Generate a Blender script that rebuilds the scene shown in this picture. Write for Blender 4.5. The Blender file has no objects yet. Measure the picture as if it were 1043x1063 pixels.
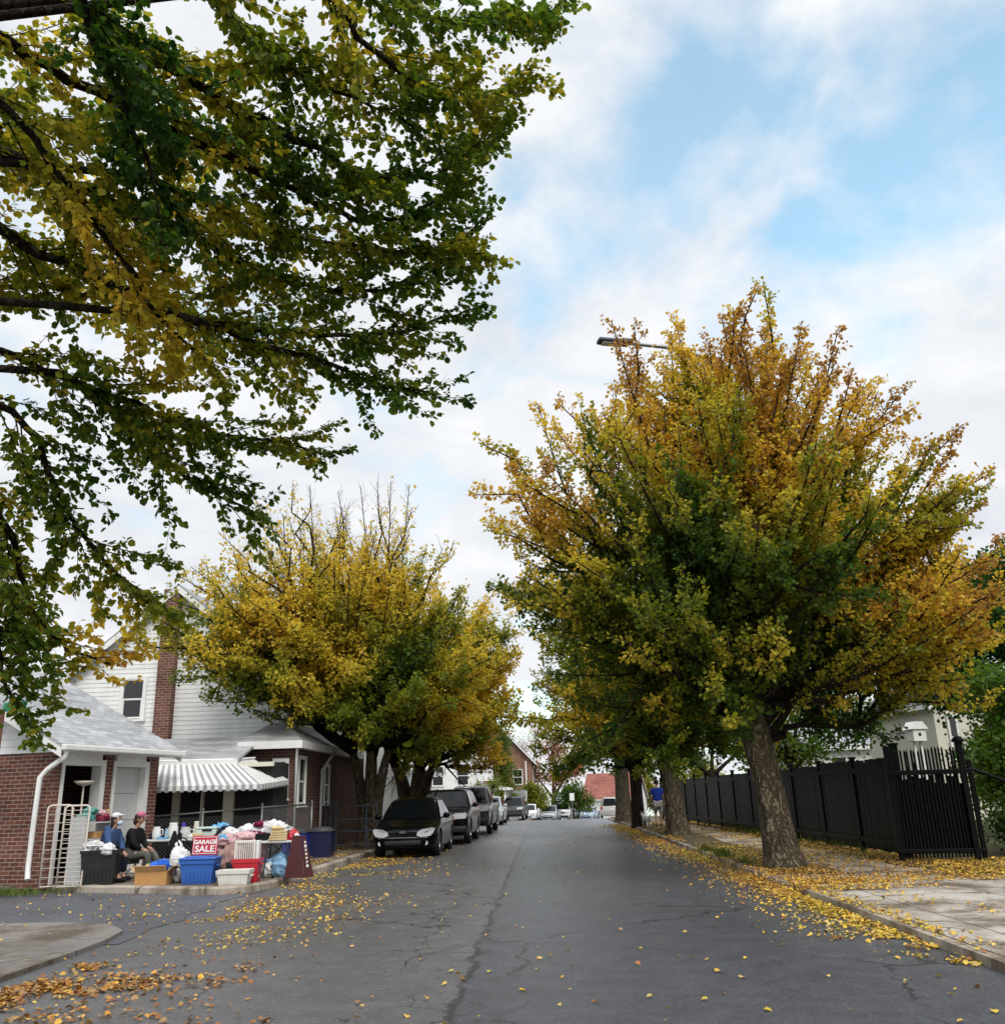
import bpy, bmesh, math, random
import numpy as np
from mathutils import Vector, Matrix

SC = bpy.context.scene
COL = SC.collection
PI = math.pi
R = math.radians
random.seed(11)

# ------------------------------------------------------------------ terrain profile
def road_z(d):
    if d <= 35: return 0.0
    if d <= 120: return -0.00035*(d-35)**2
    return -0.00035*85**2 - 0.0595*(d-120)
def curve_left(d):  return 0.0012*(d-45)**2 if d > 45 else 0.0
def curve_right(d): return 0.0019*(d-45)**2 if d > 45 else 0.0

# ------------------------------------------------------------------ tagging
def tag(o, label=None, cat=None, group=None, kind=None):
    if label: o['label'] = label
    if cat: o['category'] = cat
    if group: o['group'] = group
    if kind: o['kind'] = kind
    return o
def empty(name, loc=(0,0,0), rz=0.0, label=None, cat=None, group=None):
    o = bpy.data.objects.new(name, None); COL.objects.link(o)
    o.empty_display_size = 0.1
    o.location = loc; o.rotation_euler = (0, 0, rz)
    return tag(o, label, cat, group)
def link(name, me, parent=None):
    o = bpy.data.objects.new(name, me); COL.objects.link(o)
    if parent is not None: o.parent = parent
    return o
def copy_tree(o, parent=None):
    c = o.copy(); COL.objects.link(c)
    if parent is not None:
        c.parent = parent
    for ch in list(o.children): copy_tree(ch, c)
    return c

# ------------------------------------------------------------------ mesh builder
class MB:
    def __init__(s): s.v = []; s.f = []; s.m = []
    def add(s, vs, fs, mat=0):
        b = len(s.v); s.v += [tuple(p) for p in vs]
        for f in fs: s.f.append([b+i for i in f]); s.m.append(mat)
        return s
    def box(s, c, d, rz=0.0, mat=0, rx=0.0, ry=0.0, taper=1.0):
        hx, hy, hz = d[0]/2, d[1]/2, d[2]/2
        vs = []
        M = Matrix.Rotation(rz,3,'Z') @ Matrix.Rotation(ry,3,'Y') @ Matrix.Rotation(rx,3,'X')
        for z in (-hz, hz):
            k = taper if z > 0 else 1.0
            for x, y in ((-hx,-hy),(hx,-hy),(hx,hy),(-hx,hy)):
                vs.append(Vector(c) + M @ Vector((x*k, y*k, z)))
        return s.add(vs, [(3,2,1,0),(4,5,6,7),(0,1,5,4),(1,2,6,5),(2,3,7,6),(3,0,4,7)], mat)
    def rbox(s, c, d, b=0.02, rz=0.0, mat=0, rx=0.0, ry=0.0):
        """box with chamfered edges"""
        bm = bmesh.new(); bmesh.ops.create_cube(bm, size=1.0)
        for v in bm.verts: v.co = Vector((v.co.x*d[0], v.co.y*d[1], v.co.z*d[2]))
        bmesh.ops.bevel(bm, geom=list(bm.edges), offset=min(b, min(d)*0.45), segments=2, affect='EDGES', profile=0.5)
        M = Matrix.Translation(Vector(c)) @ (Matrix.Rotation(rz,4,'Z') @ Matrix.Rotation(ry,4,'Y') @ Matrix.Rotation(rx,4,'X'))
        bm.transform(M); s.bm(bm, mat); bm.free(); return s
    def bm(s, bm, mat=0):
        bm.verts.index_update()
        return s.add([v.co.copy() for v in bm.verts], [[v.index for v in f.verts] for f in bm.faces], mat)
    def tube(s, pts, rad, n=8, mat=0, cap=True):
        pts = [Vector(p) for p in pts]
        if not hasattr(rad, '__len__'): rad = [rad]*len(pts)
        vs = []; fs = []; ref = None
        for i, p in enumerate(pts):
            t = (pts[min(i+1, len(pts)-1)] - pts[max(i-1, 0)]).normalized()
            if ref is None:
                ref = Vector((1,0,0)) if abs(t.x) < 0.8 else Vector((0,1,0))
            a = (ref - t*ref.dot(t)).normalized(); b = t.cross(a); ref = a
            for k in range(n):
                w = 2*PI*k/n
                vs.append(p + (a*math.cos(w) + b*math.sin(w))*rad[i])
        for i in range(len(pts)-1):
            for k in range(n):
                k2 = (k+1) % n
                fs.append((i*n+k, i*n+k2, (i+1)*n+k2, (i+1)*n+k))
        if cap:
            fs.append(tuple(range(n-1, -1, -1))); fs.append(tuple((len(pts)-1)*n+k for k in range(n)))
        return s.add(vs, fs, mat)
    def prism(s, poly, axis, a, b, mat=0):
        """polygon of 2D points extruded along an axis: 'x' -> (y,z), 'y' -> (x,z), 'z' -> (x,y)"""
        n = len(poly)
        def P(p, t):
            if axis == 'x': return (t, p[0], p[1])
            if axis == 'y': return (p[0], t, p[1])
            return (p[0], p[1], t)
        vs = [P(p, a) for p in poly] + [P(p, b) for p in poly]
        fs = [tuple(range(n)), tuple(range(2*n-1, n-1, -1))]
        for i in range(n):
            j = (i+1) % n; fs.append((i, i+n, j+n, j))
        return s.add(vs, fs, mat)
    def slab(s, quad, th, mat=0):
        """four corners given counter-clockwise seen from outside, thickened inwards"""
        q = [Vector(p) for p in quad]
        n = (q[1]-q[0]).cross(q[3]-q[0]).normalized()
        vs = q + [p - n*th for p in q]
        k = len(q)
        fs = [tuple(range(k)), tuple(range(2*k-1, k-1, -1))]
        for i in range(k):
            j = (i+1) % k; fs.append((i, i+k, j+k, j))
        return s.add(vs, fs, mat)
    def lathe(s, prof, c=(0,0,0), n=16, mat=0, axis='z', cap=True):
        vs = []; fs = []
        for r, h in prof:
            for k in range(n):
                w = 2*PI*k/n
                p = (r*math.cos(w), r*math.sin(w), h)
                if axis == 'x': p = (h, p[0], p[1])
                if axis == 'y': p = (p[0], h, p[1])
                vs.append((p[0]+c[0], p[1]+c[1], p[2]+c[2]))
        m = len(prof)
        for i in range(m-1):
            for k in range(n):
                k2 = (k+1) % n
                fs.append((i*n+k, i*n+k2, (i+1)*n+k2, (i+1)*n+k))
        if cap:
            fs.append(tuple(range(n-1,-1,-1))); fs.append(tuple((m-1)*n+k for k in range(n)))
        return s.add(vs, fs, mat)
    def blob(s, c, d, seed=0, amp=0.15, fr=3.0, n=14, mat=0, rz=0.0, flat=None):
        """ball pulled into a lumpy shape; d = half sizes"""
        rg = random.Random(seed)
        ph = [(rg.uniform(0,6.3), Vector((rg.uniform(-1,1),rg.uniform(-1,1),rg.uniform(-1,1)))*fr) for _ in range(7)]
        vs = []; fs = []; m = n//2+2
        cz, sz = math.cos(rz), math.sin(rz)
        for i in range(m+1):
            th = PI*i/m
            for k in range(n):
                w = 2*PI*k/n
                p = Vector((math.sin(th)*math.cos(w), math.sin(th)*math.sin(w), math.cos(th)))
                q = 1+amp*sum(math.sin(a+p.dot(b)) for a, b in ph)/2.2
                x, y, z = p.x*q*d[0], p.y*q*d[1], p.z*q*d[2]
                if flat is not None: z = max(z, -flat*d[2])
                vs.append((c[0]+x*cz-y*sz, c[1]+x*sz+y*cz, c[2]+z))
        for i in range(m):
            for k in range(n):
                k2 = (k+1) % n
                fs.append((i*n+k, (i+1)*n+k, (i+1)*n+k2, i*n+k2))
        return s.add(vs, fs, mat)
    def rag(s, c, d, seed=0, n=34, mat=0, flat=None, fold=.16):
        """crumpled cloth lump with sharp creases"""
        rg = random.Random(seed); W = [(rg.uniform(0,6.3), Vector((rg.gauss(0,1),rg.gauss(0,1),rg.gauss(0,1))).normalized()*f, a) for f, a in ((3,.5),(4,.4),(6,.42),(7.5,.36),(10,.26),(12,.24),(16,.15),(20,.12))]
        vs = []; fs = []; m = n//2+2
        for i in range(m+1):
            th = PI*i/m
            for k in range(n):
                w = 2*PI*k/n; p = Vector((math.sin(th)*math.cos(w), math.sin(th)*math.sin(w), math.cos(th)))
                q = 1
                for a, b, e in W: q += fold*e*(1-2.2*abs(math.sin(a+p.dot(b)+.4*math.sin(3*p.dot(b)+a))))
                x, y, z = p.x*q*d[0], p.y*q*d[1], p.z*q*d[2]
                if flat is not None: z = max(z, -flat*d[2])
                vs.append((c[0]+x, c[1]+y, c[2]+z))
        for i in range(m):
            for k in range(n): k2 = (k+1) % n; fs.append((i*n+k, (i+1)*n+k, (i+1)*n+k2, i*n+k2))
        return s.add(vs, fs, mat)
    def mesh(s, name, mats, smooth=False, sharp=None):
        me = bpy.data.meshes.new(name)
        me.from_pydata(s.v, [], s.f)
        if not isinstance(mats, (list, tuple)): mats = [mats]
        for m in mats: me.materials.append(m)
        if len(mats) > 1: me.polygons.foreach_set('material_index', s.m)
        if smooth:
            me.polygons.foreach_set('use_smooth', [True]*len(me.polygons))
            if sharp: me.set_sharp_from_angle(angle=R(sharp))
        me.update(); return me
    def build(s, name, mats, parent=None, smooth=False, sharp=None, weld=False):
        me = s.mesh(name, mats, smooth, sharp)
        if weld:
            bm = bmesh.new(); bm.from_mesh(me); bmesh.ops.remove_doubles(bm, verts=bm.verts, dist=1e-4)
            bmesh.ops.recalc_face_normals(bm, faces=bm.faces); bm.to_mesh(me); bm.free()
        return link(name, me, parent)

def arrays_mesh(name, V, Fc, mats, col=None, smooth=False):
    """V (N,3), Fc (M,k) numpy -> mesh, col (N,3) stored as point colours"""
    me = bpy.data.meshes.new(name)
    M, k = Fc.shape
    me.vertices.add(len(V)); me.vertices.foreach_set('co', V.astype(np.float32).ravel())
    me.loops.add(M*k); me.loops.foreach_set('vertex_index', Fc.astype(np.int32).ravel())
    me.polygons.add(M)
    me.polygons.foreach_set('loop_start', np.arange(0, M*k, k, dtype=np.int32))
    me.polygons.foreach_set('loop_total', np.full(M, k, dtype=np.int32))
    if smooth: me.polygons.foreach_set('use_smooth', np.ones(M, dtype=bool))
    for m in (mats if isinstance(mats, (list, tuple)) else [mats]): me.materials.append(m)
    if col is not None:
        at = me.attributes.new('tint', 'FLOAT_COLOR', 'POINT')
        c4 = np.ones((len(V), 4), np.float32); c4[:, :3] = col
        at.data.foreach_set('color', c4.ravel())
    me.update(calc_edges=True)
    return me

# ------------------------------------------------------------------ materials
class NT:
    def __init__(s, name):
        s.mat = bpy.data.materials.new(name); s.mat.use_nodes = True
        s.t = s.mat.node_tree; s.b = s.t.nodes['Principled BSDF']; s.out = s.t.nodes['Material Output']
    def n(s, typ, **kw):
        nd = s.t.nodes.new(typ)
        for k, v in kw.items(): setattr(nd, k, v)
        return nd
    def l(s, a, b): s.t.links.new(a, b)
    def pos(s): return s.n('ShaderNodeNewGeometry').outputs['Position']
    def obj(s): return s.n('ShaderNodeTexCoord').outputs['Object']
    def noise(s, vec, scale, detail=4, rough=0.55, dist=0.0):
        nd = s.n('ShaderNodeTexNoise'); s.l(vec, nd.inputs['Vector'])
        nd.inputs['Scale'].default_value = scale; nd.inputs['Detail'].default_value = detail
        nd.inputs['Roughness'].default_value = rough; nd.inputs['Distortion'].default_value = dist
        return nd.outputs['Fac']
    def ramp(s, fac, stops, interp='LINEAR'):
        nd = s.n('ShaderNodeValToRGB'); s.l(fac, nd.inputs['Fac']); cr = nd.color_ramp; cr.interpolation = interp
        while len(cr.elements) < len(stops): cr.elements.new(0.5)
        for e, (p, c) in zip(cr.elements, stops):
            e.position = p; e.color = (c, c, c, 1) if not hasattr(c, '__len__') else (*c, 1)
        return nd.outputs['Color']
    def mix(s, fac, a, b, mode='MIX'):
        nd = s.n('ShaderNodeMix', data_type='RGBA', blend_type=mode)
        for sock, v in ((nd.inputs[0], fac), (nd.inputs[6], a), (nd.inputs[7], b)):
            if hasattr(v, 'is_linked') or hasattr(v, 'links'): s.l(v, sock)
            elif hasattr(v, '__len__'): sock.default_value = (*v, 1) if len(v) == 3 else v
            else: sock.default_value = v
        return nd.outputs[2]
    def math(s, op, a, b=0.0, c=None):
        nd = s.n('ShaderNodeMath', operation=op)
        for i, v in enumerate((a, b) if c is None else (a, b, c)):
            if hasattr(v, 'links'): s.l(v, nd.inputs[i])
            else: nd.inputs[i].default_value = v
        return nd.outputs[0]
    def sep(s, vec):
        nd = s.n('ShaderNodeSeparateXYZ'); s.l(vec, nd.inputs[0]); return nd.outputs
    def comb(s, x, y, z):
        nd = s.n('ShaderNodeCombineXYZ')
        for i, v in enumerate((x, y, z)):
            if hasattr(v, 'links'): s.l(v, nd.inputs[i])
            else: nd.inputs[i].default_value = v
        return nd.outputs[0]
    def scale(s, vec, sc):
        nd = s.n('ShaderNodeMapping'); s.l(vec, nd.inputs['Vector']); nd.inputs['Scale'].default_value = sc
        return nd.outputs[0]
    def bump(s, h, strength=0.4, dist=0.01):
        nd = s.n('ShaderNodeBump'); s.l(h, nd.inputs['Height'])
        nd.inputs['Strength'].default_value = strength; nd.inputs['Distance'].default_value = dist
        s.l(nd.outputs[0], s.b.inputs['Normal'])
    def color(s, c):
        if hasattr(c, 'links'): s.l(c, s.b.inputs['Base Color'])
        else: s.b.inputs['Base Color'].default_value = (*c, 1)
    def set(s, rough=0.6, metal=0.0, spec=0.5, **kw):
        s.b.inputs['Roughness'].default_value = rough; s.b.inputs['Metallic'].default_value = metal
        s.b.inputs['Specular IOR Level'].default_value = spec
        for k, v in kw.items(): s.b.inputs[k].default_value = v
        return s.mat

def plain(name, c, rough=0.6, metal=0.0, spec=0.5, var=0.12, sc=6.0, bump=0.0, bsc=40.0, **kw):
    """one colour with a little uneven wear in colour and gloss"""
    t = NT(name); v = t.obj()
    f = t.noise(v, sc, 5, 0.6)
    a = tuple(x*(1-var) for x in c); b = tuple(min(1, x*(1+var)) for x in c)
    t.color(t.ramp(f, [(0.3, a), (0.7, b)]))
    t.set(rough, metal, spec, **kw)
    r = t.ramp(f, [(0.2, max(0, rough-0.07)), (0.8, min(1, rough+0.07))]); t.l(r, t.b.inputs['Roughness'])
    if bump: t.bump(t.noise(v, bsc, 4), bump, 0.01)
    return t.mat

def wall_vec(t):
    """(along the wall, up) in metres for any upright face"""
    g = t.n('ShaderNodeNewGeometry')
    cr = t.n('ShaderNodeVectorMath', operation='CROSS_PRODUCT')
    cr.inputs[0].default_value = (0, 0, 1); t.l(g.outputs['True Normal'], cr.inputs[1])
    nm = t.n('ShaderNodeVectorMath', operation='NORMALIZE'); t.l(cr.outputs[0], nm.inputs[0])
    dt = t.n('ShaderNodeVectorMath', operation='DOT_PRODUCT'); t.l(g.outputs['Position'], dt.inputs[0]); t.l(nm.outputs[0], dt.inputs[1])
    z = t.sep(g.outputs['Position'])[2]
    return t.comb(dt.outputs['Value'], z, 0.0), g.outputs['Position']

def brick_mat(name, c1, c2, mortar):
    t = NT(name); v, p = wall_vec(t)
    b = t.n('ShaderNodeTexBrick'); t.l(v, b.inputs['Vector'])
    b.inputs['Color1'].default_value = (*c1, 1); b.inputs['Color2'].default_value = (*c2, 1); b.inputs['Mortar'].default_value = (*mortar, 1)
    b.inputs['Scale'].default_value = 1.0; b.inputs['Mortar Size'].default_value = 0.007; b.inputs['Mortar Smooth'].default_value = 0.3
    b.inputs['Brick Width'].default_value = 0.215; b.inputs['Row Height'].default_value = 0.075; b.inputs['Bias'].default_value = -0.2
    d = t.ramp(t.noise(p, 1.6, 5), [(0.3, 0.72), (0.7, 1.15)])
    d2 = t.ramp(t.noise(p, 30, 3), [(0.3, 0.85), (0.7, 1.1)])
    t.color(t.mix(1.0, t.mix(1.0, b.outputs['Color'], d, 'MULTIPLY'), d2, 'MULTIPLY'))
    t.bump(t.math('SUBTRACT', 1.0, b.outputs['Fac']), 0.5, 0.008)
    return t.set(0.85, spec=0.3)

def shingle_mat(name, c, row=0.14):
    t = NT(name); g = t.pos(); x, y, z = t.sep(g)
    # courses follow height, tabs follow the ground distance
    b = t.n('ShaderNodeTexBrick')
    u = t.math('ADD', t.math('MULTIPLY', x, 0.62), y)
    t.l(t.comb(u, t.math('MULTIPLY', z, 1.9), 0.0), b.inputs['Vector'])
    lo = tuple(k*0.78 for k in c); hi = tuple(k*1.18 for k in c)
    b.inputs['Color1'].default_value = (*lo, 1); b.inputs['Color2'].default_value = (*hi, 1); b.inputs['Mortar'].default_value = (*[k*0.5 for k in c], 1)
    b.inputs['Scale'].default_value = 1.0; b.inputs['Mortar Size'].default_value = 0.006; b.inputs['Mortar Smooth'].default_value = 0.6
    b.inputs['Brick Width'].default_value = 0.32; b.inputs['Row Height'].default_value = row
    d = t.ramp(t.noise(g, 0.9, 6, 0.65), [(0.3, 0.7), (0.72, 1.2)])
    d2 = t.ramp(t.noise(g, 60, 2), [(0.3, 0.85), (0.7, 1.12)])
    t.color(t.mix(1.0, t.mix(1.0, b.outputs['Color'], d, 'MULTIPLY'), d2, 'MULTIPLY'))
    t.bump(t.math('SUBTRACT', 1.0, b.outputs['Fac']), 0.5, 0.01)
    return t.set(0.9, spec=0.25)

def siding_mat(name, c, row=0.13):
    t = NT(name); g = t.pos()
    d = t.ramp(t.noise(t.scale(g, (1.0, 1.0, 5.0)), 1.2, 5, 0.6), [(0.3, 0.9), (0.7, 1.03)])
    d2 = t.ramp(t.noise(t.scale(g, (3.0, 3.0, 0.4)), 2.5, 4, 0.6), [(0.35, 0.93), (0.6, 1.0)])
    t.color(t.mix(1.0, t.mix(1.0, c, d, 'MULTIPLY'), d2, 'MULTIPLY'))
    return t.set(0.55, spec=0.35)

def leaf_mat(name, trans=0.5, rough=0.45):
    t = NT(name)
    a = t.n('ShaderNodeAttribute', attribute_name='tint')
    t.color(a.outputs['Color']); t.set(rough, spec=0.25)
    tr = t.n('ShaderNodeBsdfTranslucent')
    br = t.mix(1.0, a.outputs['Color'], (1.25, 1.2, 0.7), 'MULTIPLY'); t.l(br, tr.inputs['Color'])
    mx = t.n('ShaderNodeMixShader'); mx.inputs[0].default_value = trans
    t.l(t.b.outputs[0], mx.inputs[1]); t.l(tr.outputs[0], mx.inputs[2]); t.l(mx.outputs[0], t.out.inputs['Surface'])
    return t.mat

def bark_mat(name, c):
    t = NT(name); v = t.obj()
    f = t.noise(t.scale(v, (9, 9, 1.7)), 2.2, 7, 0.68, 0.5)
    g = t.noise(v, 2.0, 4)
    lo = tuple(k*0.22 for k in c); hi = tuple(k*1.6 for k in c); gr = (c[0]*0.95, c[1]*1.12, c[2]*0.8)
    base = t.ramp(f, [(0.32, lo), (0.5, c), (0.72, hi)])
    t.color(t.mix(t.ramp(g, [(0.45, 0.0), (0.7, 0.55)]), base, t.mix(1.0, base, (1.0, 1.12, 0.72), 'MULTIPLY')))
    wv = t.n('ShaderNodeMix', data_type='VECTOR'); nv = t.n('ShaderNodeTexNoise'); t.l(v, nv.inputs['Vector']); nv.inputs['Scale'].default_value = 5.0; nv.inputs['Detail'].default_value = 5
    wv.inputs[0].default_value = 0.3; t.l(v, wv.inputs[4]); t.l(nv.outputs['Color'], wv.inputs[5])
    vo = t.n('ShaderNodeTexVoronoi', feature='DISTANCE_TO_EDGE'); t.l(t.scale(wv.outputs[1], (17, 17, 2.3)), vo.inputs['Vector']); vo.inputs['Scale'].default_value = 1.0
    fur = t.ramp(vo.outputs['Distance'], [(0.02, 0.0), (0.24, 1.0)])
    prev = t.b.inputs['Base Color'].links[0].from_socket
    t.color(t.mix(t.math('SUBTRACT', 1.0, fur), prev, t.mix(1.0, prev, (0.48, 0.46, 0.44), 'MULTIPLY')))
    t.bump(t.math('ADD', t.math('MULTIPLY', fur, 1.0), t.math('MULTIPLY', f, 0.5)), 1.0, 0.05)
    return t.set(0.92, spec=0.2)

def asphalt_mat():
    t = NT('asphalt'); g = t.pos(); x, y, z = t.sep(g)
    flat = t.comb(x, y, 0.0)
    fine = t.noise(flat, 48, 6, 0.8)
    grit = t.n('ShaderNodeTexVoronoi'); t.l(flat, grit.inputs['Vector']); grit.inputs['Scale'].default_value = 38
    mid = t.noise(flat, 3.0, 6, 0.6)
    big = t.noise(t.scale(flat, (1.0, 0.25, 1.0)), 0.55, 5, 0.6)
    wob = t.math('MULTIPLY', t.math('SUBTRACT', t.noise(t.scale(flat, (1, 1, 1)), 1.3, 5, 0.7), 0.5), 0.32)
    xs = t.math('ADD', t.math('ADD', x, 0.72), wob)          # distance from the paving seam
    lane = t.ramp(t.math('ADD', t.math('MULTIPLY', xs, 6.0), 0.5), [(0.35, 0.0), (0.65, 1.0)])
    old = t.mix(big, (0.080, 0.079, 0.082), (0.114, 0.112, 0.113))
    new = t.mix(big, (0.050, 0.053, 0.062), (0.080, 0.083, 0.094))
    base = t.mix(lane, old, new)
    base = t.mix(1.0, base, t.ramp(mid, [(0.3, 0.78), (0.7, 1.2)]), 'MULTIPLY')
    base = t.mix(1.0, base, t.ramp(fine, [(0.3, 0.62), (0.7, 1.38)]), 'MULTIPLY')
    base = t.mix(1.0, base, t.ramp(grit.outputs['Color'], [(0.0, 0.8), (0.85, 1.12), (1.0, 1.6)]), 'MULTIPLY')
    # wheel tracks worn a little smoother and darker
    trk = t.math('ABSOLUTE', t.math('SUBTRACT', t.math('ABSOLUTE', t.math('SUBTRACT', x, 1.45)), 0.75))
    base = t.mix(t.ramp(trk, [(0.0, 0.22), (0.42, 0.0)]), base, t.mix(1.0, base, (0.72, 0.72, 0.75), 'MULTIPLY'))
    # seam crack, wider and broken nearer the camera
    seam = t.math('ABSOLUTE', xs)
    jag = t.math('MULTIPLY', t.math('SUBTRACT', t.noise(flat, 7.0, 5, 0.75), 0.5), 0.2)
    seam2 = t.math('ABSOLUTE', t.math('ADD', xs, jag))
    wdt = t.ramp(t.math('MULTIPLY', y, 0.02), [(0.12, 0.03), (0.6, 0.02)])
    crack1 = t.math('MULTIPLY', t.math('LESS_THAN', seam2, wdt), t.ramp(t.noise(flat, 2.2, 3), [(0.32, 0.15), (0.5, 0.95)]))
    # tar sealed line along the seam
    tar = t.ramp(seam, [(0.02, 0.25), (0.06, 0.0)])
    base = t.mix(tar, base, (0.05, 0.05, 0.052))
    # net of cracks in a few worn patches
    wv = t.n('ShaderNodeMix', data_type='VECTOR')
    nv = t.n('ShaderNodeTexNoise'); t.l(flat, nv.inputs['Vector']); nv.inputs['Scale'].default_value = 2.6; nv.inputs['Detail'].default_value = 5
    wv.inputs[0].default_value = 0.32; t.l(flat, wv.inputs[4]); t.l(nv.outputs['Color'], wv.inputs[5])
    vo = t.n('ShaderNodeTexVoronoi', feature='DISTANCE_TO_EDGE'); t.l(wv.outputs[1], vo.inputs['Vector']); vo.inputs['Scale'].default_value = 2.3
    vo2 = t.n('ShaderNodeTexVoronoi', feature='DISTANCE_TO_EDGE'); t.l(wv.outputs[1], vo2.inputs['Vector']); vo2.inputs['Scale'].default_value = 0.42
    patch = t.ramp(t.noise(t.scale(flat, (1.0, 0.35, 1)), 0.55, 3), [(0.40, 0.0), (0.48, 1.0)])
    near_seam = t.ramp(t.math('ABSOLUTE', t.math('ADD', x, 1.15)), [(0.25, 1.0), (0.75, 0.0)])
    c2 = t.math('MULTIPLY', t.math('LESS_THAN', vo.outputs['Distance'], 0.014), t.math('MULTIPLY', near_seam, patch))
    c3 = t.math('MULTIPLY', t.math('LESS_THAN', vo2.outputs['Distance'], 0.005), t.ramp(t.noise(flat, 0.7, 2), [(0.42, 0.0), (0.5, 0.8)]))
    cr = t.math('MAXIMUM', crack1, t.math('MAXIMUM', c2, c3))
    t.color(t.mix(cr, base, (0.018, 0.018, 0.018)))
    t.set(0.6, spec=0.4)
    t.l(t.ramp(t.math('ADD', t.math('MULTIPLY', big, 0.4), t.math('MULTIPLY', fine, 0.6)), [(0.3, 0.25), (0.7, 0.48)]), t.b.inputs['Roughness'])
    t.bump(t.math('SUBTRACT', t.math('ADD', fine, t.math('MULTIPLY', grit.outputs['Distance'], 0.7)), t.math('MULTIPLY', cr, 2.0)), 0.55, 0.01)
    return t.mat

def concrete_mat(name, c, slab=1.5, crack=True, soil=0.0):
    t = NT(name); g = t.pos(); x, y, z = t.sep(g); flat = t.comb(x, y, 0.0)
    a = t.noise(flat, 1.1, 6, 0.65); b = t.noise(flat, 45, 3, 0.7)
    base = t.ramp(a, [(0.28, tuple(k*0.68 for k in c)), (0.5, c), (0.75, tuple(min(1, k*1.2) for k in c))])
    base = t.mix(1.0, base, t.ramp(b, [(0.25, 0.75), (0.75, 1.2)]), 'MULTIPLY')
    if soil:
        sm = t.ramp(t.noise(flat, 0.9, 6, 0.7), [(0.5-soil*0.3, 0.0), (0.62-soil*0.2, 0.9)])
        sc = t.ramp(t.noise(flat, 18, 5, 0.7), [(0.3, (0.06, 0.042, 0.026)), (0.7, (0.15, 0.11, 0.07))])
        base = t.mix(sm, base, sc)
    if slab:
        fy = t.math('ABSOLUTE', t.math('SUBTRACT', t.math('FRACT', t.math('DIVIDE', t.math('ADD', y, t.math('MULTIPLY', b, 0.03)), slab)), 0.5))
        j = t.math('GREATER_THAN', fy, 0.5-0.012/slab)
        fx = t.math('ABSOLUTE', t.math('SUBTRACT', t.math('FRACT', t.math('DIVIDE', x, 1.45)), 0.5))
        j = t.math('MAXIMUM', j, t.math('GREATER_THAN', fx, 0.5-0.009))
        base = t.mix(t.math('MULTIPLY', j, 0.8), base, (0.05, 0.045, 0.035))
    if crack:
        wv = t.n('ShaderNodeMix', data_type='VECTOR'); nv = t.n('ShaderNodeTexNoise'); t.l(flat, nv.inputs['Vector']); nv.inputs['Scale'].default_value = 2.0; nv.inputs['Detail'].default_value = 5
        wv.inputs[0].default_value = 0.3; t.l(flat, wv.inputs[4]); t.l(nv.outputs['Color'], wv.inputs[5])
        vo = t.n('ShaderNodeTexVoronoi', feature='DISTANCE_TO_EDGE'); t.l(wv.outputs[1], vo.inputs['Vector']); vo.inputs['Scale'].default_value = 0.75
        base = t.mix(t.math('MULTIPLY', t.math('LESS_THAN', vo.outputs['Distance'], 0.008), 0.8), base, (0.05, 0.042, 0.035))
    t.color(base); t.bump(t.math('ADD', a, t.math('MULTIPLY', b, 0.4)), 0.35, 0.015)
    return t.set(0.85, spec=0.3)

def soil_mat(name, lo, hi, sc=3.0):
    t = NT(name); g = t.pos()
    f = t.noise(g, sc, 8, 0.7); f2 = t.noise(g, sc*14, 4, 0.7)
    t.color(t.mix(1.0, t.ramp(f, [(0.3, lo), (0.7, hi)]), t.ramp(f2, [(0.3, 0.6), (0.7, 1.35)]), 'MULTIPLY'))
    t.bump(f2, 0.8, 0.02)
    return t.set(0.95, spec=0.2)

M = {}
M['asphalt'] = asphalt_mat()
def alley_mat():
    t = NT('alley_asphalt'); g = t.pos(); x, y, z = t.sep(g); flat = t.comb(x, y, 0.0)
    a = t.noise(flat, 0.8, 6, 0.6); f = t.noise(flat, 90, 3, 0.7)
    base = t.ramp(a, [(0.3, (0.055, 0.060, 0.072)), (0.7, (0.092, 0.097, 0.110))])
    t.color(t.mix(1.0, base, t.ramp(f, [(0.25, 0.65), (0.75, 1.35)]), 'MULTIPLY'))
    t.bump(f, 0.4, 0.006); return t.set(0.5, spec=0.45)
M['alley'] = alley_mat()
M['concrete'] = concrete_mat('concrete', (0.40, 0.365, 0.32), 1.5, True, 0.16)
M['apron'] = concrete_mat('apron_concrete', (0.23, 0.205, 0.18), 0, True, 0.1)
M['pad'] = concrete_mat('pad_concrete', (0.25, 0.225, 0.19), 2.2, True, 0.5)
M['kerb'] = concrete_mat('kerb_stone', (0.36, 0.315, 0.26), 2.4, False, 0.18)
M['bright_concrete'] = concrete_mat('driveway_concrete', (0.5, 0.48, 0.45), 3.0, False, 0.0)
M['soil'] = soil_mat('soil', (0.05, 0.04, 0.022), (0.13, 0.105, 0.055))
M['lawn'] = soil_mat('lawn_soil', (0.03, 0.045, 0.015), (0.08, 0.085, 0.03))
M['brick'] = brick_mat('red_brick', (0.12, 0.042, 0.028), (0.21, 0.078, 0.052), (0.34, 0.30, 0.26))
M['brick_dark'] = brick_mat('dark_brick', (0.085, 0.035, 0.027), (0.14, 0.055, 0.04), (0.17, 0.15, 0.13))
M['brick_far'] = brick_mat('orange_brick', (0.19, 0.08, 0.05), (0.25, 0.11, 0.07), (0.34, 0.28, 0.23))
M['shingle'] = shingle_mat('grey_shingle', (0.36, 0.37, 0.385))
M['shingle_dark'] = shingle_mat('dark_shingle', (0.16, 0.16, 0.165))
M['shingle_red'] = shingle_mat('red_shingle', (0.29, 0.115, 0.09))
M['siding'] = siding_mat('white_siding', (0.78, 0.78, 0.765))
M['white'] = plain('white_paint', (0.74, 0.74, 0.72), 0.5, var=0.07, sc=4)
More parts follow.
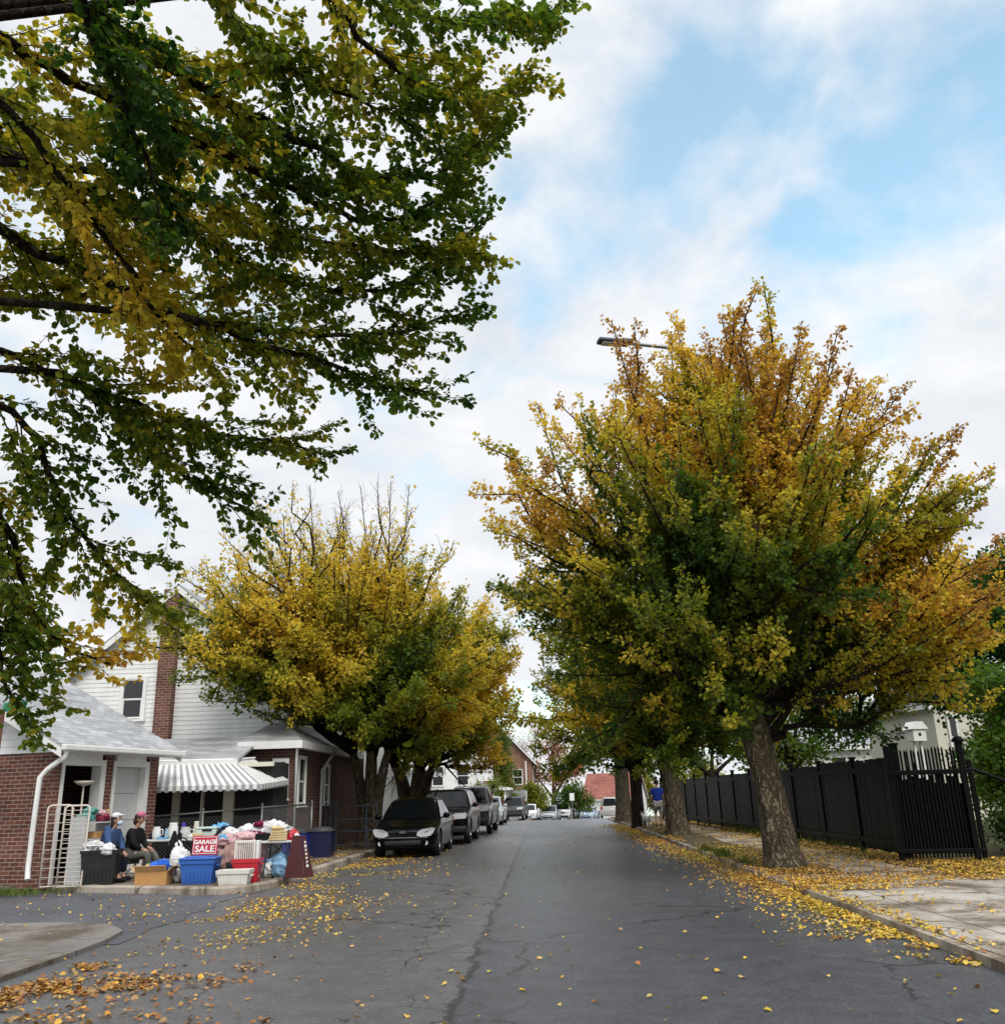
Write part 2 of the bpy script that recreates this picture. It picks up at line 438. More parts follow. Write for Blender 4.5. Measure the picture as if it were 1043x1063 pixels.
M['white_grey'] = plain('grey_white_paint', (0.5, 0.51, 0.51), 0.5, var=0.07, sc=3)
M['cream'] = plain('cream_paint', (0.62, 0.585, 0.5), 0.5, var=0.07)
M['glass'] = plain('window_glass', (0.012, 0.014, 0.016), 0.06, spec=0.7, var=0.2, sc=1.5)
M['dark'] = plain('dark_interior', (0.014, 0.013, 0.012), 0.9, var=0.3)
M['black'] = plain('black_paint', (0.0048, 0.0048, 0.0055), 0.42, spec=0.09, var=0.5, sc=9)
M['iron'] = plain('grey_iron', (0.2, 0.205, 0.21), 0.45, 0.7, var=0.15)
M['blue_iron'] = plain('slate_blue_iron', (0.03, 0.04, 0.06), 0.5, var=0.2)
M['rust'] = plain('rusty_steel', (0.105, 0.035, 0.02), 0.8, 0.2, var=0.4, sc=14, bump=0.3)
M['green_sign'] = plain('green_sign', (0.0, 0.22, 0.11), 0.4, var=0.08)
M['bark'] = bark_mat('bark', (0.185, 0.148, 0.105))
M['bark_dark'] = bark_mat('dark_bark', (0.042, 0.032, 0.024))
M['twig'] = plain('twig_bark', (0.07, 0.045, 0.03), 0.9, var=0.3)
M['leaf'] = leaf_mat('leaf')
M['fallen'] = leaf_mat('fallen_leaf', 0.12, 0.6)
M['grass'] = leaf_mat('grass_blade', 0.3)
M['chrome'] = plain('chrome', (0.75, 0.76, 0.78), 0.12, 1.0, var=0.05)
M['tyre'] = plain('tyre_rubber', (0.014, 0.014, 0.014), 0.8, var=0.2)
M['rim'] = plain('alloy_rim', (0.4, 0.41, 0.43), 0.3, 0.9, var=0.1)
M['trim'] = plain('black_trim', (0.011, 0.011, 0.012), 0.55, var=0.2)
M['lens'] = plain('lamp_lens', (0.62, 0.63, 0.66), 0.14, spec=0.7, var=0.12, sc=20)
M['red_lens'] = plain('tail_lamp_lens', (0.35, 0.015, 0.012), 0.15, var=0.1)
M['skin'] = plain('skin', (0.42, 0.24, 0.17), 0.5, var=0.07)

# ------------------------------------------------------------------ strips of ground
def strip(name, fl, fr, ds, zoff, mat, nx=6, bumpy=0.0, seed=1):
    rg = random.Random(seed); mb = MB(); vs = []; fs = []
    for d in ds:
        a, b = fl(d), fr(d)
        for i in range(nx+1):
            vs.append((a+(b-a)*i/nx, d, road_z(d)+zoff+(rg.uniform(-bumpy, bumpy) if bumpy else 0)))
    for j in range(len(ds)-1):
        for i in range(nx):
            q = j*(nx+1)+i; fs.append((q, q+1, q+nx+2, q+nx+1))
    mb.add(vs, fs)
    o = mb.build(name, mat, smooth=True); tag(o, kind='structure'); return o
def frange(a, b, n): return [a+(b-a)*i/n for i in range(n+1)]
# ------------------------------------------------------------------ ground
DS = frange(-12, 60, 48)+frange(62, 124, 31)+[150, 200, 300, 500, 900, 1500]
def ground_sheet():
    xs = [-900,-300,-120,-60,-30,-16,-11,-9,-6,-5,0,4,6,9,14,30,60,120,300,900]; vs = []; fs = []
    ys = [-300,-60]+DS
    for d in ys:
        for x in xs: vs.append((x, d, (road_z(d) if d > 0 else 0)-.03))
    n = len(xs)
    for j in range(len(ys)-1):
        for i in range(n-1): fs.append((j*n+i, j*n+i+1, (j+1)*n+i+1, (j+1)*n+i))
    tag(MB().add(vs, fs).build('ground', M['lawn'], smooth=True), kind='structure')
ground_sheet()
D1 = frange(-12, 60, 60)+frange(61, 124, 42)
strip('road', lambda d: (-5.25 if d < 12 else -4.85 if d > 20 else -5.25)+curve_left(d), lambda d: 3.68+curve_right(d), D1, 0, M['asphalt'], 8)
strip('cross_road', lambda d: -40, lambda d: 60, [112,116,120,124,128], .012, M['asphalt'], 8)
# alley entering on the left, between the sale pad and the near corner
def side_road():
    xr = [(10.9,-4.9),(11.6,-5.15),(12.2,-5.25),(12.9,-5.12),(13.6,-5.3),(14.3,-5.2),(15.0,-5.4),(15.6,-5.3),(16.4,-5.2),(17.2,-5.0),(17.8,-4.95)]
    vs = []; fs = []
    for y, x in [(q[0], q[1]+(.25 if 11 < q[0] < 17 else .05)) for q in xr]: vs += [(-40, y+(y-14)*.12, .006), (-12, y, .006), (-7, y, .006), (x, y, .006)]
    for k in range(len(xr)-1): fs += [(k*4+q, k*4+q+1, k*4+q+5, k*4+q+4) for q in range(3)]
    tag(MB().add(vs, fs).build('side_road', M['alley']), kind='structure')
side_road()
# near left corner apron, nearly flush
def corner():
    pts = [(-5.0,-10),(-4.98,8.0),(-4.98,9.2),(-4.99,10.2),(-5.03,11.0),(-5.18,11.75),(-5.6,12.35),(-6.4,12.68),(-8,12.8),(-40,12.9),(-40,-10)]
    mb = MB(); mb.prism(pts, 'z', -.03, .045)
    tag(mb.build('corner_pavement', M['apron']), kind='structure')
corner()
KL = [(-9.05,17.5),(-8.0,17.15),(-7.0,16.8),(-6.0,16.36),(-5.5,16.28),(-5.15,16.5),(-4.98,17.2),(-4.95,18.6),(-4.87,21),(-4.8,24.5)]
def pad():
    pts = [(x-.0, y+.02) for x, y in KL]+[(-4.80,26),(-40,26),(-40,18.4),(-9.1,17.7)]
    tag(MB().prism(pts, 'z', -.03, .118).build('sale_pad', M['pad']), kind='structure')
pad()
DL = frange(26, 60, 17)+frange(61, 110, 25)
strip('pavement_left', lambda d: -30, lambda d: -4.82+curve_left(d), DL, .117, M['pad'], 10)
DR = frange(-12, 60, 48)+frange(61, 70, 5)
strip('pavement_right', lambda d: 3.8+curve_right(d), lambda d: 7.6+curve_right(d), DR, .085, M['concrete'], 6, .006)
strip('tree_lawn', lambda d: 3.82+curve_right(d), lambda d: 4.95+curve_right(d)+.1*math.sin(d*.9), frange(16.2, 66, 40), .093, M['soil'], 3, .006, 4)
strip('fence_verge', lambda d: 6.55-.01*d+.15*math.sin(d*1.3), lambda d: 9.5, frange(15.2, 60, 40), .094, M['soil'], 3, .006, 5)
strip('yard_right', lambda d: 7.55+curve_right(d), lambda d: 60, DR, .08, M['lawn'], 8)
strip('driveway_right', lambda d: 3.6+curve_right(d), lambda d: 24, frange(70, 112, 20), .02, M['bright_concrete'], 6)
def kerb(name, path, zoff=.13, w=.15):
    rg = random.Random(9); vs = []; fs = []; pts = [Vector((p[0], p[1], 0)) for p in path]
    for i, p in enumerate(pts):
        t = (pts[min(i+1, len(pts)-1)]-pts[max(i-1, 0)]).normalized(); nrm = Vector((-t.y, t.x, 0)); z = road_z(p.y)
        j = rg.uniform(-.006, .006)
        for a, h in ((-w/2-.008, -.05), (-w/2, zoff-.03), (-w/2+.025, zoff), (w/2, zoff), (w/2, -.05)):
            q = p+nrm*(a+j*.6); vs.append((q.x, q.y, z+h+(j if h > 0 else 0)))
    for i in range(len(pts)-1):
        for k in range(4): fs.append((i*5+k, i*5+k+1, (i+1)*5+k+1, (i+1)*5+k))
    fs += [(4,3,2,1,0), tuple((len(pts)-1)*5+k for k in range(5))]
    mb = MB().add(vs, fs); bm = bmesh.new()
    o = mb.build(name, M['kerb']); bm.from_mesh(o.data); bmesh.ops.recalc_face_normals(bm, faces=bm.faces); bm.to_mesh(o.data); bm.free()
    tag(o, kind='structure'); return o
kerb('kerb_right', [(3.74+curve_right(d), d) for d in frange(-12, 70, 66)], .085)
def dens(P, k=4):
    out = []
    for a, b in zip(P, P[1:]):
        for i in range(k): out.append((a[0]+(b[0]-a[0])*i/k, a[1]+(b[1]-a[1])*i/k))
    return out+[P[-1]]
kerb('kerb_left', dens(KL)+[(-4.78+curve_left(d), d) for d in frange(25, 108, 60)], .128)
# ------------------------------------------------------------------ building helpers
def ang(ax): return math.atan2(ax[1], ax[0])
def wbox(mb, o, ax, nrm, s0, s1, h0, h1, z0, z1, mat=0):
    """box on a wall: s along the wall, h outwards, z up"""
    ax = Vector(ax); nrm = Vector(nrm); c = Vector(o)+ax*((s0+s1)/2)+nrm*((h0+h1)/2); c.z = (z0+z1)/2
    return mb.box(c, (abs(s1-s0), abs(h1-h0), z1-z0), ang(ax), mat)
def clap(mb, o, ax, nrm, z0, z1, lf, rf, row=.13, mat=0, lap=.016):
    o = Vector(o); ax = Vector(ax); nrm = Vector(nrm); z = z0
    def P(s, h, zz): q = o+ax*s+nrm*h; return (q.x, q.y, zz)
    while z < z1-1e-3:
        t = min(z+row, z1); l0, r0, l1, r1 = lf(z), rf(z), lf(t), rf(t)
        if r0-l0 > .02:
            if r1 < l1: l1 = r1 = (l1+r1)/2
            mb.add([P(l0, lap, z), P(r0, lap, z), P(r1, .003, t), P(l1, .003, t), P(l0, 0, z), P(r0, 0, z)], [(0,1,2,3),(4,5,1,0)], mat)
        z = t
def window(parent, o, ax, nrm, s, z, w, h, mat='white', fr=.075, sash=True, out=.0, label=None):
    o = Vector(o)+Vector(nrm)*out
    p = MB(); wbox(p, o, ax, nrm, s-w/2+.01, s+w/2-.01, -.05, .012, z+.01, z+h-.01); win = p.build('window', M['glass'], parent)
    f = MB()
    wbox(f, o, ax, nrm, s-w/2-fr, s-w/2, -.02, .05, z-fr*.4, z+h+fr); wbox(f, o, ax, nrm, s+w/2, s+w/2+fr, -.02, .05, z-fr*.4, z+h+fr)
    wbox(f, o, ax, nrm, s-w/2, s+w/2, -.02, .047, z+h, z+h+fr)
    if sash:
        wbox(f, o, ax, nrm, s-w/2, s+w/2, -.02, .03, z+h*.5-.025, z+h*.5+.025)
        wbox(f, o, ax, nrm, s-w/2, s-w/2+.035, -.02, .026, z, z+h*.5-.025); wbox(f, o, ax, nrm, s+w/2-.035, s+w/2, -.02, .026, z, z+h*.5-.025)
        wbox(f, o, ax, nrm, s-w/2+.035, s+w/2-.035, -.02, .026, z, z+.04)
    f.build('frame', M[mat], win)
    q = MB(); wbox(q, o, ax, nrm, s-w/2-fr-.03, s+w/2+fr+.03, -.02, .09, z-fr*.4-.05, z-fr*.4); q.build('sill', M[mat], win)
    return win
X1 = (1,0,0); Y1 = (0,1,0); NS = (0,-1,0); NE = (1,0,0)
def downspout(parent, pts, r=.045, mat='white', name='downspout'):
    MB().tube(pts, r, 8).build(name, M[mat], parent, smooth=True, sharp=50)

# ------------------------------------------------------------------ brick garage
def garage():
    g = empty('brick_garage', (-9.34,17.6,.1), 0, 'red brick garage with grey shingle roof and two doors, one standing open', 'garage')
    def ch(o): o.location = -Vector(g.location); return o
    B = MB
    a = Vector((-9.34,17.6,0)); b = Vector((-8.66,20.75,0)); ax = (b-a).normalized(); nr = Vector((ax.y, -ax.x, 0)); ln = (b-a).length
    zt = 2.52; th = .28; o = a
    def part(mb, name, mat, **k): return ch(mb.build(name, M[mat], g, **k))
    # s positions along the front: doors 0.12..1.42 and 1.72..2.98
    D1 = (.13, 1.40); D2 = (1.66, 2.86); dh = 2.28
    m = MB()
    wbox(m, o, ax, nr, 0, D1[0], -th, 0, .05, zt); wbox(m, o, ax, nr, D1[1], D2[0], -th, 0, .05, zt); wbox(m, o, ax, nr, D2[1], ln, -th, 0, .05, zt)
    # south wall and the others
    w = -nr  # leftwards into the building
    def face(s0, p0, p1, z1): pass
    sw = Vector((-1, .0, 0))
    # south wall as one solid, turned with the building
    sx = -nr; so_ = a
    def sbox(mb, s0, s1, d0, d1, z0, z1):
        c = so_+sx*((s0+s1)/2)+ax*((d0+d1)/2); c.z = (z0+z1)/2; mb.box(c, (abs(s1-s0), abs(d1-d0), z1-z0), ang(sx))
    sbox(m, th+.0, 7.0, 0, th, .05, zt)
    sbox(m, th, 7.0, ln-th, ln, .05, zt); sbox(m, 7.0, 7.0+th, 0, ln, .05, zt)
    part(m, 'wall', 'brick')
    f = MB(); c = a+sx*3.5+ax*(ln/2); f.box((c.x, c.y, .125), (6.6, ln-.5, .02), ang(sx)); part(f, 'floor', 'pad')
    # dark lining so the open door looks into an unlit room
    # south gable in white boards and roof
    ridge_s = 3.35; ez = 2.66; rise = .53; rz_ = ez+rise*(ridge_s+.35)
    gm = MB(); clap(gm, a-ax*.01, sx, -ax, zt+.003, rz_-.1, lambda z: max(.02, (z-zt)/rise-.05), lambda z: min(2*ridge_s, 2*ridge_s-(z-zt)/rise+.05), .14)
    part(gm, 'gable', 'siding')
    gn = MB(); clap(gn, b+ax*.01+sx*2*ridge_s, -sx, ax, zt+.003, rz_-.1, lambda z: max(.02, (z-zt)/rise-.05), lambda z: min(2*ridge_s, 2*ridge_s-(z-zt)/rise+.05), .14); part(gn, 'gable', 'siding')
    r = MB(); ov = .34
    E0 = a+nr*ov-ax*ov; E1 = b+nr*ov+ax*ov; R0 = a+sx*ridge_s-ax*ov; R1 = b+sx*ridge_s+ax*ov; W0 = a+sx*(2*ridge_s+ov)-ax*ov; W1 = b+sx*(2*ridge_s+ov)+ax*ov
    for p, z in ((E0, ez), (E1, ez), (R0, rz_), (R1, rz_), (W0, ez), (W1, ez)): p.z = z
    r.slab([E0, E1, R1, R0], .07); r.slab([R0, R1, W1, W0], .07); part(r, 'roof', 'shingle')
    # rake boards and soffit
    t = MB()
    for p, q in ((E0, R0), (E1, R1)):
        s_ = -1 if p is E0 else 1
        d = Vector((0,0,-.085)); k = ax*s_*.012
        t.slab([p+k+d, q+k+d, q+k+d+Vector((0,0,-.17)), p+k+d+Vector((0,0,-.17))][::(1 if s_ < 0 else -1)], .03)
    # soffit under the front eave
    s0 = a+nr*.005-ax*.3; s1 = b+nr*.005+ax*.3; u0 = E0+Vector((0,0,-.14)); u1 = E1+Vector((0,0,-.14))
    s0.z = s1.z = 2.53; u0.z = u1.z = 2.53
    t.slab([s0, u0, u1, s1], .02)
    part(t, 'trim', 'white')
    gu = MB()
    gp = [E0+nr*.05-ax*.02, E1+nr*.05+ax*.02]
    for k, hh, zz in ((0, .11, ez-.075),):
        c = (gp[0]+gp[1])/2; gu.rbox((c.x, c.y, zz), ((gp[1]-gp[0]).length, .11, .12), .025, ang(ax))
    part(gu, 'gutter', 'white')
    e0 = E0+nr*.03+ax*.1
    dp = [e0+Vector((0,0,-.12)), e0+Vector((0,0,-.24)), Vector((-9.42,17.42,2.2))-nr*.0, Vector((-9.52,17.36,2.05)), Vector((-9.56,17.40,1.0)), Vector((-9.56,17.40,.42)), Vector((-9.50,17.32,.24))]
    dd = MB().tube(dp, .05, 8); part(dd, 'downspout', 'white', smooth=True, sharp=50)
    # door casings, proud of the brick
    c = MB()
    for d in (D1, D2):
        wbox(c, o, ax, nr, d[0]-.002, d[0]+.07, -.2, .03, .1, dh+.12); wbox(c, o, ax, nr, d[1]-.14, d[1]+.002, -.2, .03, .1, dh+.12)
        wbox(c, o, ax, nr, d[0]+.07, d[1]-.14, -.2, .028, dh, dh+.24)
    part(c, 'door_frame', 'white')
    l = MB()
    for d in (D1, D2): wbox(l, o, ax, nr, d[0]-.0, d[1], -th+.004, -.21, dh+.1, zt)
    part(l, 'lintel', 'white_grey')
    s = MB(); q = [(.0, .55), (.56, 1.10), (1.11, 1.65), (1.66, 2.2)]
    for z0, z1 in q: wbox(s, o, ax, nr, D2[0]+.075, D2[1]-.145, -.17, -.12, .12+z0*.98, .12+z1*.98)
    dr = part(s, 'overhead_door', 'white_grey')
    p2 = MB(); wbox(p2, o, ax, nr, (D2[0]+D2[1])/2-.1, (D2[0]+D2[1])/2+.05, -.12, -.09, .5, .53); h = p2.build('handle', M['iron'], dr)
    # inner end window in the far wall
    ww = MB(); cc = a+sx*6.98+ax*1.9; ww.box((cc.x+.02, cc.y, 1.75), (.02, .75, .75), ang(sx)); part(ww, 'window', 'white_grey')
garage()

# ------------------------------------------------------------------ white and brick house with the striped awning
def house_awning():
    H = empty('white_house', (-9.9,26.4,.1), 0, 'white sided house with brick ground floor, brick chimney strip and striped porch awning', 'house')
    off = -Vector(H.location)
    def part(mb, name, mats, parent=None, **k):
        o = mb.build(name, [M[x] for x in mats] if isinstance(mats, (list, tuple)) else M[mats], parent or H, **k)
        if parent is None: o.location = off
        return o
    hold = {}
    Yf = 26.4; xl, xr, ap = -14.07, -7.36, -10.75; ez, az = 5.15, 7.82; sl = (az-ez)/(ap-xl)
    w = MB(); clap(w, (0, Yf, 0), X1, NS, 2.9, az, lambda z: xl if z < ez else xl+(z-ez)/sl, lambda z: xr if z < ez else xr-(z-ez)/((az-ez)/(xr-ap)))
    clap(w, (xr, Yf, 0), Y1, NE, 2.9, ez, lambda z: 0, lambda z: 10, .13)
    clap(w, (xl, Yf+10, 0), (0,-1,0), (-1,0,0), 2.9, ez, lambda z: 0, lambda z: 10, .13)
    w.box((xl+.06, Yf-.005, (2.9+ez)/2), (.11, .05, ez-2.9)); w.box((xr-.06, Yf-.005, (2.9+ez)/2), (.11, .05, ez-2.9))
    # left rear wing
    clap(w, (-15.6, 29.0, 0), X1, NS, 2.0, 5.05, lambda z: 0, lambda z: 1.6)
    part(w, 'wall', 'siding')
    b = MB()
    b.box((-9.6, 28.6, 1.5), (6.5, 9.0, 2.98)); b.box((-7.0, 25.9, 1.52), (1.36, 4.6, 2.96)); b.box((-6.95, 30.2, 1.50), (1.0, 2.4, 2.9))
    part(b, 'brick_wall', 'brick_dark')
    st = MB(); st.box((-6.31, 25.2, .36), (.06, 3.0, .5)); part(st, 'foundation', 'kerb')
    r = MB(); ov = .3; yb = Yf+10
    L0 = Vector((xl-.25, Yf-ov, ez-.25*sl)); L1 = Vector((xl-.25, yb, ez-.25*sl)); A0 = Vector((ap, Yf-ov, az+.04)); A1 = Vector((ap, yb, az+.04))
    R0 = Vector((xr+.25, Yf-ov, ez-.2)); R1 = Vector((xr+.25, yb, ez-.2))
    r.slab([A0, A1, L1, L0], .06); r.slab([R0, R1, A1, A0], .06)
    # rear wing roof facing the street corner
    r.slab([(-15.9,28.7,5.15), (-10,28.7,5.15), (-10,33,7.5), (-15.9,33,7.5)], .06)
    # skirt roof over the brick bay
    r.slab([(-7.75,23.35,2.98), (-6.1,23.35,2.98), (-7.34,26.38,3.66), (-7.75,26.38,3.66)], .05)
    r.slab([(-6.1,23.35,2.98), (-6.1,31.6,2.98), (-7.34,31.6,3.66), (-7.34,26.38,3.66)], .05)
    r.slab([(-13.2,24.165,3.14), (-7.76,24.165,3.14), (-7.76,26.38,3.17), (-13.2,26.38,3.17)], .05)
    # porch roof
    r.slab([(-13.2,22.15,2.47), (-7.32,22.15,2.47), (-7.30,24.16,3.14), (-13.2,24.16,3.14)], .06)
    roof = part(r, 'roof', 'shingle')
    t = MB()
    for p, q, s_ in ((L0, A0, 1), (A0, R0, 1)):
        k = Vector((0,-.014,-.07)); d = Vector((0,0,-.19)); t.slab([p+k, p+k+d, q+k+d, q+k], .04)
    wt_ = MB(); wt_.box((-13.0, 28.67, 5.02), (5.8, .08, .2)); wt_.box((-15.5, 28.8, 4.9), (.5, .3, .1)); part(wt_, 'trim', 'white')
    t.box((-6.9, 23.33, 2.86), (1.66, .05, .19)); t.box((-6.08, 27.4, 2.86), (.05, 8.2, .19)); t.box((-6.45, 27.3, 2.79), (.66, 7.9, .03)); t.box((-6.95, 23.45, 2.79), (1.6, .2, .03))
    t.box((-10.25, 22.12, 2.41), (5.9, .05, .13))
    # chimney-side corner strips
    part(t, 'trim', 'white')
    c = MB(); c.box((-10.94, Yf-.14, 5.35), (.48, .30, 4.7)); part(c, 'chimney', 'brick')
    for args in (((0, Yf, 0), X1, NS, -11.95, 3.92, .57, 1.1),):
        wi = window(H, *args, fr=.11, out=.018); wi.location = off
    for (o, ax, nr, s, z, ww, hh) in (((0,23.6,0), X1, NS, -6.66, 1.58, .24, .86), ((-6.33,0,0), Y1, NE, 24.35, 1.40, .62, 1.12), ((-6.33,0,0), Y1, NE, 27.2, 1.40, .5, 1.0)):
        wi = window(H, o, ax, nr, s, z, ww, hh, fr=.09); wi.location = off
    d = MB().tube([(-6.2,23.4,2.8),(-6.24,23.5,2.6),(-6.26,23.52,.3)], .035, 8); part(d, 'downspout', 'white', smooth=True)
    d = MB().tube([(-6.05,27.0,2.8),(-6.1,26.6,2.6),(-6.24,26.3,2.3),(-6.26,26.3,.3)], .04, 8); part(d, 'downspout', 'white_grey', smooth=True)
    # porch: a flat dark panel stands in for the shade inside
    p = MB(); p.box((-9.4, 22.32, 1.2), (5.9, .04, 2.4)); p.box((-6.47, 22.95, 1.2), (.04, 1.2, 2.4)); part(p, 'porch_shade_panel', 'dark')
    q = MB()
    for x, wd in ((-8.78,.16),(-8.14,.05),(-7.5,.24),(-9.9,.16)): q.box((x, 22.23, 1.2), (wd, .12, 2.2))
    q.box((-9.4, 22.23, 2.35), (5.9, .1, .1)); part(q, 'porch_post', 'cream')
    fl = MB(); fl.box((-9.4, 23.0, .18), (5.9, 1.8, .16)); part(fl, 'porch_floor', 'pad')
    # awning of alternating metal strips
    aw = MB(); n = 30; fr0, fr1 = Vector((-9.7,20.95,1.88)), Vector((-6.36,20.95,1.86)); b0, b1 = Vector((-9.9,22.25,2.46)), Vector((-7.42,22.25,2.44))
    bk0, bk1 = Vector((-6.3,23.1,1.98)), Vector((-7.2,23.1,2.5))
    def strips(f0, f1, g0, g1, n, vd):
        for i in range(n):
            u, v = i/n, (i+1)/n; up = .012 if i % 2 == 0 else 0
            Q = [f0.lerp(f1, u), f0.lerp(f1, v), g0.lerp(g1, v), g0.lerp(g1, u)]
            Q = [x+Vector((0,0,up)) for x in Q]; aw.slab(Q, .012, i % 2)
            dn = Vector((0,0,-.11-.02*(i % 2))); aw.slab([Q[0]+dn+vd, Q[1]+dn+vd, Q[1]+vd, Q[0]+vd], .012, i % 2)
    strips(fr0, fr1, b0, b1, 38, Vector((0,-.003,0))); strips(fr1, bk0, b1, bk1, 22, Vector((.003,0,0)))
    part(aw, 'awning', ['white', 'stripe_grey'])
    dv = MB().tube([(-9.9,22.2,2.50),(-7.42,22.2,2.48),(-7.2,23.1,2.54)], .03, 6); part(dv, 'awning_rail', 'white')
M['stripe_grey'] = plain('grey_awning_metal', (0.30,0.31,0.325), .5, var=.14)
house_awning()

# ------------------------------------------------------------------ a simple house with gable roof, walls of boards or brick
def gable_house(label, loc, rz, w, d, wall_h, rise, wall, roof, wins, axis='x', name='house', extra=None, ov=.3, cat='house', door=None):
    """front faces local -y; axis = direction of the ridge"""
    H = empty(name, loc, rz, label, cat)
    m = MB()
    if wall == 'siding':
        sl = rise/(w/2) if axis == 'y' else rise/(d/2)
        top = wall_h+rise
        if axis == 'y':
            L = lambda z: -w/2 if z < wall_h else -w/2+(z-wall_h)/sl
            clap(m, (0,-d/2,0), X1, NS, 0, top, L, lambda z: -L(z), .16); clap(m, (0,d/2,0), (-1,0,0), (0,1,0), 0, top, L, lambda z: -L(z), .16)
            for s in (1, -1): clap(m, (s*w/2,0,0), (0,s,0), (s,0,0), 0, wall_h, lambda z: -d/2, lambda z: d/2, .16)
        else:
            L = lambda z: -d/2 if z < wall_h else -d/2+(z-wall_h)/sl
            for s in (1, -1):
                clap(m, (s*w/2,0,0), (0,s,0), (s,0,0), 0, top, L, lambda z: -L(z), .16)
                clap(m, (0,-s*d/2,0), (s,0,0), (0,-s,0), 0, wall_h, lambda z: -w/2, lambda z: w/2, .16)
    else:
        m.box((0,0,wall_h/2), (w, d, wall_h))
        if axis == 'y': m.prism([(-w/2,wall_h),(w/2,wall_h),(0,wall_h+rise)], 'y', -d/2+.001, d/2-.001)
        else: m.prism([(-d/2,wall_h),(d/2,wall_h),(0,wall_h+rise)], 'x', -w/2+.001, w/2-.001)
    m.build('wall', M[wall], H)
    r = MB(); t = MB(); k = ov
    if axis == 'y':
        a = rise/(w/2)*k
        for s in (1, -1):
            e0, e1, p0, p1 = Vector((s*(w/2+k), -d/2-k, wall_h-a)), Vector((s*(w/2+k), d/2+k, wall_h-a)), Vector((0, -d/2-k, wall_h+rise)), Vector((0, d/2+k, wall_h+rise))
            up = Vector((0,0,.08)); q = [e0+up, e1+up, p1+up, p0+up]; r.slab(q if s > 0 else q[::-1], .08)
            b = Vector((0,-.012,0)); dn = Vector((0,0,-.2)); t.slab([e0+b, p0+b, p0+b+dn, e0+b+dn][::(-1 if s > 0 else 1)], .04)
            t.box((s*(w/2+k+.02), 0, wall_h-a-.06), (.05, d+2*k, .16))
    else:
        a = rise/(d/2)*k
        for s in (1, -1):
            e0, e1, p0, p1 = Vector((-w/2-k, s*(d/2+k), wall_h-a)), Vector((w/2+k, s*(d/2+k), wall_h-a)), Vector((-w/2-k, 0, wall_h+rise)), Vector((w/2+k, 0, wall_h+rise))
            up = Vector((0,0,.08)); q = [e0+up, e1+up, p1+up, p0+up]; r.slab(q[::-1] if s > 0 else q, .08)
            t.box((0, s*(d/2+k+.02), wall_h-a-.06), (w+2*k, .05, .16))
            for x, sg in ((-w/2-k, -1), (w/2+k, 1)):
                b = Vector((.012*sg,0,0)); dn = Vector((0,0,-.2)); c0, c1 = Vector((x, s*(d/2+k), wall_h-a)), Vector((x, 0, wall_h+rise)); t.slab([c0+b, c1+b, c1+b+dn, c0+b+dn], .04)
    r.build('roof', M[roof], H); t.build('trim', M['white'], H)
    for (side, s, z, ww, hh) in wins:
        if side == 's': window(H, (0,-d/2,0), X1, NS, s, z, ww, hh, out=.018)
        if side == 'e': window(H, (w/2,0,0), Y1, NE, s, z, ww, hh, out=.018)
        if side == 'w': window(H, (-w/2,0,0), (0,-1,0), (-1,0,0), s, z, ww, hh, out=.018)
    if door:
        s, z, ww, hh = door; p = MB(); wbox(p, (0,-d/2,0), X1, NS, s-ww/2, s+ww/2, -.02, .04, z, z+hh); dr = p.build('door', M['white_grey'], H)
        g = MB(); wbox(g, (0,-d/2,0), X1, NS, s-.28, s-.04, .03, .046, z+1.15, z+1.7); wbox(g, (0,-d/2,0), X1, NS, s+.04, s+.28, .03, .046, z+1.15, z+1.7); g.build('pane', M['glass'], dr)
        f = MB(); wbox(f, (0,-d/2,0), X1, NS, s-ww/2-.1, s-ww/2, -.02, .05, z, z+hh+.1); wbox(f, (0,-d/2,0), X1, NS, s+ww/2, s+ww/2+.1, -.02, .05, z, z+hh+.1); wbox(f, (0,-d/2,0), X1, NS, s-ww/2, s+ww/2, -.02, .05, z+hh, z+hh+.1); f.build('frame', M['white'], dr)
        wbox_h = MB(); wbox(wbox_h, (0,-d/2,0), X1, NS, s+ww/2-.12, s+ww/2-.05, .04, .09, z+1.0, z+1.07); wbox_h.build('handle', M['iron'], dr)
    return H
def porch(H, x0, x1, y0, y1, z, cols, roof='shingle', post='white', deck=.3, rise=.5):
    """lean-to porch in the house's own space: outer edge at x1"""
    m = MB(); m.slab([(x0,y0-.2,z+rise), (x1+.2,y0-.2,z), (x1+.2,y1+.2,z), (x0,y1+.2,z+rise)], .1); m.build('porch_roof', M[roof], H)
    b = MB(); b.box(((x0+x1)/2+.1, y0-.21, z-.1), (x1-x0+.2, .06, .2)); b.box((x1+.2, (y0+y1)/2, z-.1), (.06, y1-y0+.5, .2)); b.build('porch_beam', M['white'], H)
    for c in cols: q = MB(); q.box((c[0], c[1], (z+deck)/2-.05), (.17, .17, z-deck-.1)); q.build('porch_post', M[post], H)
    f = MB(); f.box(((x0+x1)/2, (y0+y1)/2, deck/2), (x1-x0, y1-y0, deck)); f.build('porch_deck', M['white_grey'], H)

